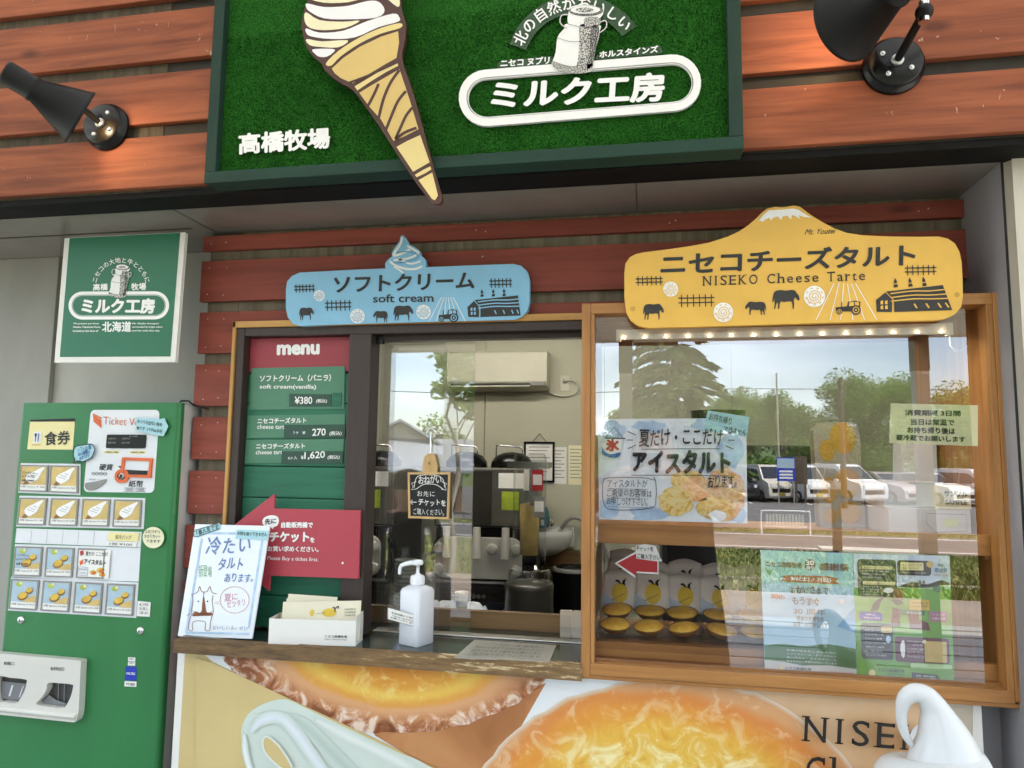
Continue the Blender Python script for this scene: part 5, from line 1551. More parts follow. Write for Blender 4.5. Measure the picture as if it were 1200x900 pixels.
# stack of paper cups in a plastic bag behind the glass, left; packets of napkins on the right
paint('cup_paper', '#c7c9c0', .6, amt=.06)
glass('plastic_film', .06, (.94, .95, .94), .08)
p = Vector((-.735, 2.085, .80))
cs = thing('cup_stack', 'tall stack of paper cups in a clear bag behind the left glass', 'cup stack', (-.735, 2.165, 1.0))
b = MB()
for i in range(15): b.lathe([(.030, .012 * i), (.034, .012 * i + .012), (.0355, .012 * i + .0115), (.0355, .012 * i + .0145), (.033, .012 * i + .0145)], (0, 0, .0), 'cup_paper', 28)
b.build('cups', cs)
b = MB(); rg = random.Random(2); pf = []
for z in [i * .012 for i in range(19)]: pf.append((.038 + rg.uniform(-.002, .004) + (.0 if z < .19 else (z - .19) * .35), z))
b.lathe(pf, (0, 0, 0), 'plastic_film', 18); b.build('plastic_bag', cs)
paint('napkin', '#cdbfae', .8, amt=.08, scale=14)
for i, (dx, lab) in enumerate(((-.225, 'left bundle of wrapped napkins standing at the right end of the window sill'), (-.190, 'right bundle of wrapped napkins against the display case post'))):
    nb_ = thing('napkin_bundle', lab, 'napkins', (dx, 2.085, 1.0), (0, 0, rad(6 - 9 * i)), 'napkin bundles on the sill')
    b = MB()
    for j in range(9):
        b.box((-.017 + rg.uniform(-.001, .001), -.027 + j * .006, 0), (.017 + rg.uniform(-.001, .001), -.0215 + j * .006, .066 + rg.uniform(-.003, .003)), 'napkin')
    b.build('napkins', nb_, bevel=.001)
    b = MB(); b.box((-.0185, -.029, .0003), (.0185, .0335, .030), 'plastic_film'); b.build('wrapper', nb_)

# small blackboard hanging from a suction hook on the pane
wood('pale_wood', '#c09a63', '#d8b57e', 'z', knots=False); paint('blackboard', '#1c1b1d', .7, amt=.15, scale=14); paint('chalk', '#e6e6e2', .9)
YK = 1.992
kl = (-.60, YK, 1.33)
ck = thing('chalkboard', 'small wooden blackboard with chalk lettering hanging on the sliding glass', 'chalkboard', kl)
A = art(YK, kl)
def ck_(p): return (410 + p[0] / 4.286, 380 + p[1] / 4.286)
q_ = [(478.3, 553.5), (528, 553.5), (526, 608.5), (479.2, 607)]
fk = quad4(*q_)
b = MB(A); b.slabhole([fk(*p) for p in ((0, 0), (1, 0), (1, 1), (0, 1))], [fk(*p) for p in ((.045, .045), (.955, .045), (.955, .955), (.045, .955))], -.005, .006, 'pale_wood')
b.slab([ck_(p) for p in smooth_closed([(370, 752), (370, 690), (378, 662), (400, 648), (424, 656), (434, 684), (437, 752)], 2)], -.003, .006, 'pale_wood'); b.build('wooden_frame', ck)
b = MB(A); b.slab([fk(*p) for p in ((.045, .045), (.955, .045), (.955, .955), (.045, .955))], -.001, .005, 'blackboard'); b.build('board', ck)
b = MB(A); K = 3
b.stroke(smooth_open([fk(*p) for p in ((.14, .34), (.2, .12), (.35, .06), (.65, .06), (.82, .14), (.88, .32))], 5), .8, 'chalk', K); b.stroke(smooth_open([fk(*p) for p in ((.2, .36), (.35, .27), (.5, .25), (.68, .27), (.84, .36))], 5), .8, 'chalk', K)
for s_ in (-1, 1): b.stroke([fk(.5 + s_ * u, v) for u, v in ((.3, .2), (.42, .24), (.38, .3), (.42, .38), (.3, .36))], .7, 'chalk', K)
b.hand('おねがい', fk(.24, .25), fk(.8, .24), fk(.24, .08), 'chalk', K, .015)
b.hand('お先に', fk(.2, .52), fk(.66, .52), fk(.2, .39), 'chalk', K, .0)
b.hand('チケットを', fk(.24, .72), fk(.93, .72), fk(.24, .58), 'chalk', K, .02)
b.stroke([fk(.2, .65), fk(.05, .65)], .9, 'chalk', K); b.stroke([fk(.1, .6), fk(.045, .65), fk(.1, .7)], .8, 'chalk', K)
b.hand('ご購入ください。', fk(.1, .92), fk(.95, .92), fk(.1, .78), 'chalk', K, .005)
b.build('chalk_lettering', ck)
hkp = spot(505.5, 508, 2.0)
hk = thing('suction_hook', 'clear round suction hook on the glass above the little blackboard', 'hook', (hkp.x, 2.005, hkp.z))
b = MB(); b.lathe([(.021, -.0005), (.018, -.004), (.010, -.007), (.0001, -.008)], (0, 0, 0), 'acrylic', 28, (0, 1, 0)); b.lathe([(.0145, -.005), (.0172, -.0055), (.0172, -.008), (.0145, -.0085)], (0, 0, 0), 'chrome', 28, (0, 1, 0)); b.build('suction_cup', hk)
b = MB(); b.tube([(0, -.009, 0), (0, -.0105, -.014), (0, -.011, -.075), (0, -.013, -.088), (0, -.018, -.089), (.0, -.021, -.082)], .0022, 'chrome', 10); b.build('hook', hk)

# ================================================================ banner under the counter
YP = 1.83
pl_ = (-.27, YP, .06)
A = art(YP, pl_)
ban = thing('food_banner', 'large printed banner of baked cheese tarts and soft cream below the counter', 'banner', pl_)
mottle('print_tan', ['#bfab78', '#cdb67e', '#d8c48a'], 2, .3, .35)
mottle('print_white', ['#dbe0e6', '#e8eaec', '#eef0f1'], 3, .4, .35)
mottle('print_tin', ['#9a6238', '#b87c4c', '#c58d5d'], 5, .8, .35)
mottle('print_peach', ['#b98a5c', '#c79c70', '#d6b18a', '#ddc0a0'], 3.0, .6, .35)
mottle('print_grey', ['#a79a88', '#b8ad9c', '#c3b8a8'], 3, .5, .35)
b = MB()
xl_, xr_ = -1.272 - pl_[0], .737 - pl_[0]
b.box((xl_, .0, 0), (xr_, .02, .909 + .0), 'white_paint'); b.build('board', ban, bevel=.001)
b = MB(A)
xb = xr_ - .024
fz = lambda x, z: (x, -LAYER * .6, z)
b.add([fz(xl_ + .022, .02), fz(xb, .02), fz(xb, .908), fz(xl_ + .022, .908)], [(0, 1, 2, 3)], 'print_tan')
b.build('print_ground', ban)
# photographs printed on the banner; outlines in photograph pixels, continued below the picture's edge
ZT = .909
def Ab(px, py):
    x, z = A(px, py); return (x, min(z, ZT))
def tart_print(name, cpx, rpx, ramp, specks, gloss=None, sc=26):
    """printed tart: colours run by the distance from its centre, with baked blotches on the rim"""
    cx_, cz_ = A(*cpx); rx_ = abs(A(cpx[0] + rpx[0], cpx[1])[0] - cx_); rz_ = abs(A(cpx[0], cpx[1] + rpx[1])[1] - cz_)
    rx_ *= 1.2; rz_ *= 1.2
    m, nt, b_ = base(name, '#d99a40', .32)
    tc = N(nt, 'ShaderNodeTexCoord'); mp = N(nt, 'ShaderNodeMapping'); mp.vector_type = 'POINT'
    mp.inputs['Location'].default_value = (-cx_ / rx_, 0, -cz_ / rz_); mp.inputs['Scale'].default_value = (1 / rx_, 0, 1 / rz_)
    nt.links.new(tc.outputs['Object'], mp.inputs['Vector'])
    ln_ = N(nt, 'ShaderNodeVectorMath', operation='LENGTH'); nt.links.new(mp.outputs[0], ln_.inputs[0])
    n1 = N(nt, 'ShaderNodeTexNoise', Scale=sc * .35, Detail=5.0, Distortion=.6); n2 = N(nt, 'ShaderNodeTexNoise', Scale=sc, Detail=4.0, Roughness=.6, Distortion=1.1)
    for n in (n1, n2): nt.links.new(tc.outputs['Object'], n.inputs['Vector'])
    a1 = N(nt, 'ShaderNodeMath', operation='MULTIPLY_ADD'); a1.inputs[1].default_value = .13; nt.links.new(n1.outputs['Fac'], a1.inputs[0]); nt.links.new(ln_.outputs['Value'], a1.inputs[2])
    rp = N(nt, 'ShaderNodeValToRGB'); els = rp.color_ramp.elements; rp.color_ramp.interpolation = 'EASE'
    while len(els) < len(ramp): els.new(.5)
    for e_, (p_, c_) in zip(els, ramp): e_.position = p_ / 1.2; e_.color = (*lin(c_), 1)
    nt.links.new(a1.outputs[0], rp.inputs['Fac']); out = rp.outputs['Color']
    for r0, r1, lo, hi, col, amt in specks:
        mr = N(nt, 'ShaderNodeMapRange'); mr.inputs['From Min'].default_value = r0 / 1.2; mr.inputs['From Max'].default_value = r1 / 1.2; nt.links.new(ln_.outputs['Value'], mr.inputs['Value'])
        ms = N(nt, 'ShaderNodeMapRange'); ms.inputs['From Min'].default_value = lo; ms.inputs['From Max'].default_value = hi; ms.inputs['To Max'].default_value = amt; nt.links.new(n2.outputs['Fac'], ms.inputs['Value'])
        mu = N(nt, 'ShaderNodeMath', operation='MULTIPLY'); nt.links.new(mr.outputs[0], mu.inputs[0]); nt.links.new(ms.outputs[0], mu.inputs[1])
        mx = N(nt, 'ShaderNodeMixRGB'); mx.inputs['Color2'].default_value = (*lin(col), 1); nt.links.new(mu.outputs[0], mx.inputs['Fac']); nt.links.new(out, mx.inputs['Color1']); out = mx.outputs[0]
    nt.links.new(out, b_.inputs['Base Color'])
tart_print('print_tart_one', (460, 742), (203, 117), [(.0, '#dd9340'), (.42, '#d88a34'), (.60, '#dd9c3e'), (.70, '#e6bb55'), (.78, '#dd9f48'), (.84, '#d8a274'), (.93, '#c98f63'), (1.03, '#a9683f'), (1.1, '#8d5330')],
           [(.80, .86, .50, .62, '#f0dccb', .8), (.82, .92, .49, .36, '#6a3520', .9), (.76, .55, .50, .66, '#f3e08e', .6)], sc=19)
tart_print('print_tart_two', (782, 990), (236, 190), [(.0, '#e2bb4a'), (.45, '#e8c858'), (.80, '#e6b64c'), (.95, '#e0983f'), (1.04, '#d98a45'), (1.12, '#d6a070')],
           [(1.0, .6, .48, .64, '#f6ecb8', .85), (1.02, .6, .44, .34, '#d0882e', .6), (.84, .95, .54, .64, '#f1dcb4', .35)], sc=17)
def soft_stack(b, pts, cols, k, c=None, step=.05):
    """a soft-edged printed shape: the outline again and again, each time a little smaller and another tone"""
    c = c or (sum(p[0] for p in pts) / len(pts), sum(p[1] for p in pts) / len(pts))
    for i, m in enumerate(cols):
        b.poly([(c[0] + (p[0] - c[0]) * (1 - step * i), c[1] + (p[1] - c[1]) * (1 - step * i)) for p in pts], m, k + .35 * i)
def tone(n, c0, c1, cnt):
    a, c = lin(c0), lin(c1); out = []
    for i in range(cnt):
        nm = '%s %d' % (n, i); m, nt, b_ = base(nm, '#ffffff', .32); t = i / (cnt - 1); b_.inputs['Base Color'].default_value = (*[a[q] * (1 - t) + c[q] * t for q in range(3)], 1); out.append(nm)
    return out
b = MB(Ab)
b.poly([(232, 760), (700, 780), (1140, 800), (1140, 960), (560, 935), (512, 900), (400, 846), (250, 776)], 'print_white', 1)
b.poly([(805, 770), (1138, 800), (1132, 1250), (700, 1250), (760, 900)], 'print_peach', 2)
b.poly([(1085, 800), (1139, 800), (1135, 1200), (1070, 1200), (1090, 900)], 'print_grey', 3)
b.poly([(425, 838), (520, 845), (640, 800), (600, 870), (575, 905), (560, 935), (505, 900), (440, 862)], 'print_tin', 2)
rg = random.Random(4)
b.poly([ell((460, 742), 203 + rg.uniform(-2, 2), 117 + rg.uniform(-2, 2), 2 * math.pi * i / 90) for i in range(90)], 'print_tart_one', 4)
b.build('print_first_tart', ban)
b = MB(Ab)
edge2 = [ell((782, 990), 236 + rg.uniform(-2.5, 2.5), 190 + rg.uniform(-2.5, 2.5), 2 * math.pi * i / 100) for i in range(100)]
soft_stack(b, [(782 + (p[0] - 782) * 1.03, 990 + (p[1] - 990) * 1.03) for p in edge2], tone('print_halo', '#dccbb8', '#d89a5c', 4), 4, (782, 990), .009)
b.poly(edge2, 'print_tart_two', 6)
b.build('print_second_tart', ban)
b = MB(Ab)
# ground colour of the lower left covers the tart below the diagonal
b.poly([(230, 770), (250, 776), (400, 846), (512, 900), (560, 935), (520, 1000), (232, 1000)], 'print_tan', 7)
SW = '#ced9d1'
tone('print_swirl', SW, SW, 2)
b.poly(smooth_closed([(284.5, 868), (285, 850), (293, 835), (306, 826), (320, 820.5), (333, 818.5), (346, 822), (380, 839), (430, 863), (470, 882), (505, 898), (620, 975), (560, 1150), (330, 1000), (306, 925), (291, 893)], 4), 'print_swirl 0', 8)
def glow(nm, pts, w0, col, k, n=7):
    for i, m in enumerate(tone(nm, SW, col, n)):
        pp_ = smooth_open(pts, 6); b.stroke(pp_, w0 * (1 - .8 * i / (n - 1)), m, k + .3 * i, taper=[min(1, .35 + 3 * q / len(pp_)) for q in range(len(pp_))])
glow('print_streak', [(372, 843), (420, 868), (480, 898), (560, 950)], 15, '#e2e8e4', 9)
glow('print_shade', [(340, 836), (362, 852), (388, 878), (420, 910), (470, 965)], 17, '#bac9c0', 11.5)
glow('print_light', [(297, 856), (306, 845), (320, 839), (335, 842), (350, 858), (368, 884), (392, 918), (430, 970)], 15, '#e0e7ee', 14)
glow('print_edge', [(289.5, 858), (290.5, 880), (300, 910), (322, 955)], 8, '#f0f3f1', 16.5)
b.poly(smooth_closed([(313, 878), (311, 866), (316, 861), (328, 870), (341, 888), (345, 900), (336, 900), (323, 890)], 3), 'print_tan', 19)
b.stroke(smooth_closed([(313, 878), (311, 866), (316, 861), (328, 870), (341, 888), (345, 900), (336, 900), (323, 890)], 3), 2.0, 'print_edge 3', 19.4, True)
b.build('print_soft_cream', ban)
b = MB(A)
def cb8(p): return (920 + p[0] / 3.0, 600 + p[1] / 3.0)
serif_text(b, 'NISEKO', cb8((52, 795)), cb8((592, 842)), cb8((56, 708)), 'deep_black', 22, .01)
serif_text(b, 'Cheese Tarte', cb8((58, 945)), cb8((900, 1010)), cb8((62, 848)), 'deep_black', 22, .01)
b.build('lettering', ban)

# ================================================================ big soft cream model, lower right
paint('model_white', '#d4d6d9', .22, amt=.03, scale=4, spec=.5)
wood('cone_brown', '#a9743a', '#c99552', 'z', knots=False)
YG = 1.50
gl0 = spot(1100, 905, YG)
mod = thing('soft_serve_model', 'large glossy white soft serve ice cream model standing before the banner', 'display model', (gl0.x, YG, 0))
b = MB()
# stacked spiral coil that narrows towards the top
pts = []; rs = []
cx, cz = 0, gl0.z
turns = 3.1; n_ = 120
zb = gl0.z - .227
for i in range(n_ + 1):
    t = i / n_; a = t * turns * 2 * math.pi + 1.2
    R_ = .112 * (1 - t) ** .8 + .028
    pts.append(Vector((R_ * math.cos(a), R_ * math.sin(a) * .95, zb + .265 * t ** .9))); rs.append(.060 * (1 - .36 * t))
b.tube(pts, rs, 'model_white', 18)
b.lathe([(.10, zb - .05), (.12, zb), (.105, zb + .09), (.072, zb + .17), (.045, zb + .24), (.02, zb + .28)], (0, 0, 0), 'model_white', 36)
# the curl at the top: rises, bends over to the left and tapers to a tip
tp = [(1112, 925, 46), (1110, 895, 38), (1107, 868, 28), (1100.5, 845, 19.5), (1094, 828, 13.5), (1084, 815.5, 11), (1071.5, 812, 9.5), (1061, 818.5, 8), (1056.5, 832, 6), (1057, 848, 5.2), (1061, 861, 4.4), (1068, 873, 3)]
sm = smooth_open([(a, c, r_) for a, c, r_ in tp], 5)
cp = []; cr_ = []
for i, (a, c, r_) in enumerate(sm):
    q = spot(a, c, YG - .012 * math.sin(math.pi * i / len(sm))); cp.append((q.x - gl0.x, q.y - YG, q.z)); cr_.append(r_ * 1.5 / F_PX * .98)
b.tube(cp, cr_, 'model_white', 20)
b.build('swirl', mod)
b = MB(); b.lathe([(.125, zb - .03), (.150, zb - .06), (.145, zb - .10), (.125, zb - .12), (.085, .14), (.075, .12)], (0, 0, 0), 'cone_brown', 40); b.build('cone', mod)
b = MB(); b.lathe([(.0001, 0), (.19, 0), (.19, .02), (.09, .04), (.076, .12), (.0001, .12)], (0, 0, 0), 'white_gloss', 40); b.build('stand', mod)
# ================================================================ wooden display case
kx0, kx1, kz0, kz1, ky0, ky1 = -.158, .806, .972, 1.897, 1.80, 2.29
kl = (.325, 1.80, .972)
case = thing('display_case', 'wooden display case with glass front, shelves and a string of small lights', 'display case', kl)
def cp_(mb, name, bevel=0, parent=None, **k): return mb.build(name, parent or case, world=True, bevel=bevel, **k)
b = MB()
b.box((kx0, ky0, kz0), (kx0 + .022, ky0 + .045, kz1), 'case_wood_v'); b.box((kx0 + .0222, ky0 + .003, kz0 + .028), (kx0 + .032, ky0 + .045, kz1 - .027), 'case_wood_v')
cp_(b, 'post', .0015)
b = MB()
b.box((kx1 - .026, ky0 + .002, kz0 + .028), (kx1 - .012, ky0 + .045, kz1 - .027), 'case_wood_v'); b.box((kx1 - .0118, ky0, kz0 + .01), (kx1, ky0 + .045, kz1), 'case_wood_v')
cp_(b, 'post', .0015)
b = MB(); b.box((kx0 + .0222, ky0 + .0005, kz1 - .027), (kx1 - .0122, ky0 + .045, kz1 - .0003), 'case_wood'); cp_(b, 'top_rail', .0015)
b = MB(); b.box((kx0 + .0222, ky0 + .0005, kz0 + .006), (kx1 - .0122, ky0 + .026, kz0 + .034), 'case_wood'); b.box((kx0 + .004, ky0 + .004, kz0 - .004), (kx1 + .004, ky0 + .12, kz0 + .0055), 'case_wood'); cp_(b, 'bottom_rail', .0015)
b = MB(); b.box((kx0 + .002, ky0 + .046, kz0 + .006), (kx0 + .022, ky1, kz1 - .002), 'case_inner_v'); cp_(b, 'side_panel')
b = MB(); b.box((kx1 - .014, ky0 + .046, kz0 + .006), (kx1 - .001, ky1, kz1 - .002), 'case_wood_v'); cp_(b, 'side_panel')
b = MB(); b.box((kx0 + .02, ky0 + .047, kz1 - .02), (kx1 - .016, ky1, kz1 - .003), 'case_inner')
for i in range(11): b.box((kx0 + .023, ky0 + .05 + i * .04, kz1 - .024), (kx1 - .0165, ky0 + .085 + i * .04, kz1 - .0205), 'case_inner')
b.box((kx0 + .023, ky1 - .02, 1.862), (kx1 - .0165, ky1, kz1 - .024), 'case_inner')
cp_(b, 'ceiling_board')
b = MB(); b.box((kx0 + .0225, ky0 + .028, kz0 + .008), (kx1 - .0145, ky1, 1.012), 'case_inner'); cp_(b, 'floor_board')
b = MB(); b.box((kx0 + .0225, 1.852, 1.0122), (kx1 - .0145, 1.870, 1.047), 'case_wood'); b.box((kx0 + .0225, 1.849, 1.0122), (kx1 - .0145, 1.8515, 1.030), 'case_wood'); cp_(b, 'floor_rail', .001)
b = MB()
b.box((kx0 + .0225, 1.851, 1.289), (kx1 - .0145, 1.868, 1.337), 'case_wood'); b.box((kx0 + .0225, 1.868, 1.310), (kx1 - .0145, ky1 - .03, 1.322), 'case_wood')
for x in (kx0 + .024, kx1 - .03): b.box((x, 1.869, 1.278), (x + .014, ky1 - .03, 1.3095), 'case_wood')
cp_(b, 'shelf', .0012)
b = MB(); b.pane((kx0 + .033, 1.8275, kz0 + .036), (spot(1143, 600, 1.83).x, 1.8315, kz1 - .0285), 'case_glass'); cp_(b, 'front_glass')
# string of LED points on a clear rail
emis('led', '#ffe2b8', 12)
glass('led_tube', .10, (.97, .97, .95), .1)
lx0, lx1 = spot(731, 394, 1.875).x, spot(1103, 385, 1.875).x
lz = spot(731, 396, 1.875).z
b = MB(); b.box((lx0 - .012, 1.873, lz - .004), (lx1 + .012, 1.886, lz + .022), 'off_white'); st = cp_(b, 'light_rail', .001)
for i in range(15):
    x = lx0 + (lx1 - lx0) * i / 14
    b = MB(); b.sphere((x - kl[0], 1.869 - kl[1], lz + .001 - kl[2]), .0022, 'led', n=10, k=6); b.build('led_lamp', st)
ld = bpy.data.lights.new('strip_light', 'AREA'); ld.shape = 'RECTANGLE'; ld.size = .78; ld.size_y = .012; ld.energy = .55; ld.color = (1, .90, .74)
lo = bpy.data.objects.new('strip_light', ld); COL.objects.link(lo); lo.parent = st; lo.location = ((lx0 + lx1) / 2 - kl[0], 1.8795 - kl[1], lz - .0065 - kl[2]); lo.rotation_euler = (rad(14), 0, 0)
for x in (lx0 - .02, lx1 + .013):
    b = MB(); b.box((x, 1.870, lz - .008), (x + .012, 1.889, lz + .022), 'off_white'); b.v = [(p[0] - kl[0], p[1] - kl[1], p[2] - kl[2]) for p in b.v]; b.build('end_cap', st)
b = MB(); b.tube([(lx1 + .02, 1.88, lz), (lx1 + .024, 1.89, lz - .03), (lx1 + .04, 1.90, lz - .045), (lx1 + .085, 1.93, lz - .03)], .0018, 'off_white', 8); cp_(b, 'lamp_cord')

# papers taped on the inside of the front glass
YPG = 1.835
def sheet_thing(name, label, q, mat, Y=YPG, cat='poster', th=.0008):
    P_ = [spot(p[0], p[1], Y) for p in q]; loc = (sum(p.x for p in P_) / 4, Y, min(p.z for p in P_))
    t = thing(name, label, cat, loc); A_ = art(Y, loc); b = MB(A_); b.slab(q, 0, th, mat); b.build('paper', t)
    return t, A_
paint('sky_paper', '#e8ebf3', .55, amt=.10, scale=14); paint('wash_blue2', '#b5cbec', .6, amt=.3, scale=16)
mottle('water_tart', ['#c89432', '#e0b85a', '#efd79a', '#e3bd6c', '#cf9a42'], 40, 1.2, .6); mottle('water_orange', ['#d88a48', '#e8b07a', '#f2d0a8', '#e39a5c'], 36, 1.2, .6)
q_ = [(700.5, 491), (874.5, 490), (876, 613.5), (702, 608.5)]
ps, A = sheet_thing('tart_poster', 'blue watercolour poster with bold brush lettering about ice tarts in the case window', q_, 'sky_paper')
f = quad4(*q_)
b = MB(A)
rg = random.Random(9)
for c_, rx, ry in (((.1, .12), .1, .1), ((.35, .08), .12, .07), ((.9, .3), .09, .16), ((.06, .9), .08, .12), ((.33, .93), .14, .08), ((.92, .9), .07, .12), ((.72, .06), .1, .06)):
    b.poly([f(max(.004, min(.996, c_[0] + rx * math.cos(i * .45) * rg.uniform(.7, 1.2))), max(.005, min(.995, c_[1] + ry * math.sin(i * .45) * rg.uniform(.7, 1.2)))) for i in range(14)], 'wash_blue2', 1)
def blob(c_, rx, ry, m, k, n=26, w=.09):
    b.poly([f(min(.995, c_[0] + rx * math.cos(2 * math.pi * i / n) * rg.uniform(1 - w, 1 + w)), min(.995, c_[1] + ry * math.sin(2 * math.pi * i / n) * rg.uniform(1 - w, 1 + w))) for i in range(n)], m, k)
blob((.85, .72), .145, .25, 'water_orange', 2); blob((.60, .60), .12, .10, 'water_tart', 2); blob((.66, .68), .10, .12, 'water_orange', 3); blob((.52, .80), .115, .145, 'water_tart', 4); blob((.78, .86), .13, .11, 'water_tart', 3); blob((.80, .93), .06, .05, 'sky_paper', 5)
b.build('watercolour', ps)
b = MB(A); K = 8
b.hand('夏だけ・ここだけ', f(.275, .265), f(.84, .255), f(.28, .10), 'black_ink', K, .015, .04)
b.hand('アイスタルト', f(.215, .535), f(.90, .515), f(.22, .32), 'black_ink', K, .055, .05)
b.hand('おります。', f(.73, .655), f(.955, .65), f(.735, .545), 'black_ink', K, .015)
for v0, v1, u0, u1 in ((.30, .292, .29, .82), (.555, .55, .22, .88), (.66, .655, .73, .93)): b.stroke([f(u0, v0), f((u0 + u1) / 2, v0 - .006), f(u1, v1)], .8, 'dark_ink', K)
for s_, u0 in ((1, .255), (-1, .855)):
    for dv, dx in ((.16, .0), (.21, .02), (.26, .0)): b.stroke([f(u0 - s_ * dx, dv), f(u0 - s_ * (.055 + dx * .3), dv + (dv - .21) * .7)], 1.1, 'dark_ink', K)
b.hand('アイスタルトが', f(.055, .68), f(.33, .68), f(.055, .60), 'dark_ink', K, .0); b.hand('ご希望のお客様は', f(.05, .77), f(.36, .77), f(.05, .69), 'dark_ink', K, .0); b.hand('お申しつけ下さい。', f(.05, .855), f(.35, .855), f(.05, .775), 'dark_ink', K, .0)
b.stroke([f(*p) for p in smooth_closed([(.03, .64), (.07, .585), (.3, .58), (.375, .60), (.37, .57), (.385, .62), (.385, .78), (.35, .875), (.1, .90), (.035, .84)], 4)], .8, 'dark_ink', K, True)
for v in (.69, .785, .87): b.stroke([f(.06, v), f(.33, v + .003)], .35, 'dark_ink', K)
# shaved ice flag
b.stroke([f(.05, .19), f(.11, .08), f(.17, .19)], .7, 'dark_ink', K); b.stroke([f(.05, .19), f(.185, .195)], 1.5, 'dark_ink', K + 1)
b.poly([f(*p) for p in ((.05, .2), (.165, .2), (.145, .36), (.1, .385), (.02, .33))], 'paper_white', K); b.poly([f(*p) for p in smooth_closed([(.03, .29), (.05, .33), (.09, .35), (.15, .33), (.14, .375), (.09, .385), (.03, .35)], 3)], 'blue_ink', K + 1)
b.hand('氷', f(.055, .315), f(.14, .315), f(.055, .205), 'red_ink', K + 2, .06, .01)
b.build('lettering', ps)
q_ = [(829.5, 481), (878.5, 488.5), (875, 512), (824.5, 504)]
t, A = sheet_thing('paper_note', 'small blue note reading no takeaway taped over the top right corner of the watercolour poster', q_, 'paper_blue', 1.8335, 'note', .0005)
f = quad4(*q_); b = MB(A); b.hand('お持ち帰り', f(.05, .46), f(.62, .52), f(.05, .12), 'dark_ink', 1, .01); b.hand('できません', f(.45, .9), f(.98, .95), f(.45, .6), 'dark_ink', 1, .01); b.build('handwriting', t)

# small red arrow note
out_ = [(720.5, 660), (745, 646.5), (745.5, 639.5), (756, 637.5), (768, 640), (776, 658), (771.8, 657.5), (771.8, 673), (745, 671.5), (744.5, 677.5)]
P_ = [spot(p[0], p[1], YPG) for p in out_]; loc = (.0 + sum(p.x for p in P_) / len(P_), YPG, min(p.z for p in P_))
t = thing('arrow_note', 'small red paper arrow with a white tag pointing left above the tart bags', 'note', loc); A = art(YPG, loc)
b = MB(A); b.slab(out_, 0, .0008, 'paper_white'); b.build('paper', t)
b = MB(A); b.poly([(723.5, 660), (745.5, 648.5), (745.5, 654.5), (770.5, 658), (770.4, 671), (746, 669.5), (745.5, 675)], 'red_ink', 1)
b.hand('チケットを', (745.5, 645.5), (766, 646), (745.5, 640), 'dark_ink', 2, .02); b.hand('ご購入下さい', (746, 654), (774, 656.5), (746, 648), 'dark_ink', 2, .015); b.build('print', t)

# blue anniversary flyer
mottle('flyer_sky', ['#a9cfe6', '#b8daf0', '#c9e4f4'], 8, .6, .5); mottle('flyer_teal', ['#8fcbc8', '#a8dcd6', '#bfe6e2'], 16, 1, .5); paint('flyer_green', '#3f7444', .5, amt=.2, scale=16); paint('flyer_pale', '#dcd9d8', .5); paint('flyer_brown', '#7a5a45', .5); paint('flyer_ribbon', '#b86a48', .5); paint('flyer_blue', '#7fb4de', .5)
q_ = [(891, 644.5), (999.5, 648.5), (1004.5, 799), (896.5, 791.5)]
fl, A = sheet_thing('event_flyer', 'light blue anniversary flyer with a brown ribbon and dark green hill on the case glass', q_, 'flyer_sky')
f = quad4(*q_); b = MB(A)
b.poly([f(*p) for p in [(0.004, .004), (.996, .004), (.996, .26), (.8, .255), (.6, .27), (.4, .265), (.2, .25), (.004, .27)]], 'flyer_teal', 1)
b.poly([f(*p) for p in ((.996, .34), (.97, .37), (.996, .40))], 'flyer_teal', 2); b.poly([f(*p) for p in ((.996, .42), (.80, .575), (.996, .62))], 'flyer_blue', 1)
b.poly([f(*p) for p in smooth_open([(.004, .76), (.2, .74), (.45, .745), (.7, .72), (.996, .745)], 4) + [(.996, .90), (.7, .885), (.4, .90), (.2, .88), (.004, .875)]], 'flyer_green', 1)
b.poly([f(*p) for p in ((.004, .875), (.2, .88), (.4, .90), (.7, .885), (.996, .90), (.996, .996), (.004, .996))], 'flyer_pale', 2)
b.oval(f(.53, .10), 6.6, 6.6, 'flyer_brown', 3, 22); b.poly([f(*p) for p in ((.22, .20), (.3, .19), (.72, .185), (.84, .20), (.8, .225), (.86, .245), (.7, .245), (.3, .245), (.2, .235), (.25, .215))], 'flyer_ribbon', 3)
b.poly([f(*p) for p in smooth_closed([(.05, .14), (.09, .16), (.13, .14), (.11, .18), (.09, .2), (.06, .17)], 3)], 'green_pen', 3)
for c_ in ((.16, .36), (.86, .38), (.58, .395)): b.oval(f(*c_), 4, 3.6, 'flyer_pale', 2, 16)
b.build('print', fl)
b = MB(A); K = 6
b.text('ニセコ高橋牧場', f(.05, .13), f(.44, .13), f(.05, .085), 'flyer_brown', K, .03); b.text('30', f(.485, .105), f(.575, .105), f(.485, .065), 'cut_white', K, .04); b.text('周年', f(.485, .14), f(.575, .14), f(.485, .11), 'cut_white', K, .02)
b.text('感謝祭', f(.63, .14), f(.95, .14), f(.63, .08), 'flyer_brown', K, .03)
b.text('9/6(土)・7(日)', f(.31, .235), f(.75, .235), f(.31, .195), 'cut_white', K, .03)
b.hand('おかげさまで', f(.3, .33), f(.72, .33), f(.3, .27), 'flyer_brown', K, .02); b.hand('もうすぐ', f(.32, .42), f(.62, .42), f(.32, .355), 'flyer_brown', K, .02)
b.text('30 周年', f(.33, .495), f(.68, .495), f(.33, .445), 'flyer_brown', K, .0); b.hand('感謝の気持ちを', f(.36, .545), f(.66, .545), f(.36, .505), 'flyer_brown', K, .01); b.hand('皆様へお届けします', f(.32, .59), f(.70, .59), f(.32, .553), 'flyer_brown', K, .01)
b.text('30th', f(.09, .38), f(.24, .38), f(.09, .345), 'orange_ink', K, .02)
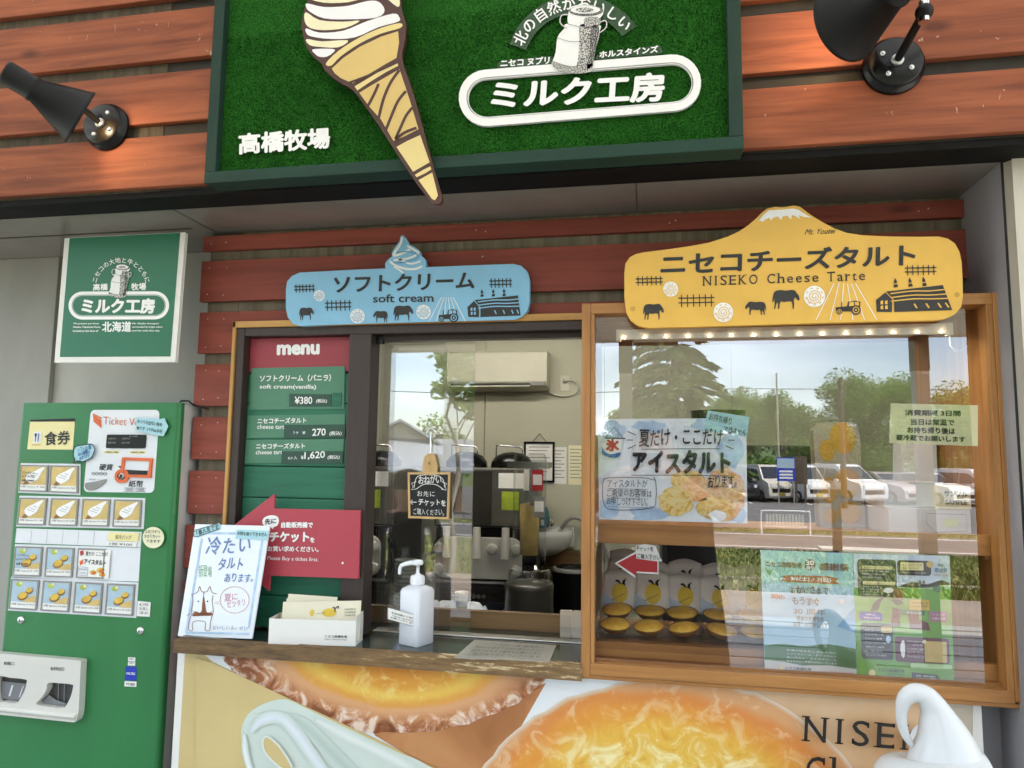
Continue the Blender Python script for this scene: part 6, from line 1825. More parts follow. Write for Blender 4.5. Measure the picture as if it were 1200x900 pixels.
for i, t_ in enumerate(('牧場の味をたくさんの方に', 'ソフトクリーム・チーズタルト', 'ヨーグルト・アイスクリーム', 'みなさまのご来場をお待ちしています')): b.text(t_, f(.24, .79 + .028 * i), f(.78, .79 + .028 * i), f(.24, .774 + .028 * i), 'cut_white', K, 0)
b.text('ニセコ高橋牧場', f(.22, .935), f(.5, .935), f(.22, .912), 'dark_ink', K, .01); b.oval(f(.18, .925), 2.6, 2.6, 'plate_cream', K, 14)
for i in range(2): b.text('北海道虻田郡ニセコ町曽我', f(.24, .955 + .02 * i), f(.5, .955 + .02 * i), f(.24, .944 + .02 * i), 'grey_plastic', K, 0)
b.stroke([f(*p) for p in ((.6, .93), (.97, .935), (.97, .975), (.6, .97))], .4, 'orange_ink', K, True); b.text('詳しくはお店のスタッフまで', f(.62, .962), f(.95, .965), f(.62, .945), 'orange_ink', K, 0)
b.build('lettering', fl)

# green map flyer
mottle('flyer_grass', ['#5f9a30', '#70ab3f', '#84bc52'], 9, .8, .5); paint('flyer_sky2', '#cfdcec', .5, amt=.05); paint('flyer_dark', '#2c3a35', .5); paint('flyer_charcoal', '#332e2e', .5); paint('flyer_maroon', '#64283a', .5); paint('flyer_mauve', '#a8738a', .5); paint('flyer_lime', '#bfe0a8', .5)
q_ = [(999.5, 648), (1113, 651), (1118.5, 804.5), (1005, 798.5)]
fl, A = sheet_thing('map_flyer', 'green farm map flyer with dark and maroon text boxes on the case glass', q_, 'flyer_grass', 1.8338)
f = quad4(*q_); b = MB(A); R_ = lambda u0, v0, u1, v1, m, k=2, r=.03: b.poly([f(*p) for p in rrect(u0, v0, u1, v1, r)], m, k)
b.poly([f(*p) for p in [(.003, .003), (.997, .003), (.997, .22)] + [(.9, .23), (.8, .25), (.6, .255), (.4, .25), (.003, .27)]], 'flyer_sky2', 1)
b.poly([f(*p) for p in smooth_open([(.45, .255), (.6, .21), (.75, .225), (.9, .19), (.997, .22)], 4) + [(.997, .26), (.45, .26)]], 'flyer_lime', 1)
R_(.04, .045, .44, .34, 'flyer_dark'); R_(.45, .045, .80, .16, 'flyer_charcoal'); R_(.05, .54, .38, .82, 'flyer_charcoal'); R_(.40, .635, .96, .83, 'flyer_maroon'); R_(.04, .455, .28, .52, 'sticker_blue', 2, .02)
R_(.56, .345, .77, .425, 'plate_cream', 2, .01); R_(.56, .345, .77, .425, 'photo_yellow', 3, .01); R_(.44, .425, .72, .465, 'menu_green', 2, .01); R_(.76, .43, .95, .51, 'flyer_mauve', 2, .01)
R_(.09, .095, .40, .12, 'plate_cream', 4, .004); R_(.09, .215, .42, .24, 'plate_cream', 4, .004); R_(.48, .06, .72, .12, 'plate_cream', 4, .006); R_(.7, .66, .93, .82, 'photo_tan', 4, .01); R_(.26, .56, .37, .61, 'photo_tan', 4, .006); R_(.40, .265, .5, .35, 'photo_brown', 3, .008)
R_(.55, .835, .98, .872, 'flyer_lime', 3, .012)
b.poly([f(*p) for p in ((.56, .905), (.82, .915), (.85, .94), (.82, .965), (.56, .955))], 'flyer_dark', 3)
b.oval(f(.35, .28), 6, 3.2, 'paper_white', 4, 16); b.oval(f(.87, .26), 7, 3.6, 'flyer_green', 3, 18)
b.poly([f(*p) for p in smooth_closed([(.16, .44), (.2, .38), (.27, .34), (.3, .345), (.27, .37), (.24, .43), (.18, .45)], 3)], 'flyer_dark', 3); b.poly([f(*p) for p in smooth_closed([(.38, .36), (.45, .35), (.5, .375), (.44, .39)], 3)], 'flyer_dark', 3)
for pts in (((.39, .41), (.45, .42), (.46, .56), (.36, .56), (.38, .47)), ((.55, .45), (.64, .44), (.66, .5), (.75, .52), (.77, .58), (.56, .57))): b.poly([f(*p) for p in pts], 'flyer_maroon', 3)
b.poly([f(*p) for p in smooth_closed([(.46, .68), (.49, .66), (.5, .72), (.49, .79), (.465, .79), (.45, .73)], 3)], 'cream_white', 4); b.oval(f(.33, .66), 3, 4.5, 'wash_blue2', 4, 14); b.oval(f(.15, .925), 4, 4, 'plate_cream', 3, 16)
for u in (.68, .72): b.oval(f(u, .21), 1.4, 2.2, 'photo_brown', 3, 10)
b.oval(f(.79, .07), 4.5, 4, 'photo_tan', 4, 14); b.oval(f(.70, .665), 2.4, 2.4, 'paper_cream', 5, 12)
b.build('print', fl)
b = MB(A); K = 7
def tl_(t_, u0, u1, v, h, m='cut_white', off=.0): b.text(t_, f(u0, v), f(u1, v), f(u0, v - h), m, K, off)
tl_('農家のそば屋 プラティーヴォ', .1, .40, .117, .018, 'dark_ink'); tl_('レストラン 牧場野菜のビュッフェ', .1, .41, .237, .018, 'dark_ink')
for i, t_ in enumerate(('ランチバイキング 11:00〜15:00', '地元野菜をたっぷり使った料理を', 'お楽しみいただけます')): tl_(t_, .08, .36 - .04 * i, .14 + .025 * i, .014)
for i, t_ in enumerate(('できたてピザ', 'チーズ工房直送', 'モッツァレラ', '自家製ベーコン')): tl_(t_, .08, .25, .262 + .02 * i, .012)
tl_('チョコレート工房', .5, .70, .085, .016, 'dark_ink'); tl_('限定スイーツ', .5, .66, .112, .016, 'dark_ink'); tl_('マンゴーソフト ほか', .5, .74, .145, .014)
for i, (t_, u0, u1) in enumerate((('牧場の丘', .1, .2), ('羊蹄山の眺め', .08, .25))): tl_(t_, u0, u1, .48 + .025 * i, .016)
for i, t_ in enumerate(('のむヨーグルト', 'ミルクロール', 'カステラ 各種', 'シュークリーム', '本格ピザ 1,200円', 'チーズ盛り合わせ', 'ホットドッグ 500円')): tl_(t_, .09, .30 - .02 * (i % 3), .60 + .032 * i, .014)
tl_('ソフトクリーム', .52, .69, .675, .018, 'cut_white', .01); tl_('(バニラ)', .58, .68, .70, .016)
for i, t_ in enumerate(('チーズタルト 270円', 'カップ・コーン', 'ワッフルコーン')): tl_(t_, .52, .69, .73 + .03 * i, .014)
tl_('ニセコ高橋牧場', .21, .48, .91, .024, 'dark_ink', .01)
for i in range(3): tl_('北海道虻田郡ニセコ町曽我888', .30, .48, .932 + .02 * i, .010, 'dark_ink')
tl_('詳細・最新情報は', .6, .80, .935, .014); tl_('公式サイトで確認', .6, .80, .955, .014)
tl_('感謝祭', .83, .96, .13, .035, 'blue_ink', .02); tl_('9/6(土) 7(日)', .82, .97, .16, .018, 'red_ink', .01); tl_('30', .86, .92, .085, .02, 'flyer_green', .02)
tl_('牧場のお楽しみ', .58, .75, .375, .014, 'dark_ink'); tl_('ミルク缶・乳搾り', .58, .75, .40, .014, 'dark_ink'); tl_('芝生広場', .52, .68, .455, .018); tl_('ショップ', .79, .92, .46, .016); tl_('お菓子工房', .79, .92, .49, .016)
b.build('lettering', fl)

# cream notice about shelf life
paint('notice_cream', '#e0ddb2', .6, amt=.04)
q_ = [(1062.5, 473), (1146, 474.5), (1146, 522.5), (1040, 519)]
q_ = [(1063, 474), (1146, 474.5), (1143, 523), (1040.5, 519.5)]
q_ = [(1044, 472.5), (1146, 475), (1146, 523), (1042, 519)]
nt_, A = sheet_thing('shelf_life_notice', 'pale yellow notice with four lines about keeping the tarts, upper right of the case glass', q_, 'notice_cream', YPG, 'notice')
b = MB(A)
for t_, bl_, br_, tl_ in (('消費期限 3日間', (1060.5, 487), (1125.5, 488), (1060.5, 480)), ('当日は常温で', (1067, 498), (1118, 499), (1067, 490.5)), ('お持ち帰り後は', (1063, 507.5), (1119, 509), (1063, 500)), ('要冷蔵でお願いします', (1050, 516), (1131, 518.5), (1050, 509))):
    b.text(t_, bl_, br_, tl_, 'deep_black', 2, .03)
b.build('lettering', nt_)

# ---------------------------------------------------------------- goods: tarts on clear trays, paper bags, boxes
m, nt, bb = base('tart_top', '#e0a63c', .35)
rp, mp = vary(nt, bb, '#f0bd48', .2, 38, bump=.25, bscale=60)
oi = N(nt, 'ShaderNodeObjectInfo'); hs = N(nt, 'ShaderNodeHueSaturation'); mr = N(nt, 'ShaderNodeMapRange'); mr.inputs['To Min'].default_value = .8; mr.inputs['To Max'].default_value = 1.12
nt.links.new(oi.outputs['Random'], mr.inputs['Value']); nt.links.new(mr.outputs[0], hs.inputs['Value']); nt.links.new(rp.outputs[0], hs.inputs['Color']); nt.links.new(hs.outputs[0], bb.inputs['Base Color'])
rp.color_ramp.elements[0].color = (*lin('#e09a2a'), 1); rp.color_ramp.elements[1].color = (*lin('#f8d160'), 1)
paint('tart_crust', '#b98a4a', .7, amt=.18, scale=60, bump=.4, bscale=120)
glass('clear_tray', .05, (.96, .97, .97), .03)
ts = (-.080, .008, .096, .184, .272, .360)
labs = ['leftmost tart of the {} row in the case', 'second tart from the left in the {} row of the case', 'third tart from the left in the {} row of the case', 'fourth tart from the left in the {} row of the case', 'fifth tart from the left in the {} row of the case', 'sixth tart from the left, {} row, behind the blue flyer']
proto = None
TZ = 1.052
for row, (yy, zz) in (('front', (1.925, TZ + .008)), ('back', (2.012, TZ + .028))):
    for i, x in enumerate(ts):
        lab = 'golden cheese ' + labs[i].format(row)
        lo = (x + random.uniform(-.003, .003), yy + random.uniform(-.003, .003), zz)
        if proto is None:
            proto = thing('cheese_tart', lab, 'tart', lo, (rad(11), 0, 0), group='cheese tarts in the display case')
            b = MB(); pf = [(.0001, 0), (.027, 0), (.039, .016), (.0405, .0175), (.038, .0165), (.035, .0135)]
            b.lathe(pf, (0, 0, 0), 'tart_crust', 40)
            b.v = [(x_ * (1 + .02 * math.sin(14 * math.atan2(y_, x_))), y_ * (1 + .02 * math.sin(14 * math.atan2(y_, x_))), z_) for x_, y_, z_ in b.v]
            b.build('crust', proto)
            b = MB(); b.lathe([(.0372, .0155), (.034, .0195), (.024, .0235), (.012, .0252), (.0001, .0256)], (0, 0, 0), 'tart_top', 36); b.build('custard', proto)
        else:
            copy_tree(proto, location=lo, rotation_euler=(rad(11 + random.uniform(-2, 2)), rad(random.uniform(-2, 2)), random.uniform(-.6, .6)), scale=[random.uniform(.96, 1.03)] * 3, label=lab)
t = thing('tart_tray', 'clear plastic tray under the rows of cheese tarts', 'tray', (.14, 1.97, 1.048))
b = MB()
for (x0, x1) in ((-.13, .135), (.141, .41)):
    b.add([(x0 - .14, -.085, .0), (x1 - .14, -.085, 0), (x1 - .14, -.001, .002), (x0 - .14, -.001, .002), (x1 - .14, .005, .018), (x0 - .14, .005, .018), (x1 - .14, .10, .018), (x0 - .14, .10, .018)], [(0, 1, 2, 3), (3, 2, 4, 5), (5, 4, 6, 7)], 'clear_tray')
    for z0_, y0_ in ((0, -.087),):
        b.box((x0 - .14, -.0875, -.002), (x1 - .14, -.086, .020), 'clear_tray')
    for x_ in (x0, x1): b.box((x_ - .1408, -.086, -.002), (x_ - .1395, .1, .034), 'clear_tray')
b.build('tray', t)
b = MB(); b.box((-.272, -.098, -.037), (.272, .125, -.004), 'case_inner'); b.build('riser', t)

# paper bags with a yellow tart print, stacked two or three deep, leaning back
paint('bag_paper', '#eee2d4', .75, amt=.05, scale=20, bump=.2, bscale=60); paint('bag_blue', '#c3cfd8', .75, amt=.05); paint('bag_yellow', '#e8c23a', .7, amt=.06)
bagproto = None
cols = [(-.078, 3), (.012, 2), (.100, 2), (.190, 2), (.278, 2)]
for ci, (x, n_) in enumerate(cols):
    for k in range(n_):
        wh = ('front', 'middle', 'rear')[k] if n_ == 3 else ('front', 'rear')[k]
        lab = '%s paper tart bag with yellow print in the %s stack from the left' % (wh, ('first', 'second', 'third', 'fourth', 'fifth')[ci])
        lo = (x + .006 * k, 2.052 + .022 * k, TZ + .034 + .026 * k); rt = (rad(-17), rad(random.uniform(-3, 3) + (2 if k else 0)), rad(random.uniform(-4, 4)))
        if bagproto is None:
            bagproto = thing('paper_bag', lab, 'paper bag', lo, rt, 'tart bags in the display case')
            b = MB(); n2 = 9; vs = []; fs = []
            W2, H2 = .046, .098
            for j in range(n2 + 1):
                for i in range(n2 + 1):
                    u = i / n2; v = j / n2
                    bulge = .016 * math.sin(math.pi * u) * (math.sin(math.pi * min(1, v * 1.15)) ** .7 if v < .87 else .25)
                    top = H2 * v + (.012 * math.sin(math.pi * u) if j == n2 else 0)
                    vs.append(((u - .5) * 2 * W2 * (1 + .05 * (1 - v)), -bulge - .002, top))
            m0 = len(vs)
            vs += [(x_, .002 + (-y_ - .002) * .5, z_) for x_, y_, z_ in vs]
            for j in range(n2):
                for i in range(n2):
                    a = j * (n2 + 1) + i; fs.append((a, a + 1, a + n2 + 2, a + n2 + 1)); fs.append((m0 + a, m0 + a + n2 + 1, m0 + a + n2 + 2, m0 + a + 1))
            for i in range(n2):
                fs.append((i, m0 + i, m0 + i + 1, i + 1)); t0 = n2 * (n2 + 1) + i; fs.append((t0, t0 + 1, m0 + t0 + 1, m0 + t0))
                l0 = i * (n2 + 1); fs.append((l0, l0 + n2 + 1, m0 + l0 + n2 + 1, m0 + l0)); r0 = i * (n2 + 1) + n2; fs.append((r0, m0 + r0, m0 + r0 + n2 + 1, r0 + n2 + 1))
            b.add(vs, fs, 'bag_paper', True); b.build('bag', bagproto)
            # print follows the front bulge
            def on_bag(px_, pz_, lift):
                u = px_ / (2 * W2 * (1 + .05 * (1 - pz_ / H2))) + .5; v = pz_ / H2
                return (px_, -(.016 * math.sin(math.pi * max(0, min(1, u))) * (math.sin(math.pi * min(1, v * 1.15)) ** .7 if v < .87 else .25)) - .0022 - lift, pz_)
            def patch(b, pts, m, lift):
                c = (sum(p[0] for p in pts) / len(pts), sum(p[1] for p in pts) / len(pts)); rr_ = []; N_ = len(pts)
                vs = [on_bag(c[0], c[1], lift)]
                for s_ in (.35, .7, 1.0): vs += [on_bag(c[0] + (p[0] - c[0]) * s_, c[1] + (p[1] - c[1]) * s_, lift) for p in pts]
                fs = [(0, 1 + i, 1 + (i + 1) % N_) for i in range(N_)]
                for q in range(2): fs += [(1 + q * N_ + i, 1 + (q + 1) * N_ + i, 1 + (q + 1) * N_ + (i + 1) % N_, 1 + q * N_ + (i + 1) % N_) for i in range(N_)]
                b.add(vs, fs, m, True)
            b = MB()
            patch(b, [ell((.004, .044), .022, .027, 2 * math.pi * i / 24) for i in range(24)], 'bag_yellow', .0010)
            patch(b, [(-.046, .002), (.02, .002), (-.02, .028), (-.046, .045)], 'bag_blue', .0008)
            patch(b, smooth_closed([(-.012, .076), (-.004, .080), (.003, .074), (.006, .066), (.002, .068), (-.004, .072)], 2), 'black_ink', .0016)
            patch(b, smooth_closed([(.008, .070), (.013, .082), (.022, .086), (.018, .081), (.016, .072), (.018, .064), (.013, .066)], 2), 'black_ink', .0016)
            for q in range(8): patch(b, [(-.016 + q * .0045, .022 + q * .0026), (-.0135 + q * .0045, .0234 + q * .0026), (-.0145 + q * .0045, .0256 + q * .0026), (-.017 + q * .0045, .0242 + q * .0026)], 'dark_ink', .0016)
            b.build('print', bagproto)
        else:
            copy_tree(bagproto, location=lo, rotation_euler=rt, scale=(random.uniform(.95, 1.03), random.uniform(.85, 1.2), random.uniform(.94, 1.06)), label=lab)

# boxes and samples on the upper shelf
paint('box_white', '#d5d6d8', .5, amt=.04); paint('box_label', '#cfe0a0', .5)
SZ = 1.3222
bx = thing('carton', 'white cardboard carton on the upper shelf, lower of the two at the right', 'carton', (.73, 2.05, SZ))
b = MB(); b.box((-.135, -.11, 0), (.05, .10, .067), 'box_white'); b.build('box', bx, bevel=.0015)
b = MB(); b.stroke([(-.05, .055), (.04, .055), (.04, .015), (-.03, .01), (-.05, .03)], .0012, 'grey_plastic', 1, True); b.poly([(-.012, .024), (.02, .024), (.02, .043), (-.012, .043)], 'box_label', 1); b.v = [(x, y - .1103, z) for x, y, z in b.v]; b.build('print', bx)
bx = thing('carton', 'white cardboard carton on the upper shelf, stacked on the lower one', 'carton', (.72, 2.06, SZ + .0675))
b = MB(); b.box((-.13, -.10, 0), (.01, .10, .064), 'box_white'); b.build('box', bx, bevel=.0015)
b = MB(); b.box((-.13, -.1005, .060), (.01, -.1, .0605), 'grey_plastic'); b.build('seam', bx)
bx = thing('sample_box', 'cream box lettered SAMPLE in the upper right of the display case', 'box', (.755, 1.965, SZ + .0675))
b = MB(); b.box((-.048, -.03, 0), (.026, .06, .056), 'paper_cream'); b.build('box', bx, bevel=.0012)
b = MB(lambda u, v: (u, -v)); b.text('サンプル', (-.034, -.030), (.018, -.030), (-.034, -.046), 'deep_black', 1, .03); b.text('SAMPLE', (-.032, -.011), (.016, -.011), (-.032, -.022), 'deep_black', 1, .01); b.v = [(x, y - .0302, z) for x, y, z in b.v]; b.build('lettering', bx)
pkp = thing('gift_bag', 'white gift bag standing in the upper right corner of the display case', 'bag', (.745, 2.16, SZ))
b = MB(); b.slab([(-.06, 0), (.03, 0), (.033, .27), (.015, .30), (-.05, .305)], -.03, .03, 'box_white'); b.build('bag', pkp, bevel=.003)
paint('packet_pale', '#8f8a7c', .6); paint('packet_yellow', '#a8822c', .6)
yb = thing('tart_bag_packet', 'yellow printed tart bags built as one packet left of the upper shelf cartons', 'packet', (.525, 2.12, SZ), (rad(-6), 0, rad(4)))  # one packet standing in for the printed tart bags
b = MB(); b.slab([(-.055, 0), (.055, 0), (.058, .27), (.045, .285), (-.045, .285), (-.058, .27)], -.02, .02, 'packet_pale'); b.build('packet', yb, bevel=.004)
b = MB(); 
for c_, rx, rz in (((.015, .245), .034, .045), ((-.028, .21), .02, .03), ((.02, .12), .036, .04), ((-.03, .10), .02, .035), ((.02, .04), .03, .03), ((-.03, .03), .018, .02)):
    b.oval(c_, rx, rz, 'packet_yellow', 1, 22)
b.v = [(x, y - .0203, z) for x, y, z in b.v]; b.build('print', yb)
# ================================================================ the kitchen behind the window
paint('ac_white', '#d2cebd', .22, amt=.02); paint('kitchen_steel', '#a3a29c', .22, metal=.85, amt=.06, scale=4, stretch=(1, 1, 6)); paint('panel_dark', '#3c3a35', .35, metal=.3, amt=.1)
acl = (-1.075, 5.3, 2.0)
ac = thing('air_conditioner', 'cream wall mounted air conditioner on the kitchen back wall', 'air conditioner', acl)
b = MB(); pf = [(0, 0.0), (-.17, .03), (-.20, .06), (-.205, .22), (-.19, .275), (-.16, .29), (0, .29)]
vs = [(x, y, z) for x in (-.375, .375) for y, z in pf]; n_ = len(pf)
b.add(vs, [(i, (i + 1) % n_, n_ + (i + 1) % n_, n_ + i) for i in range(n_)], 'ac_white', False); b.add(vs, [tuple(range(n_)), tuple(range(n_, 2 * n_))], 'ac_white', False); b.build('casing', ac, bevel=.006)
b = MB(); b.box((-.345, -.199, .030), (.25, -.12, .046), 'black_ink'); b.build('air_slot', ac)
b = MB(); b.box((-.345, -.205, .022), (.25, -.19, .030), 'ac_white'); b.box((.26, -.2052, .03), (.35, -.198, .052), 'grey_plastic'); b.build('louvre', ac)
ol = spot(662, 449, 5.295)
ot = thing('wall_outlet', 'white wall outlet with a cord beside the air conditioner', 'outlet', (ol.x, 5.3, ol.z - .06))
b = MB(); b.box((-.035, -.008, 0), (.035, 0, .12), 'ac_white'); b.box((-.012, -.03, .06), (.012, -.008, .085), 'grey_plastic'); b.build('plate', ot, bevel=.002)
b = MB(); b.tube(smooth_open([(.0, -.03, .075), (.06, -.035, .08), (.10, -.03, .03), (.06, -.02, -.03), (-.05, -.02, -.035), (-.14, -.02, .0)], 4), .005, 'ac_white', 8); b.build('cord', ot)
fp_ = spot(632, 546, 5.295)
fr = thing('framed_licence', 'black framed document hanging from a hook on the kitchen back wall', 'framed document', (fp_.x, 5.3, spot(632, 565, 5.295).z))
w_, h_ = .115, .30
b = MB(); b.slabhole([(-w_, 0), (w_, 0), (w_, h_), (-w_, h_)], [(-w_ + .014, .014), (w_ - .014, .014), (w_ - .014, h_ - .014), (-w_ + .014, h_ - .014)], -.02, 0, 'black_gloss'); b.build('frame', fr)
b = MB(); b.slab([(-w_ + .014, .014), (w_ - .014, .014), (w_ - .014, h_ - .014), (-w_ + .014, h_ - .014)], -.008, -.002, 'paper_white')
for i in range(9): b.stroke([(-.08, .26 - i * .026), (.08 - .02 * (i % 3), .26 - i * .026)], .006, 'grey_plastic', 13)
b.build('document', fr)
b = MB(); b.tube([(-.05, -.006, h_), (0, -.006, h_ + .06), (.05, -.006, h_)], .0025, 'black_gloss', 6); b.build('hanger', fr)
for px0, px1, py0, py1, lab, mm in ((639, 664, 524, 567, 'white typed sheet pinned on the kitchen wall right of the black frame', 'paper_white'), (666, 684, 522, 568, 'pale sheet pinned on the kitchen wall by the display case post', 'paper_cream')):
    a_, c_ = spot(px0, py1, 5.296), spot(px1, py0, 5.296)
    t = thing('wall_notice', lab, 'notice', ((a_.x + c_.x) / 2, 5.298, a_.z)); w_ = (c_.x - a_.x) / 2; h_ = c_.z - a_.z
    b = MB(); b.slab([(-w_, 0), (w_, 0), (w_, h_), (-w_, h_)], -.002, 0, mm); b.build('paper', t)
    b = MB()
    for i in range(9): b.stroke([(-w_ * .8, h_ * (.9 - .09 * i)), (w_ * (.8 - .3 * (i % 2)), h_ * (.9 - .09 * i))], .006, 'grey_plastic', 4)
    b.build('writing', t)

paint('plate_pale', '#bcbab2', .35, amt=.05)
def soft_machine(name, label, loc, rz):
    t = thing(name, label, 'soft serve machine', loc, (0, 0, rz), 'soft serve machines in the kitchen')
    b = MB(); b.box((-.29, -.05, .10), (.29, .70, 1.06), 'panel_dark'); b.build('cabinet', t, bevel=.008)
    b = MB(); b.box((-.30, -.06, 1.065), (.30, .70, 1.42), 'kitchen_steel'); b.build('upper_housing', t, bevel=.01)
    b = MB(); b.box((-.13, -.0606, 1.075), (.05, -.0602, 1.40), 'panel_dark'); b.box((.055, -.066, 1.09), (.29, -.0605, 1.40), 'kitchen_steel'); b.box((.09, -.067, 1.30), (.26, -.0662, 1.39), 'paper_white'); b.build('control_panel', t)
    b = MB(); b.box((.11, -.069, 1.17), (.215, -.0675, 1.28), 'photo_green'); b.build('sticky_note', t)
    b = MB(); b.slab(capsule((-.14, 0.0), (.16, 0.0), .16), -.115, -.052, 'black_gloss'); b.v = [(x, y, z + .90) for x, y, z in b.v]; b.build('front_gasket', t, bevel=.004)
    b = MB(); b.slab(rrect(-.27, -.115, .24, .115, .06), -.15, -.116, 'plate_pale'); b.v = [(x, y, z + .895) for x, y, z in b.v]
    for x in (-.20, -.02, .15): b.cyl((x, -.172, .90), (x, -.172, 1.075), .024, .022, 'plate_pale', 18)
    for x, z in ((-.245, .95), (.215, .95), (-.245, .83), (.215, .83), (.07, .95)): b.lathe([(.0001, -.03), (.026, -.028), (.034, -.015), (.026, 0)], (x, -.15, z), 'plate_pale', 14, (0, 1, 0))
    b.build('nozzle_plate', t, bevel=.003)
    b = MB()
    for i in range(14): b.box((-.26, -.056, .24 + i * .035), (.26, -.0505, .256 + i * .035), 'panel_dark')
    for z in (.55, .66):
        for x in (-.03, .0, .03): b.sphere((x - .02, -.056, z), .016, 'metal', n=10, k=6)
    b.build('vent_panel', t)
    b = MB(); b.box((-.30, -.14, .745), (.30, -.052, .765), 'kitchen_steel'); b.build('drip_shelf', t, bevel=.004)
    for x in (-.145, .145):
        b = MB(); b.lathe([(.135, 1.42), (.13, 1.455), (.105, 1.49), (.06, 1.512), (.0001, 1.52)], (x, .15, 0), 'black_gloss', 32); ld = b.build('hopper_lid', t)
        b = MB(); b.tube([(x - .10, .14, 1.43), (x - .10, .14, 1.56), (x + .06, .14, 1.55), (x + .075, .14, 1.51)], .007, 'chrome', 8); b.build('stirrer_rod', t)
    b = MB()
    for x in (-.24, .24):
        for y in (.02, .62): b.cyl((x, y, .0), (x, y, .10), .025, .03, 'black_metal', 12)
    b.build('feet', t)
    return t
s1 = soft_machine('soft_serve_machine', 'steel soft serve machine with two black hopper lids in the open part of the window', (-.965, 4.3, .02), rad(4))
s2 = copy_tree(s1, location=(-1.80, 4.2, .02), label='steel soft serve machine with a white nozzle plate behind the left sliding glass')

# trolley with a folded towel and a paper cup in front of the machine
paint('trolley_navy', '#20242e', .4, amt=.1); paint('towel', '#cfd3de', .9, amt=.06, scale=20, bump=.5, bscale=60)
tr = thing('trolley', 'dark navy tray trolley in front of the soft serve machine', 'trolley', (-1.0, 3.85, .02))
b = MB(); b.box((-.42, -.20, .60), (.24, .22, .612), 'trolley_navy')
for a_, c_ in (((-.42, -.20, .612), (.24, -.192, .66)), ((-.42, .212, .612), (.24, .22, .66)), ((-.42, -.192, .612), (-.412, .212, .66)), ((.232, -.192, .612), (.24, .212, .66))): b.box(a_, c_, 'trolley_navy')
b.build('tray', tr, bevel=.002)
for x in (-.40, .22):
    for y in (-.18, .20):
        b = MB(); b.box((x - .012, y - .012, 0), (x + .012, y + .012, .60), 'metal'); b.build('leg', tr)
tw = thing('towel', 'folded white towel lying on the navy trolley', 'towel', (-1.04, 3.82, .635))
b = MB(); rg = random.Random(4)
def soft_block(b, x0, x1, y0, y1, z0, z1, m, n=14, amp=.012):
    vs = []; fs = []
    for j in range(n + 1):
        for i in range(n + 1):
            u = i / n; v = j / n; e_ = min(1, min(u, 1 - u, v, 1 - v) * 6)
            vs.append((x0 + (x1 - x0) * u, y0 + (y1 - y0) * v, z0 + (z1 - z0) * (e_ ** .5) + (rg.uniform(-amp, amp) if e_ > .2 else 0)))
    for j in range(n):
        for i in range(n): a = j * (n + 1) + i; fs.append((a, a + 1, a + n + 2, a + n + 1))
    b.add(vs, fs, m, True)
soft_block(b, -.22, .20, -.12, .12, 0, .075, 'towel'); b.build('cloth', tw)
cu = spot(540, 697, 3.7)
t = thing('paper_cup', 'white paper cup with a green foot standing on the towel', 'cup', (cu.x, 3.72, .71))
b = MB(); b.lathe([(.0001, 0), (.028, 0), (.030, .02)], (0, 0, 0), 'photo_green', 24); b.lathe([(.030, .02), (.036, .085), (.0375, .087), (.036, .089), (.034, .086), (.028, .01)], (0, 0, 0), 'paper_white', 24); b.build('cup', t)
lab_ = thing('yellow_label', 'yellow label hanging on the front of the navy trolley', 'label', (-1.20, 3.646, .585))
b = MB(); b.box((-.09, -.002, 0), (.07, 0, .035), 'photo_yellow'); b.build('label', lab_)

# steel bin column, apron clips, sink, soap, waste bin
st_ = thing('steel_cylinder', 'tall dark steel bin standing right of the soft serve machine', 'bin', (-.60, 3.75, .02))
b = MB(); b.lathe([(.0001, 0), (.12, 0), (.125, .02), (.125, .80), (.128, .81), (.128, .83), (.12, .84), (.0001, .85)], (0, 0, 0), 'steel_dark', 36); b.build('drum', st_)
b = MB(); b.lathe([(.112, .86), (.11, .90), (.10, .91), (.112, .845)], (0, 0, 0), 'clear_tray', 30); b.build('cover', st_)
pk = thing('cone_dispenser', 'clear hanging cone dispenser tube with papers right of the soft serve machine', 'dispenser', (-.625, 3.9, .95))
b = MB(); b.lathe([(.085, .0), (.09, .02), (.09, .55), (.085, .57)], (0, 0, 0), 'plastic_film', 28); b.build('tube', pk)
b = MB(); b.lathe([(.0001, .03), (.05, .03), (.055, .3), (.0001, .31)], (0, 0, 0), 'photo_tan', 20); b.build('cones', pk)
b = MB(); b.box((-.11, -.10, .50), (.11, .10, .53), 'kitchen_steel'); b.box((.02, -.11, .30), (.06, -.10, .50), 'kitchen_steel'); b.box((-.015, -.115, .38), (.012, -.10, .49), 'off_white'); b.build('bracket', pk)
for i, (dx, dz, mm, lab) in enumerate(((.06, .38, 'red_ink', 'red and white card clipped beside the cone dispenser'), (.07, .24, 'grey_plastic', 'grey card clipped below the red one by the cone dispenser'))):
    t = thing('clipped_card', lab, 'card', (-.625 + dx, 3.78, .95 + dz)); b = MB(); b.box((-.03, 0, 0), (.03, .01, .11), mm); b.box((-.024, -.002, .03), (.024, -.0005, .085), 'paper_white'); b.build('card', t)
paint('sink_white', '#d5d5d2', .15, amt=.02)
sk = thing('wash_basin', 'small white wash basin on the kitchen back wall', 'basin', (-.72, 5.28, .82))
b = MB()
prof = [(.05, .0), (.12, .02), (.19, .07), (.215, .14), (.22, .185), (.205, .185), (.19, .15), (.10, .08), (.0001, .06)]
b.lathe(prof, (0, -.22, 0), 'sink_white', 36); b.build('bowl', sk)
b = MB(); b.box((-.05, -.05, .05), (.21, 0, .19), 'sink_white'); b.box((.0, -.018, -.18), (.25, -.004, .02), 'nosing_wood'); b.build('bracket', sk)
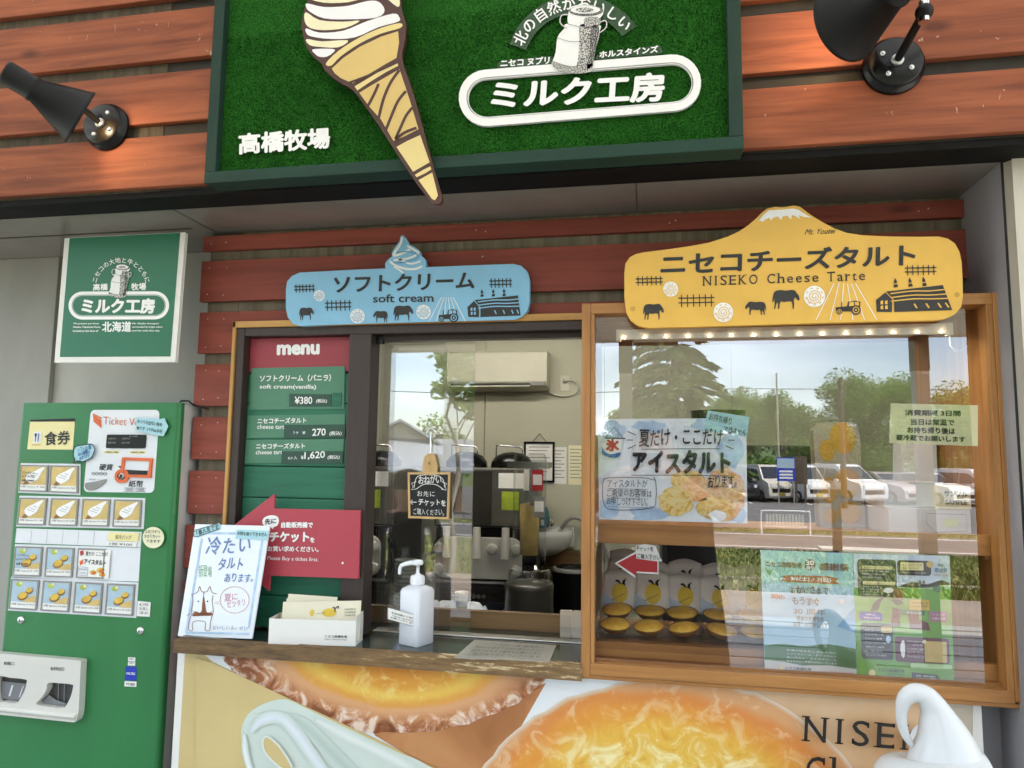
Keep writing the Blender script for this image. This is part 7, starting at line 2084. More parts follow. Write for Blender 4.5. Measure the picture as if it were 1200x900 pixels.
b = MB(); b.tube(smooth_open([(.12, -.08, .18), (.20, -.10, .26), (.32, -.10, .22), (.40, -.08, .10), (.46, -.04, -.02)], 5), .014, 'grey_plastic', 10); b.tube(smooth_open([(.05, -.05, .19), (.05, -.06, .25), (.05, -.16, .26), (.05, -.18, .22)], 4), .012, 'chrome', 10); b.build('hose', sk)
b = MB(); b.tube([(0, -.2, .0), (0, -.2, -.18), (0, -.14, -.24), (0, -.1, -.18), (0, -.02, -.18)], .02, 'black_metal', 12); b.tube([(-.02, -.1, -.30), (.3, -.1, -.32), (.5, -.1, -.34)], .045, 'grey_plastic', 14); b.build('drain_pipe', sk)
so = spot(634, 640, 5.18)
t = thing('soap_bottle', 'teal soap pump bottle standing on the wash basin', 'bottle', (so.x, 5.18, 1.005))
paint('soap_teal', '#3c7f95', .2)
b = MB(); b.lathe([(.0001, 0), (.05, 0), (.055, .01), (.055, .11), (.045, .14), (.018, .155)], (0, 0, 0), 'soap_teal', 24); b.build('bottle', t)
b = MB(); b.lathe([(.018, .155), (.018, .175), (.006, .18), (.006, .21), (.02, .212), (.02, .222), (.0001, .224)], (0, 0, 0), 'off_white', 18); b.build('pump', t)
b = MB(); b.box((-.03, -.058, .02), (.03, -.0555, .06), 'paper_white'); b.build('label', t)
wb = spot(672, 700, 4.9)
t = thing('waste_bin', 'black waste bin with a grey liner next to the wash basin', 'bin', (wb.x, 4.95, .02))
b = MB(); b.lathe([(.0001, 0), (.11, 0), (.15, .72), (.155, .73)], (0, 0, 0), 'black_metal', 28); b.build('bin', t); b = MB(); b.lathe([(.126, .25), (.150, .45), (.148, .44)], (0, 0, 0), 'grey_plastic', 28); b.lathe([(.156, .725), (.16, .74), (.13, .75)], (0, 0, 0), 'grey_plastic', 28); b.build('liner', t)
# tall steel refrigerator at the left
rf = spot(425, 446, 3.6)
t = thing('refrigerator', 'dark steel upright refrigerator behind the left glass', 'refrigerator', (-1.78, 3.45, .02))
b = MB(); b.box((-.42, -.30, .08), (.36, .40, 1.86), 'panel_dark'); b.build('body', t, bevel=.006)
b = MB(); b.box((-.40, -.335, .12), (.35, -.302, 1.12), 'steel_dark'); b.build('door', t, bevel=.004); b = MB(); b.box((-.40, -.335, 1.14), (.35, -.302, 1.84), 'steel_dark'); d = b.build('door', t, bevel=.004)
b = MB(); b.box((.26, -.36, 1.2), (.285, -.336, 1.42), 'metal'); b.build('handle', d)
t.location = (-2.12, 3.42, .02)
# work table with dark equipment behind the display case
t = thing('work_table', 'dark steel work table with shelves behind the display case', 'table', (.80, 3.1, .02))
b = MB(); b.box((-.75, -.3, .88), (.75, .3, .92), 'steel_dark'); b.build('table_top', t, bevel=.003)
for x in (-.72, .72):
    for y in (-.27, .27):
        b = MB(); b.box((x - .02, y - .02, 0), (x + .02, y + .02, .88), 'metal'); b.build('leg', t)
b = MB(); b.box((-.7, -.25, .3), (.7, .25, .32), 'steel_dark'); b.build('shelf', t)
t = thing('oven', 'dark baking oven standing behind the display case', 'oven', (.38, 3.1, .941))
b = MB(); b.box((-.32, -.25, 0), (.32, .28, .62), 'panel_dark'); b.build('body', t, bevel=.008); b = MB(); b.box((-.30, -.265, .05), (.20, -.251, .30), 'black_gloss'); d = b.build('door', t, bevel=.003); b = MB(); b.box((-.26, -.30, .315), (.16, -.285, .33), 'metal'); b.build('handle', d); b = MB(); b.box((-.30, -.262, .36), (.20, -.2515, .57), 'black_gloss'); b.build('window', t)
t = thing('steel_pot', 'small steel pot standing on the oven', 'pot', (.30, 3.1, 1.562)); b = MB(); b.lathe([(.0001, 0), (.1, 0), (.11, .01), (.11, .14), (.115, .145)], (0, 0, 0), 'kitchen_steel', 28); b.build('pot', t)
# fluorescent fitting seen as streaks on the air conditioner; unseen second added for light
emis('tube_light', '#fdf9ee', 15)
for i, (x, y) in enumerate(((-1.0, 3.7), (.55, 2.75))):
    t = thing('ceiling_lamp', ('twin tube fluorescent lamp on the kitchen ceiling, seen as streaks on the air conditioner', 'unseen twin tube lamp added on the kitchen ceiling to light the display case')[i], 'ceiling lamp', (x, y, 2.75))
    b = MB(); b.box((-.65, -.14, -.06), (.65, .14, -.001), 'white_paint'); b.build('housing', t, bevel=.004)
    for yy in (-.07, .07):
        b = MB(); b.cyl((-.6, yy, -.085), (.6, yy, -.085), .016, .016, 'tube_light', 12); b.build('tube', t)
# ================================================================ what the glass mirrors: parking lot, cars, trees, house, people
def mir(px, py, Yv, gl=1.83):
    """real place of a thing seen in the pane at depth gl, whose mirror image stands at depth Yv"""
    p = spot(px, py, Yv); return Vector((p.x, 2 * gl - Yv, p.z))

# ---- trees
def leafmat(name, c):
    m = bpy.data.materials.new(name); m.use_nodes = True; nt = m.node_tree; nt.nodes.clear()
    o = N(nt, 'ShaderNodeOutputMaterial'); mx = N(nt, 'ShaderNodeMixShader'); mx.inputs['Fac'].default_value = .45
    d = N(nt, 'ShaderNodeBsdfDiffuse'); t = N(nt, 'ShaderNodeBsdfTranslucent'); ge = N(nt, 'ShaderNodeNewGeometry'); hs = N(nt, 'ShaderNodeHueSaturation'); hs.inputs['Color'].default_value = (*lin(c), 1)
    mr = N(nt, 'ShaderNodeMapRange'); mr.inputs['To Min'].default_value = .65; mr.inputs['To Max'].default_value = 1.35
    nt.links.new(ge.outputs['Random Per Island'], mr.inputs['Value']); nt.links.new(mr.outputs[0], hs.inputs['Value'])
    for x in (d, t): nt.links.new(hs.outputs[0], x.inputs['Color'])
    nt.links.new(d.outputs[0], mx.inputs[1]); nt.links.new(t.outputs[0], mx.inputs[2]); nt.links.new(mx.outputs[0], o.inputs['Surface']); MATS[name] = m
for n_, c_ in (('leaf_a', '#6f8f3c'), ('leaf_b', '#90ab50'), ('leaf_c', '#557434'), ('needle_a', '#5c7046'), ('needle_b', '#83915c')): leafmat(n_, c_)
wood('bark', '#4b3f33', '#6b5c4b', 'z', knots=False, rough=.9); paint('bark_pale', '#a49c8e', .8, amt=.15, scale=6)
def leaf_tree(name, label, loc, h, rx, seed, n=9000, ls=.115, trunk=.16, base=.12, group=None, pale=False, lobes=16):
    rg = random.Random(seed); t = thing(name, label, 'tree', loc, (0, 0, rg.uniform(0, 6)), group)
    bk = 'bark_pale' if pale else 'bark'
    b = MB(); tp = []
    for i in range(7):
        q = i / 6; tp.append((rg.uniform(-.08, .08) * i * .4, rg.uniform(-.08, .08) * i * .4, h * .82 * q))
    b.tube(tp, [trunk * (1 - .82 * i / 6) + .01 for i in range(7)], bk, 10)
    cl = []
    for i in range(lobes):
        z = h * rg.uniform(base + .06, .97); q = (z / h - base) / (1 - base); wd = rx * (math.sin(math.pi * min(1, q * .86 + .12)) ** .7)
        a = rg.uniform(0, 6.283); r_ = wd * rg.uniform(.25, .8)
        c_ = Vector((r_ * math.cos(a), r_ * math.sin(a), z)); cl.append((c_, rg.uniform(.32, .56) * rx))
        z0 = max(h * .1, z - r_ * .8 - .2); k_ = min(6, int(z0 / (h * .82) * 6)); s0 = Vector(tp[k_]); s0.z = z0
        b.tube([s0, s0.lerp(c_, .55) + Vector((0, 0, .12 * r_)), c_], [trunk * .34, trunk * .2, trunk * .07], bk, 6)
    b.build('trunk', t)
    b = MB()
    for i in range(n):
        c_, r_ = rg.choice(cl); d = Vector((rg.gauss(0, 1), rg.gauss(0, 1), rg.gauss(0, 1)))
        d = d.normalized() * r_ * (rg.random() ** .45) ; d.z *= .8; p = c_ + d
        u = Vector((rg.gauss(0, 1), rg.gauss(0, 1), rg.gauss(0, .6))).normalized(); v = u.cross(Vector((rg.gauss(0, 1), rg.gauss(0, 1), rg.gauss(0, 1)))).normalized()
        s_ = ls * rg.uniform(.6, 1.3)
        b.add([p - u * s_, p + v * s_ * .45, p + u * s_, p - v * s_ * .45], [(0, 1, 2, 3)], rg.choice(('leaf_a', 'leaf_a', 'leaf_b', 'leaf_c')))
    b.build('crown', t)
    return t
TL = 'green broadleaf tree in the row beyond the parked cars, mirrored in the case glass'
GT = 'broadleaf trees beyond the parking lot'
tp_ = [leaf_tree('broadleaf_tree', TL, (6, -50, LOT), 7.6, 2.7, 11, group=GT), leaf_tree('broadleaf_tree', TL, (10, -51, LOT), 6.8, 2.5, 12, group=GT), leaf_tree('broadleaf_tree', TL, (14, -50.5, LOT), 8.2, 2.9, 13, group=GT)]
rg = random.Random(21)
for i, x in enumerate((-2, 2.2, 18, 21.5, 25, 28.5, 32, 35.5, 39, 43, 47, -30, -27, -38, -34, -42, -46, 8, 12, 16.2, 23, 30, 4.3, 20, 26.6, 34, 37.5, 41, 45, 0, 14, 50)):
    s_ = rg.uniform(.86, 1.15)
    copy_tree(tp_[i % 3], location=(x, (-52 + rg.uniform(-1.5, 1.5)) if i < 17 else (-55 if i < 22 else -58), LOT), rotation_euler=(0, 0, rg.uniform(0, 6)), scale=(s_ * 1.1, s_ * 1.1, s_ * rg.uniform(.9, 1.05)))
# far wooded slope behind them
m, nt, b_ = base('far_wood', '#4d6034', .9); vary(nt, b_, '#51643a', .35, .22, bump=.5)
b = MB(); rg = random.Random(8); vs = []; n_ = 70
for i in range(n_ + 1):
    x = -150 + 320 * i / n_; hh = 4.2 + 1.2 * math.sin(i * .21) + .7 * math.sin(i * .7) + rg.uniform(-.4, .4)
    vs += [(x, -78, LOT - .5), (x, -84, hh * .7), (x, -95, hh), (x, -120, LOT - .5)]
b.add(vs, [(4 * i + k, 4 * i + 4 + k, 4 * i + 5 + k, 4 * i + 1 + k) for i in range(n_) for k in range(3)], 'far_wood', True)
b.build('hills', kind='structure')

# ---- conifer with drooping branches
def conifer(loc, h, r, seed):
    rg = random.Random(seed); t = thing('conifer_tree', 'tall dark conifer with drooping branches, mirrored at the upper left of the case glass', 'tree', loc)
    b = MB(); b.tube([(0, 0, 0), (.05, 0, h * .5), (0, 0, h)], [.22, .13, .02], 'bark', 10); br = []
    z = h * .13
    while z < h * .97:
        q = 1 - z / h; n_ = rg.randint(4, 6)
        for k in range(n_):
            a = rg.uniform(0, 6.283); L_ = r * (q ** .75) * rg.uniform(.65, 1.15); zz = z + rg.uniform(-.15, .15)
            pts = [Vector((L_ * s_ * math.cos(a), L_ * s_ * math.sin(a), zz + .16 * L_ * s_ - .34 * L_ * s_ * s_)) for s_ in (0, .33, .66, 1)]
            b.tube(pts, [.035 * q + .012, .02, .012, .005], 'bark', 5, False); br.append((pts, L_))
        z += h * .024
    b.build('trunk', t)
    b = MB()
    for pts, L_ in br:
        for i in range(int(130 * L_) + 24):
            s_ = rg.random() ** .7 * 3; k = min(2, int(s_)); p = pts[k].lerp(pts[k + 1], s_ - k); d = (pts[k + 1] - pts[k]).normalized()
            sd = d.cross(Vector((0, 0, 1))).normalized() * rg.choice((-1, 1)); o = (sd * rg.uniform(.3, 1) + d * .7 + Vector((0, 0, rg.uniform(-.7, .15)))).normalized()
            ln_ = rg.uniform(.14, .34); wv = o.cross(Vector((rg.gauss(0, 1), rg.gauss(0, 1), rg.gauss(0, 1)))).normalized() * .055
            b.add([p - wv * .5, p + o * ln_ * .5 + wv, p + o * ln_, p + o * ln_ * .5 - wv], [(0, 1, 2, 3)], 'needle_a' if rg.random() < .6 else 'needle_b')
    b.build('crown', t)
conifer((.85, -18.4, LOT), 9.5, 2.45, 5)

# ---- cars
paint('car_white', '#dcdcda', .25, amt=.02, spec=.6); paint('car_pearl', '#cfc8b8', .25, amt=.02, spec=.6); paint('car_black', '#1b1c20', .2, amt=.05, spec=.6); paint('car_rose', '#b5a3a0', .25, amt=.03, spec=.6)
paint('car_glass', '#20262b', .08, spec=.8); paint('tyre', '#171717', .8, amt=.1); paint('lamp_clear', '#d8dde0', .1, spec=.8); paint('lamp_red', '#9c1f1f', .2); paint('plate_white', '#d8d8d0', .5); paint('plate_yellow', '#d9b93c', .5)
def car(name, label, cat, loc, rz, col, L_, W_, H_, prof, win, wheel=.29, kei=False, group='cars parked in the lot'):
    """prof: side outline (x along the car, z) in metres; win: side glass outlines"""
    t = thing(name, label, cat, loc, (0, 0, rz), group)
    b = MB(); n_ = len(prof); vs = []
    for s_, k_ in ((-1, .90), (-1, 1.0), (1, 1.0), (1, .90)):
        for x, z in prof:
            tum = 1.0 if z < H_ * .58 else 1 - .16 * (z - H_ * .58) / (H_ * .42)
            xx = x * (1 if abs(k_ - 1) < .01 else .985)
            vs.append((xx, s_ * W_ / 2 * tum * (1 if k_ == 1.0 else .93), z if k_ == 1 else z * .995 + .004))
    b.add(vs, [(k * n_ + i, k * n_ + (i + 1) % n_, (k + 1) * n_ + (i + 1) % n_, (k + 1) * n_ + i) for k in range(3) for i in range(n_)], col, False)
    b.add(vs[:n_], [tuple(range(n_))], col, False); b.add(vs[-n_:], [tuple(range(n_))], col, False)
    b.build('body', t, bevel=.03)
    for s_ in (-1, 1):
        b = MB()
        for wpoly in win:
            q = [(x, s_ * (W_ / 2 * (1 - .16 * max(0, z - H_ * .58) / (H_ * .42)) + .006), z) for x, z in wpoly]; b.add(q, [tuple(range(len(q)))], 'car_glass')
        b.build('side_window', t)
    fr = [p for p in prof if p[1] > H_ * .5]
    # windscreen and rear window lie on the sloping ends of the cabin
    xs_ = sorted(prof, key=lambda p: p[0])
    def pane(a, c, nm):
        b = MB(); d = Vector((c[0] - a[0], 0, c[1] - a[1])); nrm = Vector((d.z, 0, -d.x)).normalized() * .012 * (1 if a[0] > 0 else -1)
        if nrm.z < 0: nrm = -nrm
        w0, w1 = W_ * .44, W_ * .38; p0 = Vector((a[0], 0, a[1])) + d * .08 + nrm; p1 = Vector((a[0], 0, a[1])) + d * .92 + nrm
        b.add([(p0.x, -w0, p0.z), (p0.x, w0, p0.z), (p1.x, w1, p1.z), (p1.x, -w1, p1.z)], [(0, 1, 2, 3)], 'car_glass'); b.build(nm, t)
    up = [p for p in prof]
    i0 = max(range(n_), key=lambda i: (up[i][1] > H_ * .9, up[i][0])); i1 = min((i for i in range(n_) if up[i][1] > H_ * .9), key=lambda i: up[i][0])
    a_ = up[(i0 - 1) % n_] if up[(i0 - 1) % n_][0] > up[i0][0] else up[(i0 + 1) % n_]; pane(a_, up[i0], 'windscreen')
    a_ = up[(i1 + 1) % n_] if up[(i1 + 1) % n_][0] < up[i1][0] else up[(i1 - 1) % n_]; pane(a_, up[i1], 'rear_window')
    xf = max(p[0] for p in prof); xb_ = min(p[0] for p in prof)
    for s_ in (-1, 1):
        b = MB(); b.box((xf - .14, s_ * W_ * .42 - .15 * (s_ > 0) - .0, H_ * .40), (xf + .012, s_ * W_ * .42 + .15 * (s_ < 0), H_ * .49), 'lamp_clear'); b.build('headlight', t, bevel=.01)
        b = MB(); b.box((xb_ - .012, s_ * W_ * .43 - .08 * (s_ > 0), H_ * .40), (xb_ + .06, s_ * W_ * .43 + .08 * (s_ < 0), H_ * .58), 'lamp_red'); b.build('tail_light', t, bevel=.01)
        b = MB(); b.box((L_ * .19, s_ * W_ / 2 + (.0 if s_ > 0 else -.15), H_ * .55), (L_ * .23, s_ * W_ / 2 + (.15 if s_ > 0 else 0), H_ * .63), col); b.build('mirror', t, bevel=.02)
    b = MB(); b.box((xf - .03, -W_ * .36, H_ * .26), (xf + .012, W_ * .36, H_ * .37), 'black_metal'); b.build('grille', t, bevel=.01)
    b = MB(); b.box((xf + .002, -.165, H_ * .17), (xf + .022, .165, H_ * .17 + .165), 'plate_yellow' if kei else 'plate_white'); b.build('number_plate', t)
    for x in (L_ * .31, -L_ * .30):
        for s_ in (-1, 1):
            b = MB(); y0 = s_ * (W_ / 2 - .17); y1 = s_ * (W_ / 2 + .005)
            b.cyl((x, y0, wheel), (x, y1, wheel), wheel, wheel, 'tyre', 24); wl = b.build('wheel', t)
            b = MB(); b.cyl((x, y1, wheel), (x, y1 + s_ * .012, wheel), wheel * .64, wheel * .58, 'metal', 20); b.build('rim', wl)
    return t
def van_prof(L_, H_, hood, ws):
    f = L_ / 2
    return [(-f, .28), (-f - .02, .6), (-f + .02, H_ * .62), (-f + .10, H_ * .93), (-f + .22, H_), (f - hood - ws - .12, H_), (f - hood - ws, H_ * .975), (f - hood, H_ * .60), (f - .10, H_ * .53), (f - .01, H_ * .42), (f, .30), (f - .06, .20), (-f + .05, .20)]
kp = van_prof(3.4, 1.78, .42, .42); kw = [[(-1.5, 1.05), (-1.42, 1.58), (-.72, 1.6), (-.72, 1.03)], [(-.66, 1.03), (-.66, 1.6), (.22, 1.6), (.22, 1.02)], [(.28, 1.02), (.28, 1.6), (.72, 1.56), (1.05, 1.03)]]
mp_ = van_prof(4.7, 1.85, .72, .78); mw = [[(-2.15, 1.1), (-2.0, 1.64), (-1.1, 1.67), (-1.1, 1.08)], [(-1.02, 1.08), (-1.02, 1.67), (.1, 1.67), (.1, 1.07)], [(.18, 1.07), (.18, 1.66), (.8, 1.62), (1.48, 1.08)]]
sp_ = [(-2.05, .3), (-2.08, .75), (-1.95, 1.0), (-1.55, 1.42), (-1.1, 1.5), (.0, 1.5), (.3, 1.46), (1.05, 1.0), (1.85, .86), (2.05, .68), (2.08, .3), (2.0, .2), (-2.0, .2)]
sw = [[(-1.6, 1.0), (-1.35, 1.38), (-.7, 1.43), (-.7, .98)], [(-.64, .98), (-.64, 1.43), (.0, 1.43), (.22, 1.38), (.78, .98)]]
up_ = van_prof(4.5, 1.70, .95, .70); uw = [[(-2.0, 1.05), (-1.75, 1.5), (-1.0, 1.53), (-1.0, 1.03)], [(-.92, 1.03), (-.92, 1.53), (.05, 1.53), (.05, 1.02)], [(.12, 1.02), (.12, 1.52), (.5, 1.5), (1.15, 1.04)]]
CY = -34.2
for px, nm, lab, cat, col, args, kei, rz in (
        (842, 'parked_car', 'black car half hidden by the watercolour poster, mirrored left of the pale kei vans', 'car', 'car_black', (4.5, 1.8, 1.70, up_, uw, .33), False, 1.15),
        (889, 'parked_van', 'pearl beige boxy kei van mirrored right of the watercolour poster', 'van', 'car_pearl', (3.4, 1.48, 1.78, kp, kw, .28), True, 1.05),
        (931, 'parked_van', 'white boxy kei van parked between the beige kei van and the white minivan', 'van', 'car_white', (3.4, 1.48, 1.78, kp, kw, .28), True, 1.05),
        (979, 'parked_van', 'long white minivan mirrored in the middle of the case glass', 'van', 'car_white', (4.7, 1.74, 1.85, mp_, mw, .33), False, 1.0),
        (1032, 'parked_car', 'rose silver hatchback mirrored left of the porch post in the case glass', 'car', 'car_rose', (4.1, 1.7, 1.5, sp_, sw, .31), False, 1.0),
        (1082, 'parked_car', 'white hatchback mirrored behind the porch post', 'car', 'car_white', (4.1, 1.7, 1.5, sp_, sw, .31), False, 1.0),
        (1136, 'parked_car', 'white sport utility car mirrored above the sample box', 'car', 'car_white', (4.5, 1.8, 1.70, up_, uw, .33), False, 1.0)):
    X_ = mir(px, 570, 2 * 1.83 - CY).x
    car(nm, lab, cat, (X_, CY + random.uniform(-.15, .15), LOT), rz, col, args[0], args[1], args[2], args[3], args[4], args[5], kei)

# ---- poles, information boards, barrier, bollard, bench
def pole(px, Yv, h, r, m, label, gl=1.83, arm=None):
    p = mir(px, 540, Yv, gl); z0 = gz(p.y); t = thing('utility_pole', label, 'pole', (p.x, p.y, z0))
    b = MB(); b.tube([(0, 0, 0), (0, 0, h)], [r, r * .75], m, 14); b.build('shaft', t)
    if arm:
        b = MB(); b.box((-.7, -.05, h - .45), (.7, .05, h - .36), 'grey_plastic'); 
        for x in (-.6, -.2, .2, .6): b.lathe([(.05, 0), (.06, .05), (.03, .1), (.06, .15), (.001, .2)], (x, 0, h - .36), 'off_white', 10)
        b.build('crossarm', t)
        b = MB()
        for x in (-.6, .6): b.tube([(x - 40, -3, h + .4), (x - 20, -1.4, h - .5), (x, 0, h - .2), (x + 20, 1.4, h - .6), (x + 40, 3, h + .2)], .02, 'black_metal', 5)
        b.build('wires', t)
    return t
pole(869.5, 60, 8.0, .16, 'bark_pale', 'thin utility pole with wires mirrored above the corner of the watercolour poster', arm=True)
pole(988, 33, 5.6, .13, 'bark', 'brown wooden pole mirrored left of the tart bag packet in the case glass')
pole(912.5, 46, 7.4, .07, 'bark_pale', 'slim pale lamp pole mirrored above the blue information board')
ip = mir(920.5, 540, 35.5)
t = thing('information_board', 'blue and white information board mirrored above the white vans', 'sign', (ip.x, ip.y, LOT))
b = MB(); b.box((-.40, -.04, 1.05), (.40, .04, 2.15), 'sticker_blue'); b.build('panel', t)
b = MB(); b.box((-.38, .0402, 1.65), (.38, .046, 2.1), 'photo_blue')
for i in range(3): b.box((-.3, .0402, 1.15 + i * .15), (.3, .046, 1.24 + i * .15), 'paper_white')
b.build('print', t)
for x in (-.34, .34):
    b = MB(); b.box((x - .03, -.03, 0), (x + .03, .03, 1.06), 'metal'); b.build('leg', t)
ip = mir(937.5, 540, 36)
t = thing('wooden_board', 'brown wooden notice board mirrored right of the blue information board', 'sign', (ip.x, ip.y, LOT))
b = MB(); b.box((-.30, -.05, .9), (.30, .05, 2.2), 'bark'); b.build('panel', t)
for x in (-.2, .2):
    b = MB(); b.box((x - .04, -.04, 0), (x + .04, .04, .91), 'bark'); b.build('leg', t)
bp_ = mir(920, 600, 20.5)
t = thing('pipe_barrier', 'white pipe barrier with a slatted panel mirrored before the vans', 'barrier', (bp_.x, bp_.y, LOT))
b = MB(); b.tube(smooth_open([(-.62, 0, 0), (-.62, 0, .55), (-.52, 0, .62), (.52, 0, .62), (.62, 0, .55), (.62, 0, 0)], 5), .025, 'white_paint', 10); b.build('pipe', t)
b = MB()
for i in range(12): b.box((-.50 + i * .083, -.012, .18), (-.44 + i * .083, .012, .54), 'porch_board')
b.box((-.56, -.01, .2), (.56, .01, .24), 'white_paint'); b.build('panel', t)
bp_ = mir(980, 600, 11.0)
t = thing('bollard', 'dark grey post mirrored in the case glass left of the tart bag packet', 'post', (bp_.x, bp_.y, gz(bp_.y)))
b = MB(); b.box((-.055, -.055, 0), (.055, .055, 1.02 - gz(bp_.y)), 'steel_dark'); b.box((-.065, -.065, 1.02 - gz(bp_.y)), (.065, .065, 1.12 - gz(bp_.y)), 'steel_dark'); b.build('shaft', t, bevel=.01)
bp_ = mir(1020, 625, 12.2)
t = thing('garden_bench', 'low wooden bench mirrored beside the dark post', 'bench', (bp_.x, bp_.y, gz(bp_.y)), (0, 0, .08))
b = MB()
for i in range(3): b.box((-.75, -.2 + i * .14, .40), (.75, -.08 + i * .14, .44), 'porch_board')
b.build('seat', t, bevel=.004)
for x in (-.6, .6):
    b = MB(); b.box((x - .04, -.16, 0), (x + .04, .18, .399), 'bark'); b.build('leg', t)

# ---- house with a gable roof and a young tree, mirrored in the sliding glass
hp = mir(478, 530, 27, 2.01)
paint('house_wall', '#c9c0b0', .8, amt=.08); paint('roof_grey', '#8e9296', .55, amt=.1, stretch=(1, 8, 1)); paint('house_brown', '#7d5a44', .7, amt=.1)
t = thing('gabled_house', 'low house with a pale grey gable roof mirrored in the left sliding glass', 'house', (hp.x - .2, hp.y, LOT), (0, 0, rad(-16)))
b = MB(); b.box((-2.3, -4, 0), (2.3, 2.0, 1.9), 'house_wall'); b.add([(-2.3, 2.0, 1.9), (2.3, 2.0, 1.9), (0, 2.0, 3.2)], [(0, 1, 2)], 'house_wall'); b.box((-2.31, 2.001, 0), (2.31, 2.03, .9), 'house_brown'); b.build('wall', t)
b = MB()
for s_ in (-1, 1): b.add([(0, 2.5, 3.33), (s_ * 2.8, 2.5, 1.75), (s_ * 2.8, -4.4, 1.75), (0, -4.4, 3.33), (0, 2.5, 3.23), (s_ * 2.8, 2.5, 1.65), (s_ * 2.8, -4.4, 1.65), (0, -4.4, 3.23)], [(0, 1, 2, 3), (4, 7, 6, 5), (0, 4, 5, 1), (1, 5, 6, 2), (2, 6, 7, 3)], 'roof_grey')
b.add([(-2.2, 2.02, 2.62), (2.6, 2.02, 2.62), (3.3, 4.2, 1.5), (-2.9, 4.2, 1.5), (-2.2, 2.02, 2.54), (2.6, 2.02, 2.54), (3.3, 4.2, 1.42), (-2.9, 4.2, 1.42)], [(0, 1, 2, 3), (4, 7, 6, 5), (2, 6, 7, 3), (0, 4, 5, 1), (1, 5, 6, 2), (0, 3, 7, 4)], 'roof_grey'); b.build('roof', t)
for x in (-1.4, .1):
    b = MB(); b.box((x, 2.031, .95), (x + 1.0, 2.06, 1.7), 'white_paint'); wn = b.build('window', t); b = MB(); b.box((x + .06, 2.0605, 1.0), (x + .94, 2.07, 1.65), 'car_glass'); b.build('pane', wn)
b = MB(); b.box((1.35, 2.031, 0), (2.05, 2.06, 1.75), 'house_brown'); b.build('door', t)
yt = mir(540, 560, 9.2, 2.01)
leaf_tree('young_tree', 'slim young tree with a pale trunk mirrored in the sliding glass beside the open window', (yt.x - .1, yt.y, gz(yt.y)), 3.0 - gz(yt.y), .75, 31, n=900, ls=.08, trunk=.035, base=.62, pale=True, lobes=8)
bt = mir(520, 520, 36, 2.01)
leaf_tree('broadleaf_tree', 'bright green bush like tree mirrored right of the gabled house', (bt.x, bt.y, LOT), 4.3, 1.7, 33, n=2600, ls=.13, trunk=.1)

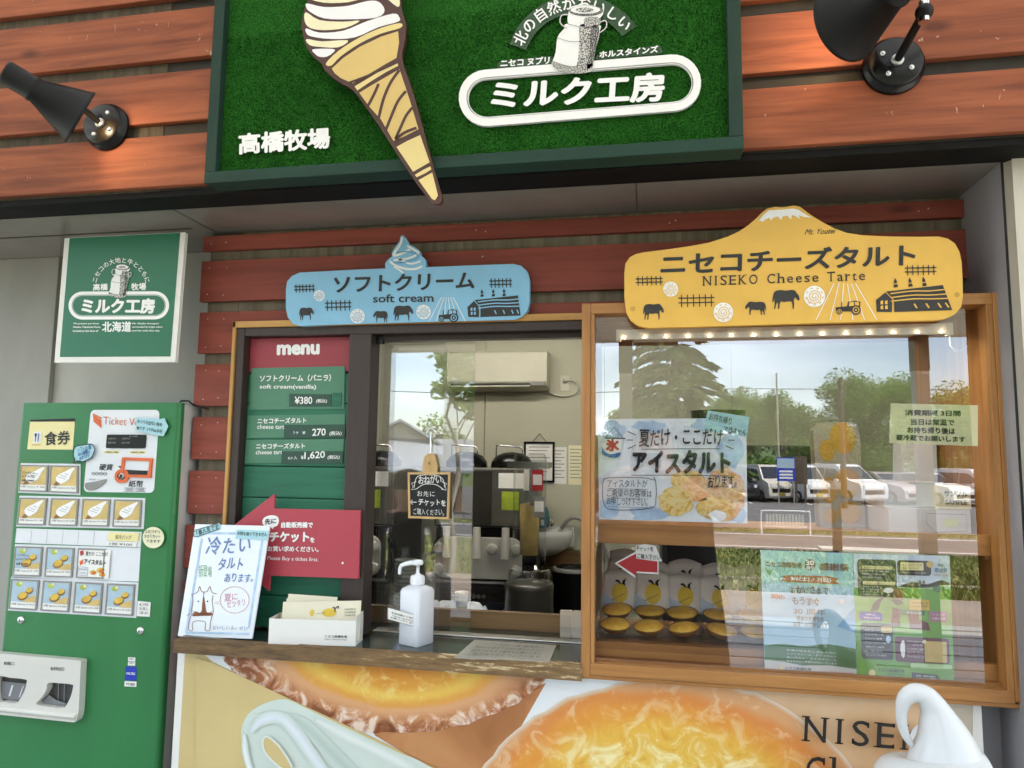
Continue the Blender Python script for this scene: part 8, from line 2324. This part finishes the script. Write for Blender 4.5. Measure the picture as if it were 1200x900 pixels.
# ---- two people in dark shirts in front of the shop, seen as reflections
paint('skin', '#c79a7c', .55, amt=.05); paint('shirt_black', '#191a1d', .8, amt=.15); paint('trousers', '#2a2c33', .85, amt=.1); paint('hair_black', '#15120f', .5, amt=.2); paint('shoe', '#2b2622', .6); paint('eye_white', '#e4e0da', .3); paint('lip', '#a9685c', .5)
def person(name, label, loc, rz, H_, arms, extra=None, wide=1.0):
    """one skinned body: joints in metres for a 1.7 m figure facing +y, scaled to H_"""
    s_ = H_ / 1.7
    J = {'pelvis': (0, 0, .93, .135), 'waist': (0, 0, 1.08, .125), 'chest': (0, .01, 1.27, .145), 'upper': (0, 0, 1.40, .10), 'neck': (0, .01, 1.47, .056), 'skull': (0, .025, 1.56, .06)}
    E_ = [('pelvis', 'waist'), ('waist', 'chest'), ('chest', 'upper'), ('upper', 'neck'), ('neck', 'skull')]
    for sg, n_ in ((-1, 'l'), (1, 'r')):
        J.update({'hip' + n_: (sg * .10, 0, .88, .10), 'knee' + n_: (sg * .11, .015, .49, .062), 'ankle' + n_: (sg * .115, -.01, .09, .042), 'toe' + n_: (sg * .13, .14, .035, .032), 'shoulder' + n_: (sg * .175, 0, 1.40, .066)})
        E_ += [('pelvis', 'hip' + n_), ('hip' + n_, 'knee' + n_), ('knee' + n_, 'ankle' + n_), ('ankle' + n_, 'toe' + n_), ('upper', 'shoulder' + n_)]
        el_, wr, pa = arms[n_]; J.update({'elbow' + n_: (*el_, .044), 'wrist' + n_: (*wr, .030), 'palm' + n_: (*pa, .030)})
        E_ += [('shoulder' + n_, 'elbow' + n_), ('elbow' + n_, 'wrist' + n_), ('wrist' + n_, 'palm' + n_)]
    ks = list(J); me = bpy.data.meshes.new('body'); me.from_pydata([Vector(J[k][:3]) * s_ for k in ks], [(ks.index(a), ks.index(c)) for a, c in E_], [])
    o = bpy.data.objects.new('body', me); COL.objects.link(o)
    md = o.modifiers.new('skin', 'SKIN'); md.use_smooth_shade = True
    for i, k in enumerate(ks):
        v = me.skin_vertices[0].data[i]; r_ = J[k][3] * s_; v.radius = (r_, r_ * (.72 if k in ('pelvis', 'waist', 'chest', 'upper') else 1)); v.use_root = (k == 'pelvis')
    sb = o.modifiers.new('sub', 'SUBSURF'); sb.levels = 2; sb.render_levels = 2
    dg = bpy.context.evaluated_depsgraph_get(); ev = o.evaluated_get(dg); nm = bpy.data.meshes.new_from_object(ev)
    bpy.data.objects.remove(o)
    b = MB(); V_ = [tuple(v.co) for v in nm.vertices]
    fs_ = {'skin': [], 'shirt_black': [], 'trousers': [], 'shoe': []}
    for p in nm.polygons:
        c_ = p.center / s_; m_ = 'skin'
        if c_.z < .075: m_ = 'shoe'
        elif c_.z < .97 and abs(c_.x) < .24 and c_.y < .2 and not (abs(c_.x) > .20 and c_.z > .6): m_ = 'trousers'
        elif c_.z < 1.445:
            m_ = 'shirt_black'
            if abs(c_.x) > .16:
                n_ = 'l' if c_.x < 0 else 'r'; sh, el_ = Vector(J['shoulder' + n_][:3]), Vector(J['elbow' + n_][:3]); d = (el_ - sh); q = (c_ - sh).dot(d) / d.length_squared
                if q > .62: m_ = 'skin'
            if c_.y > .2: m_ = 'skin'
        fs_[m_].append(tuple(p.vertices))
    off = 0
    for m_, fl_ in fs_.items():
        k = b.slot(m_)
        for f_ in fl_: b.f.append(f_); b.mi.append(k); b.sm.append(True)
    b.v = list(V_)
    # head with brow, nose, lips, eyes and ears
    hc = Vector((0, .03, 1.585)) * s_
    b.sphere(tuple(hc), .112 * s_, 'skin', (.70, .86, 1.0), 24, 16)
    b.sphere(tuple(hc + Vector((0, .07, -.062)) * s_), .045 * s_, 'skin', (1, .8, .8), 14, 8)
    b.cyl(hc + Vector((0, .088, .012)) * s_, hc + Vector((0, .112, -.03)) * s_, .008 * s_, .016 * s_, 'skin', 10)
    for sg in (-1, 1):
        b.sphere(tuple(hc + Vector((sg * .032, .082, .004)) * s_), .013 * s_, 'eye_white', (1.2, .6, .7), 12, 8); b.sphere(tuple(hc + Vector((sg * .032, .0895, .004)) * s_), .006 * s_, 'hair_black', n=10, k=6)
        b.sphere(tuple(hc + Vector((sg * .079, -.005, -.005)) * s_), .026 * s_, 'skin', (.35, .7, 1.1), 12, 8)
        b.box(hc + Vector((sg * .032 - .018, .088, .024)) * s_, hc + Vector((sg * .032 + .018, .095, .029)) * s_, 'hair_black')
    b.sphere(tuple(hc + Vector((0, .092, -.052)) * s_), .020 * s_, 'lip', (1.1, .5, .35), 12, 6)
    # hands: four unequal curled fingers and a thumb from the side of the palm
    for sg, n_ in ((-1, 'l'), (1, 'r')):
        wr, pa = Vector(J['wrist' + n_][:3]), Vector(J['palm' + n_][:3]); d = (pa - wr).normalized(); sd = d.cross(Vector(arms['curl' + n_])).normalized(); cu_ = Vector(arms['curl' + n_]).normalized()
        for q, L_ in ((-.027, .066), (-.009, .074), (.009, .070), (.027, .055)):
            p0 = pa + sd * q * .9; b.tube([p0 * s_, (p0 + d * L_ * .55 + cu_ * .006) * s_, (p0 + d * L_ * .85 + cu_ * .026) * s_, (p0 + d * L_ * .85 + cu_ * .048) * s_], [.0095 * s_, .009 * s_, .008 * s_, .006 * s_], 'skin', 8)
        p0 = pa - d * .03 - sd * .026 * sg; b.tube([p0 * s_, (p0 - sd * .022 * sg + d * .022 + cu_ * .012) * s_, (p0 - sd * .022 * sg + d * .046 + cu_ * .030) * s_], [.012 * s_, .0105 * s_, .008 * s_], 'skin', 8)
    t = thing(name, label, 'person', loc, (0, 0, rz))
    b.build('body', t)
    t.scale = (wide, 1, 1)
    if extra: extra(t, hc, s_)
    return t
def coat(t, hc, s_):
    hair(t, hc, s_)
    b = MB(); b.lathe([(.10, 1.43), (.19, 1.40), (.225, 1.30), (.235, 1.05), (.25, .85), (.275, .6), (.29, .38), (.285, .375)], (0, 0, 0), 'shirt_black', 36)
    b.v = [(x * s_, y * s_ * .62, z * s_) for x, y, z in b.v]; b.build('coat', t)
def hair(t, hc, s_):
    b = MB(); b.sphere(tuple(hc + Vector((0, -.014, .018)) * s_), .118 * s_, 'hair_black', (.74, .86, .98), 20, 14)
    keep = [(f, m_, k) for f, m_, k in zip(b.f, b.mi, b.sm) if not (sum(b.v[i][1] for i in f) / len(f) > hc.y + .045 * s_ and sum(b.v[i][2] for i in f) / len(f) < hc.z + .055 * s_) and sum(b.v[i][2] for i in f) / len(f) > hc.z - .075 * s_]
    b.f = [k[0] for k in keep]; b.mi = [k[1] for k in keep]; b.sm = [k[2] for k in keep]; b.build('hair', t)
def cap(t, hc, s_):
    hair(t, hc, s_)
    b = MB(); b.lathe([(.090, -.0), (.094, .03), (.086, .07), (.055, .10), (.0001, .112)], hc + Vector((0, -.004, .022)) * s_, 'shirt_black', 24)
    b.v = [(x, hc.y + (y - hc.y) * 1.15, z) for x, y, z in b.v]
    b.slab([(-.07, 0), (-.06, .0), (.06, 0), (.07, 0), (.05, .0)], 0, 0.001, 'shirt_black') if False else None
    pts = [(.082 * math.cos(a), .075 + .085 * math.sin(a)) for a in [math.pi * i / 10 for i in range(11)]]
    z = hc.z + .026 * s_; vs = [(x * s_, hc.y + y * s_, z + .002) for x, y in pts] + [(x * s_, hc.y + y * s_, z - .004) for x, y in pts]
    b.add(vs, [tuple(range(11)), tuple(range(21, 10, -1))] + [(i, (i + 1) % 11, 11 + (i + 1) % 11, 11 + i) for i in range(11)], 'shirt_black', False); b.build('cap', t)
armsP = {'l': ((-.29, .10, 1.19), (-.13, .32, 1.42), (-.085, .365, 1.455)), 'r': ((.29, .10, 1.19), (.07, .32, 1.42), (.035, .365, 1.455)), 'curll': (.9, .2, .2), 'curlr': (-.9, .2, .2)}
person("person", "person in dark clothes holding up a phone, mirrored dark in the lower left case glass", (.05, -.46, 0), 0, 1.70, armsP, coat, wide=1.36)
t = thing('phone', 'dark phone held up in both hands by the mirrored person', 'phone', (0, -.045, 1.46))
b = MB(); b.box((-.078, -.012, 0), (.078, -.002, .075), 'black_gloss'); b.build('phone', t, bevel=.003)
armsS = {'l': ((-.235, -.02, 1.12), (-.25, .05, .88), (-.25, .075, .80)), 'r': ((.235, -.02, 1.12), (.25, .05, .88), (.25, .075, .80)), 'curll': (.5, .8, 0), 'curlr': (-.5, .8, 0)}
pp = mir(478, 600, 3.9, 2.01)
person('person', 'person in a dark cap and black t-shirt standing mirrored in the left sliding glass', (pp.x, pp.y, 0), rad(-8), 1.40, armsS, cap)
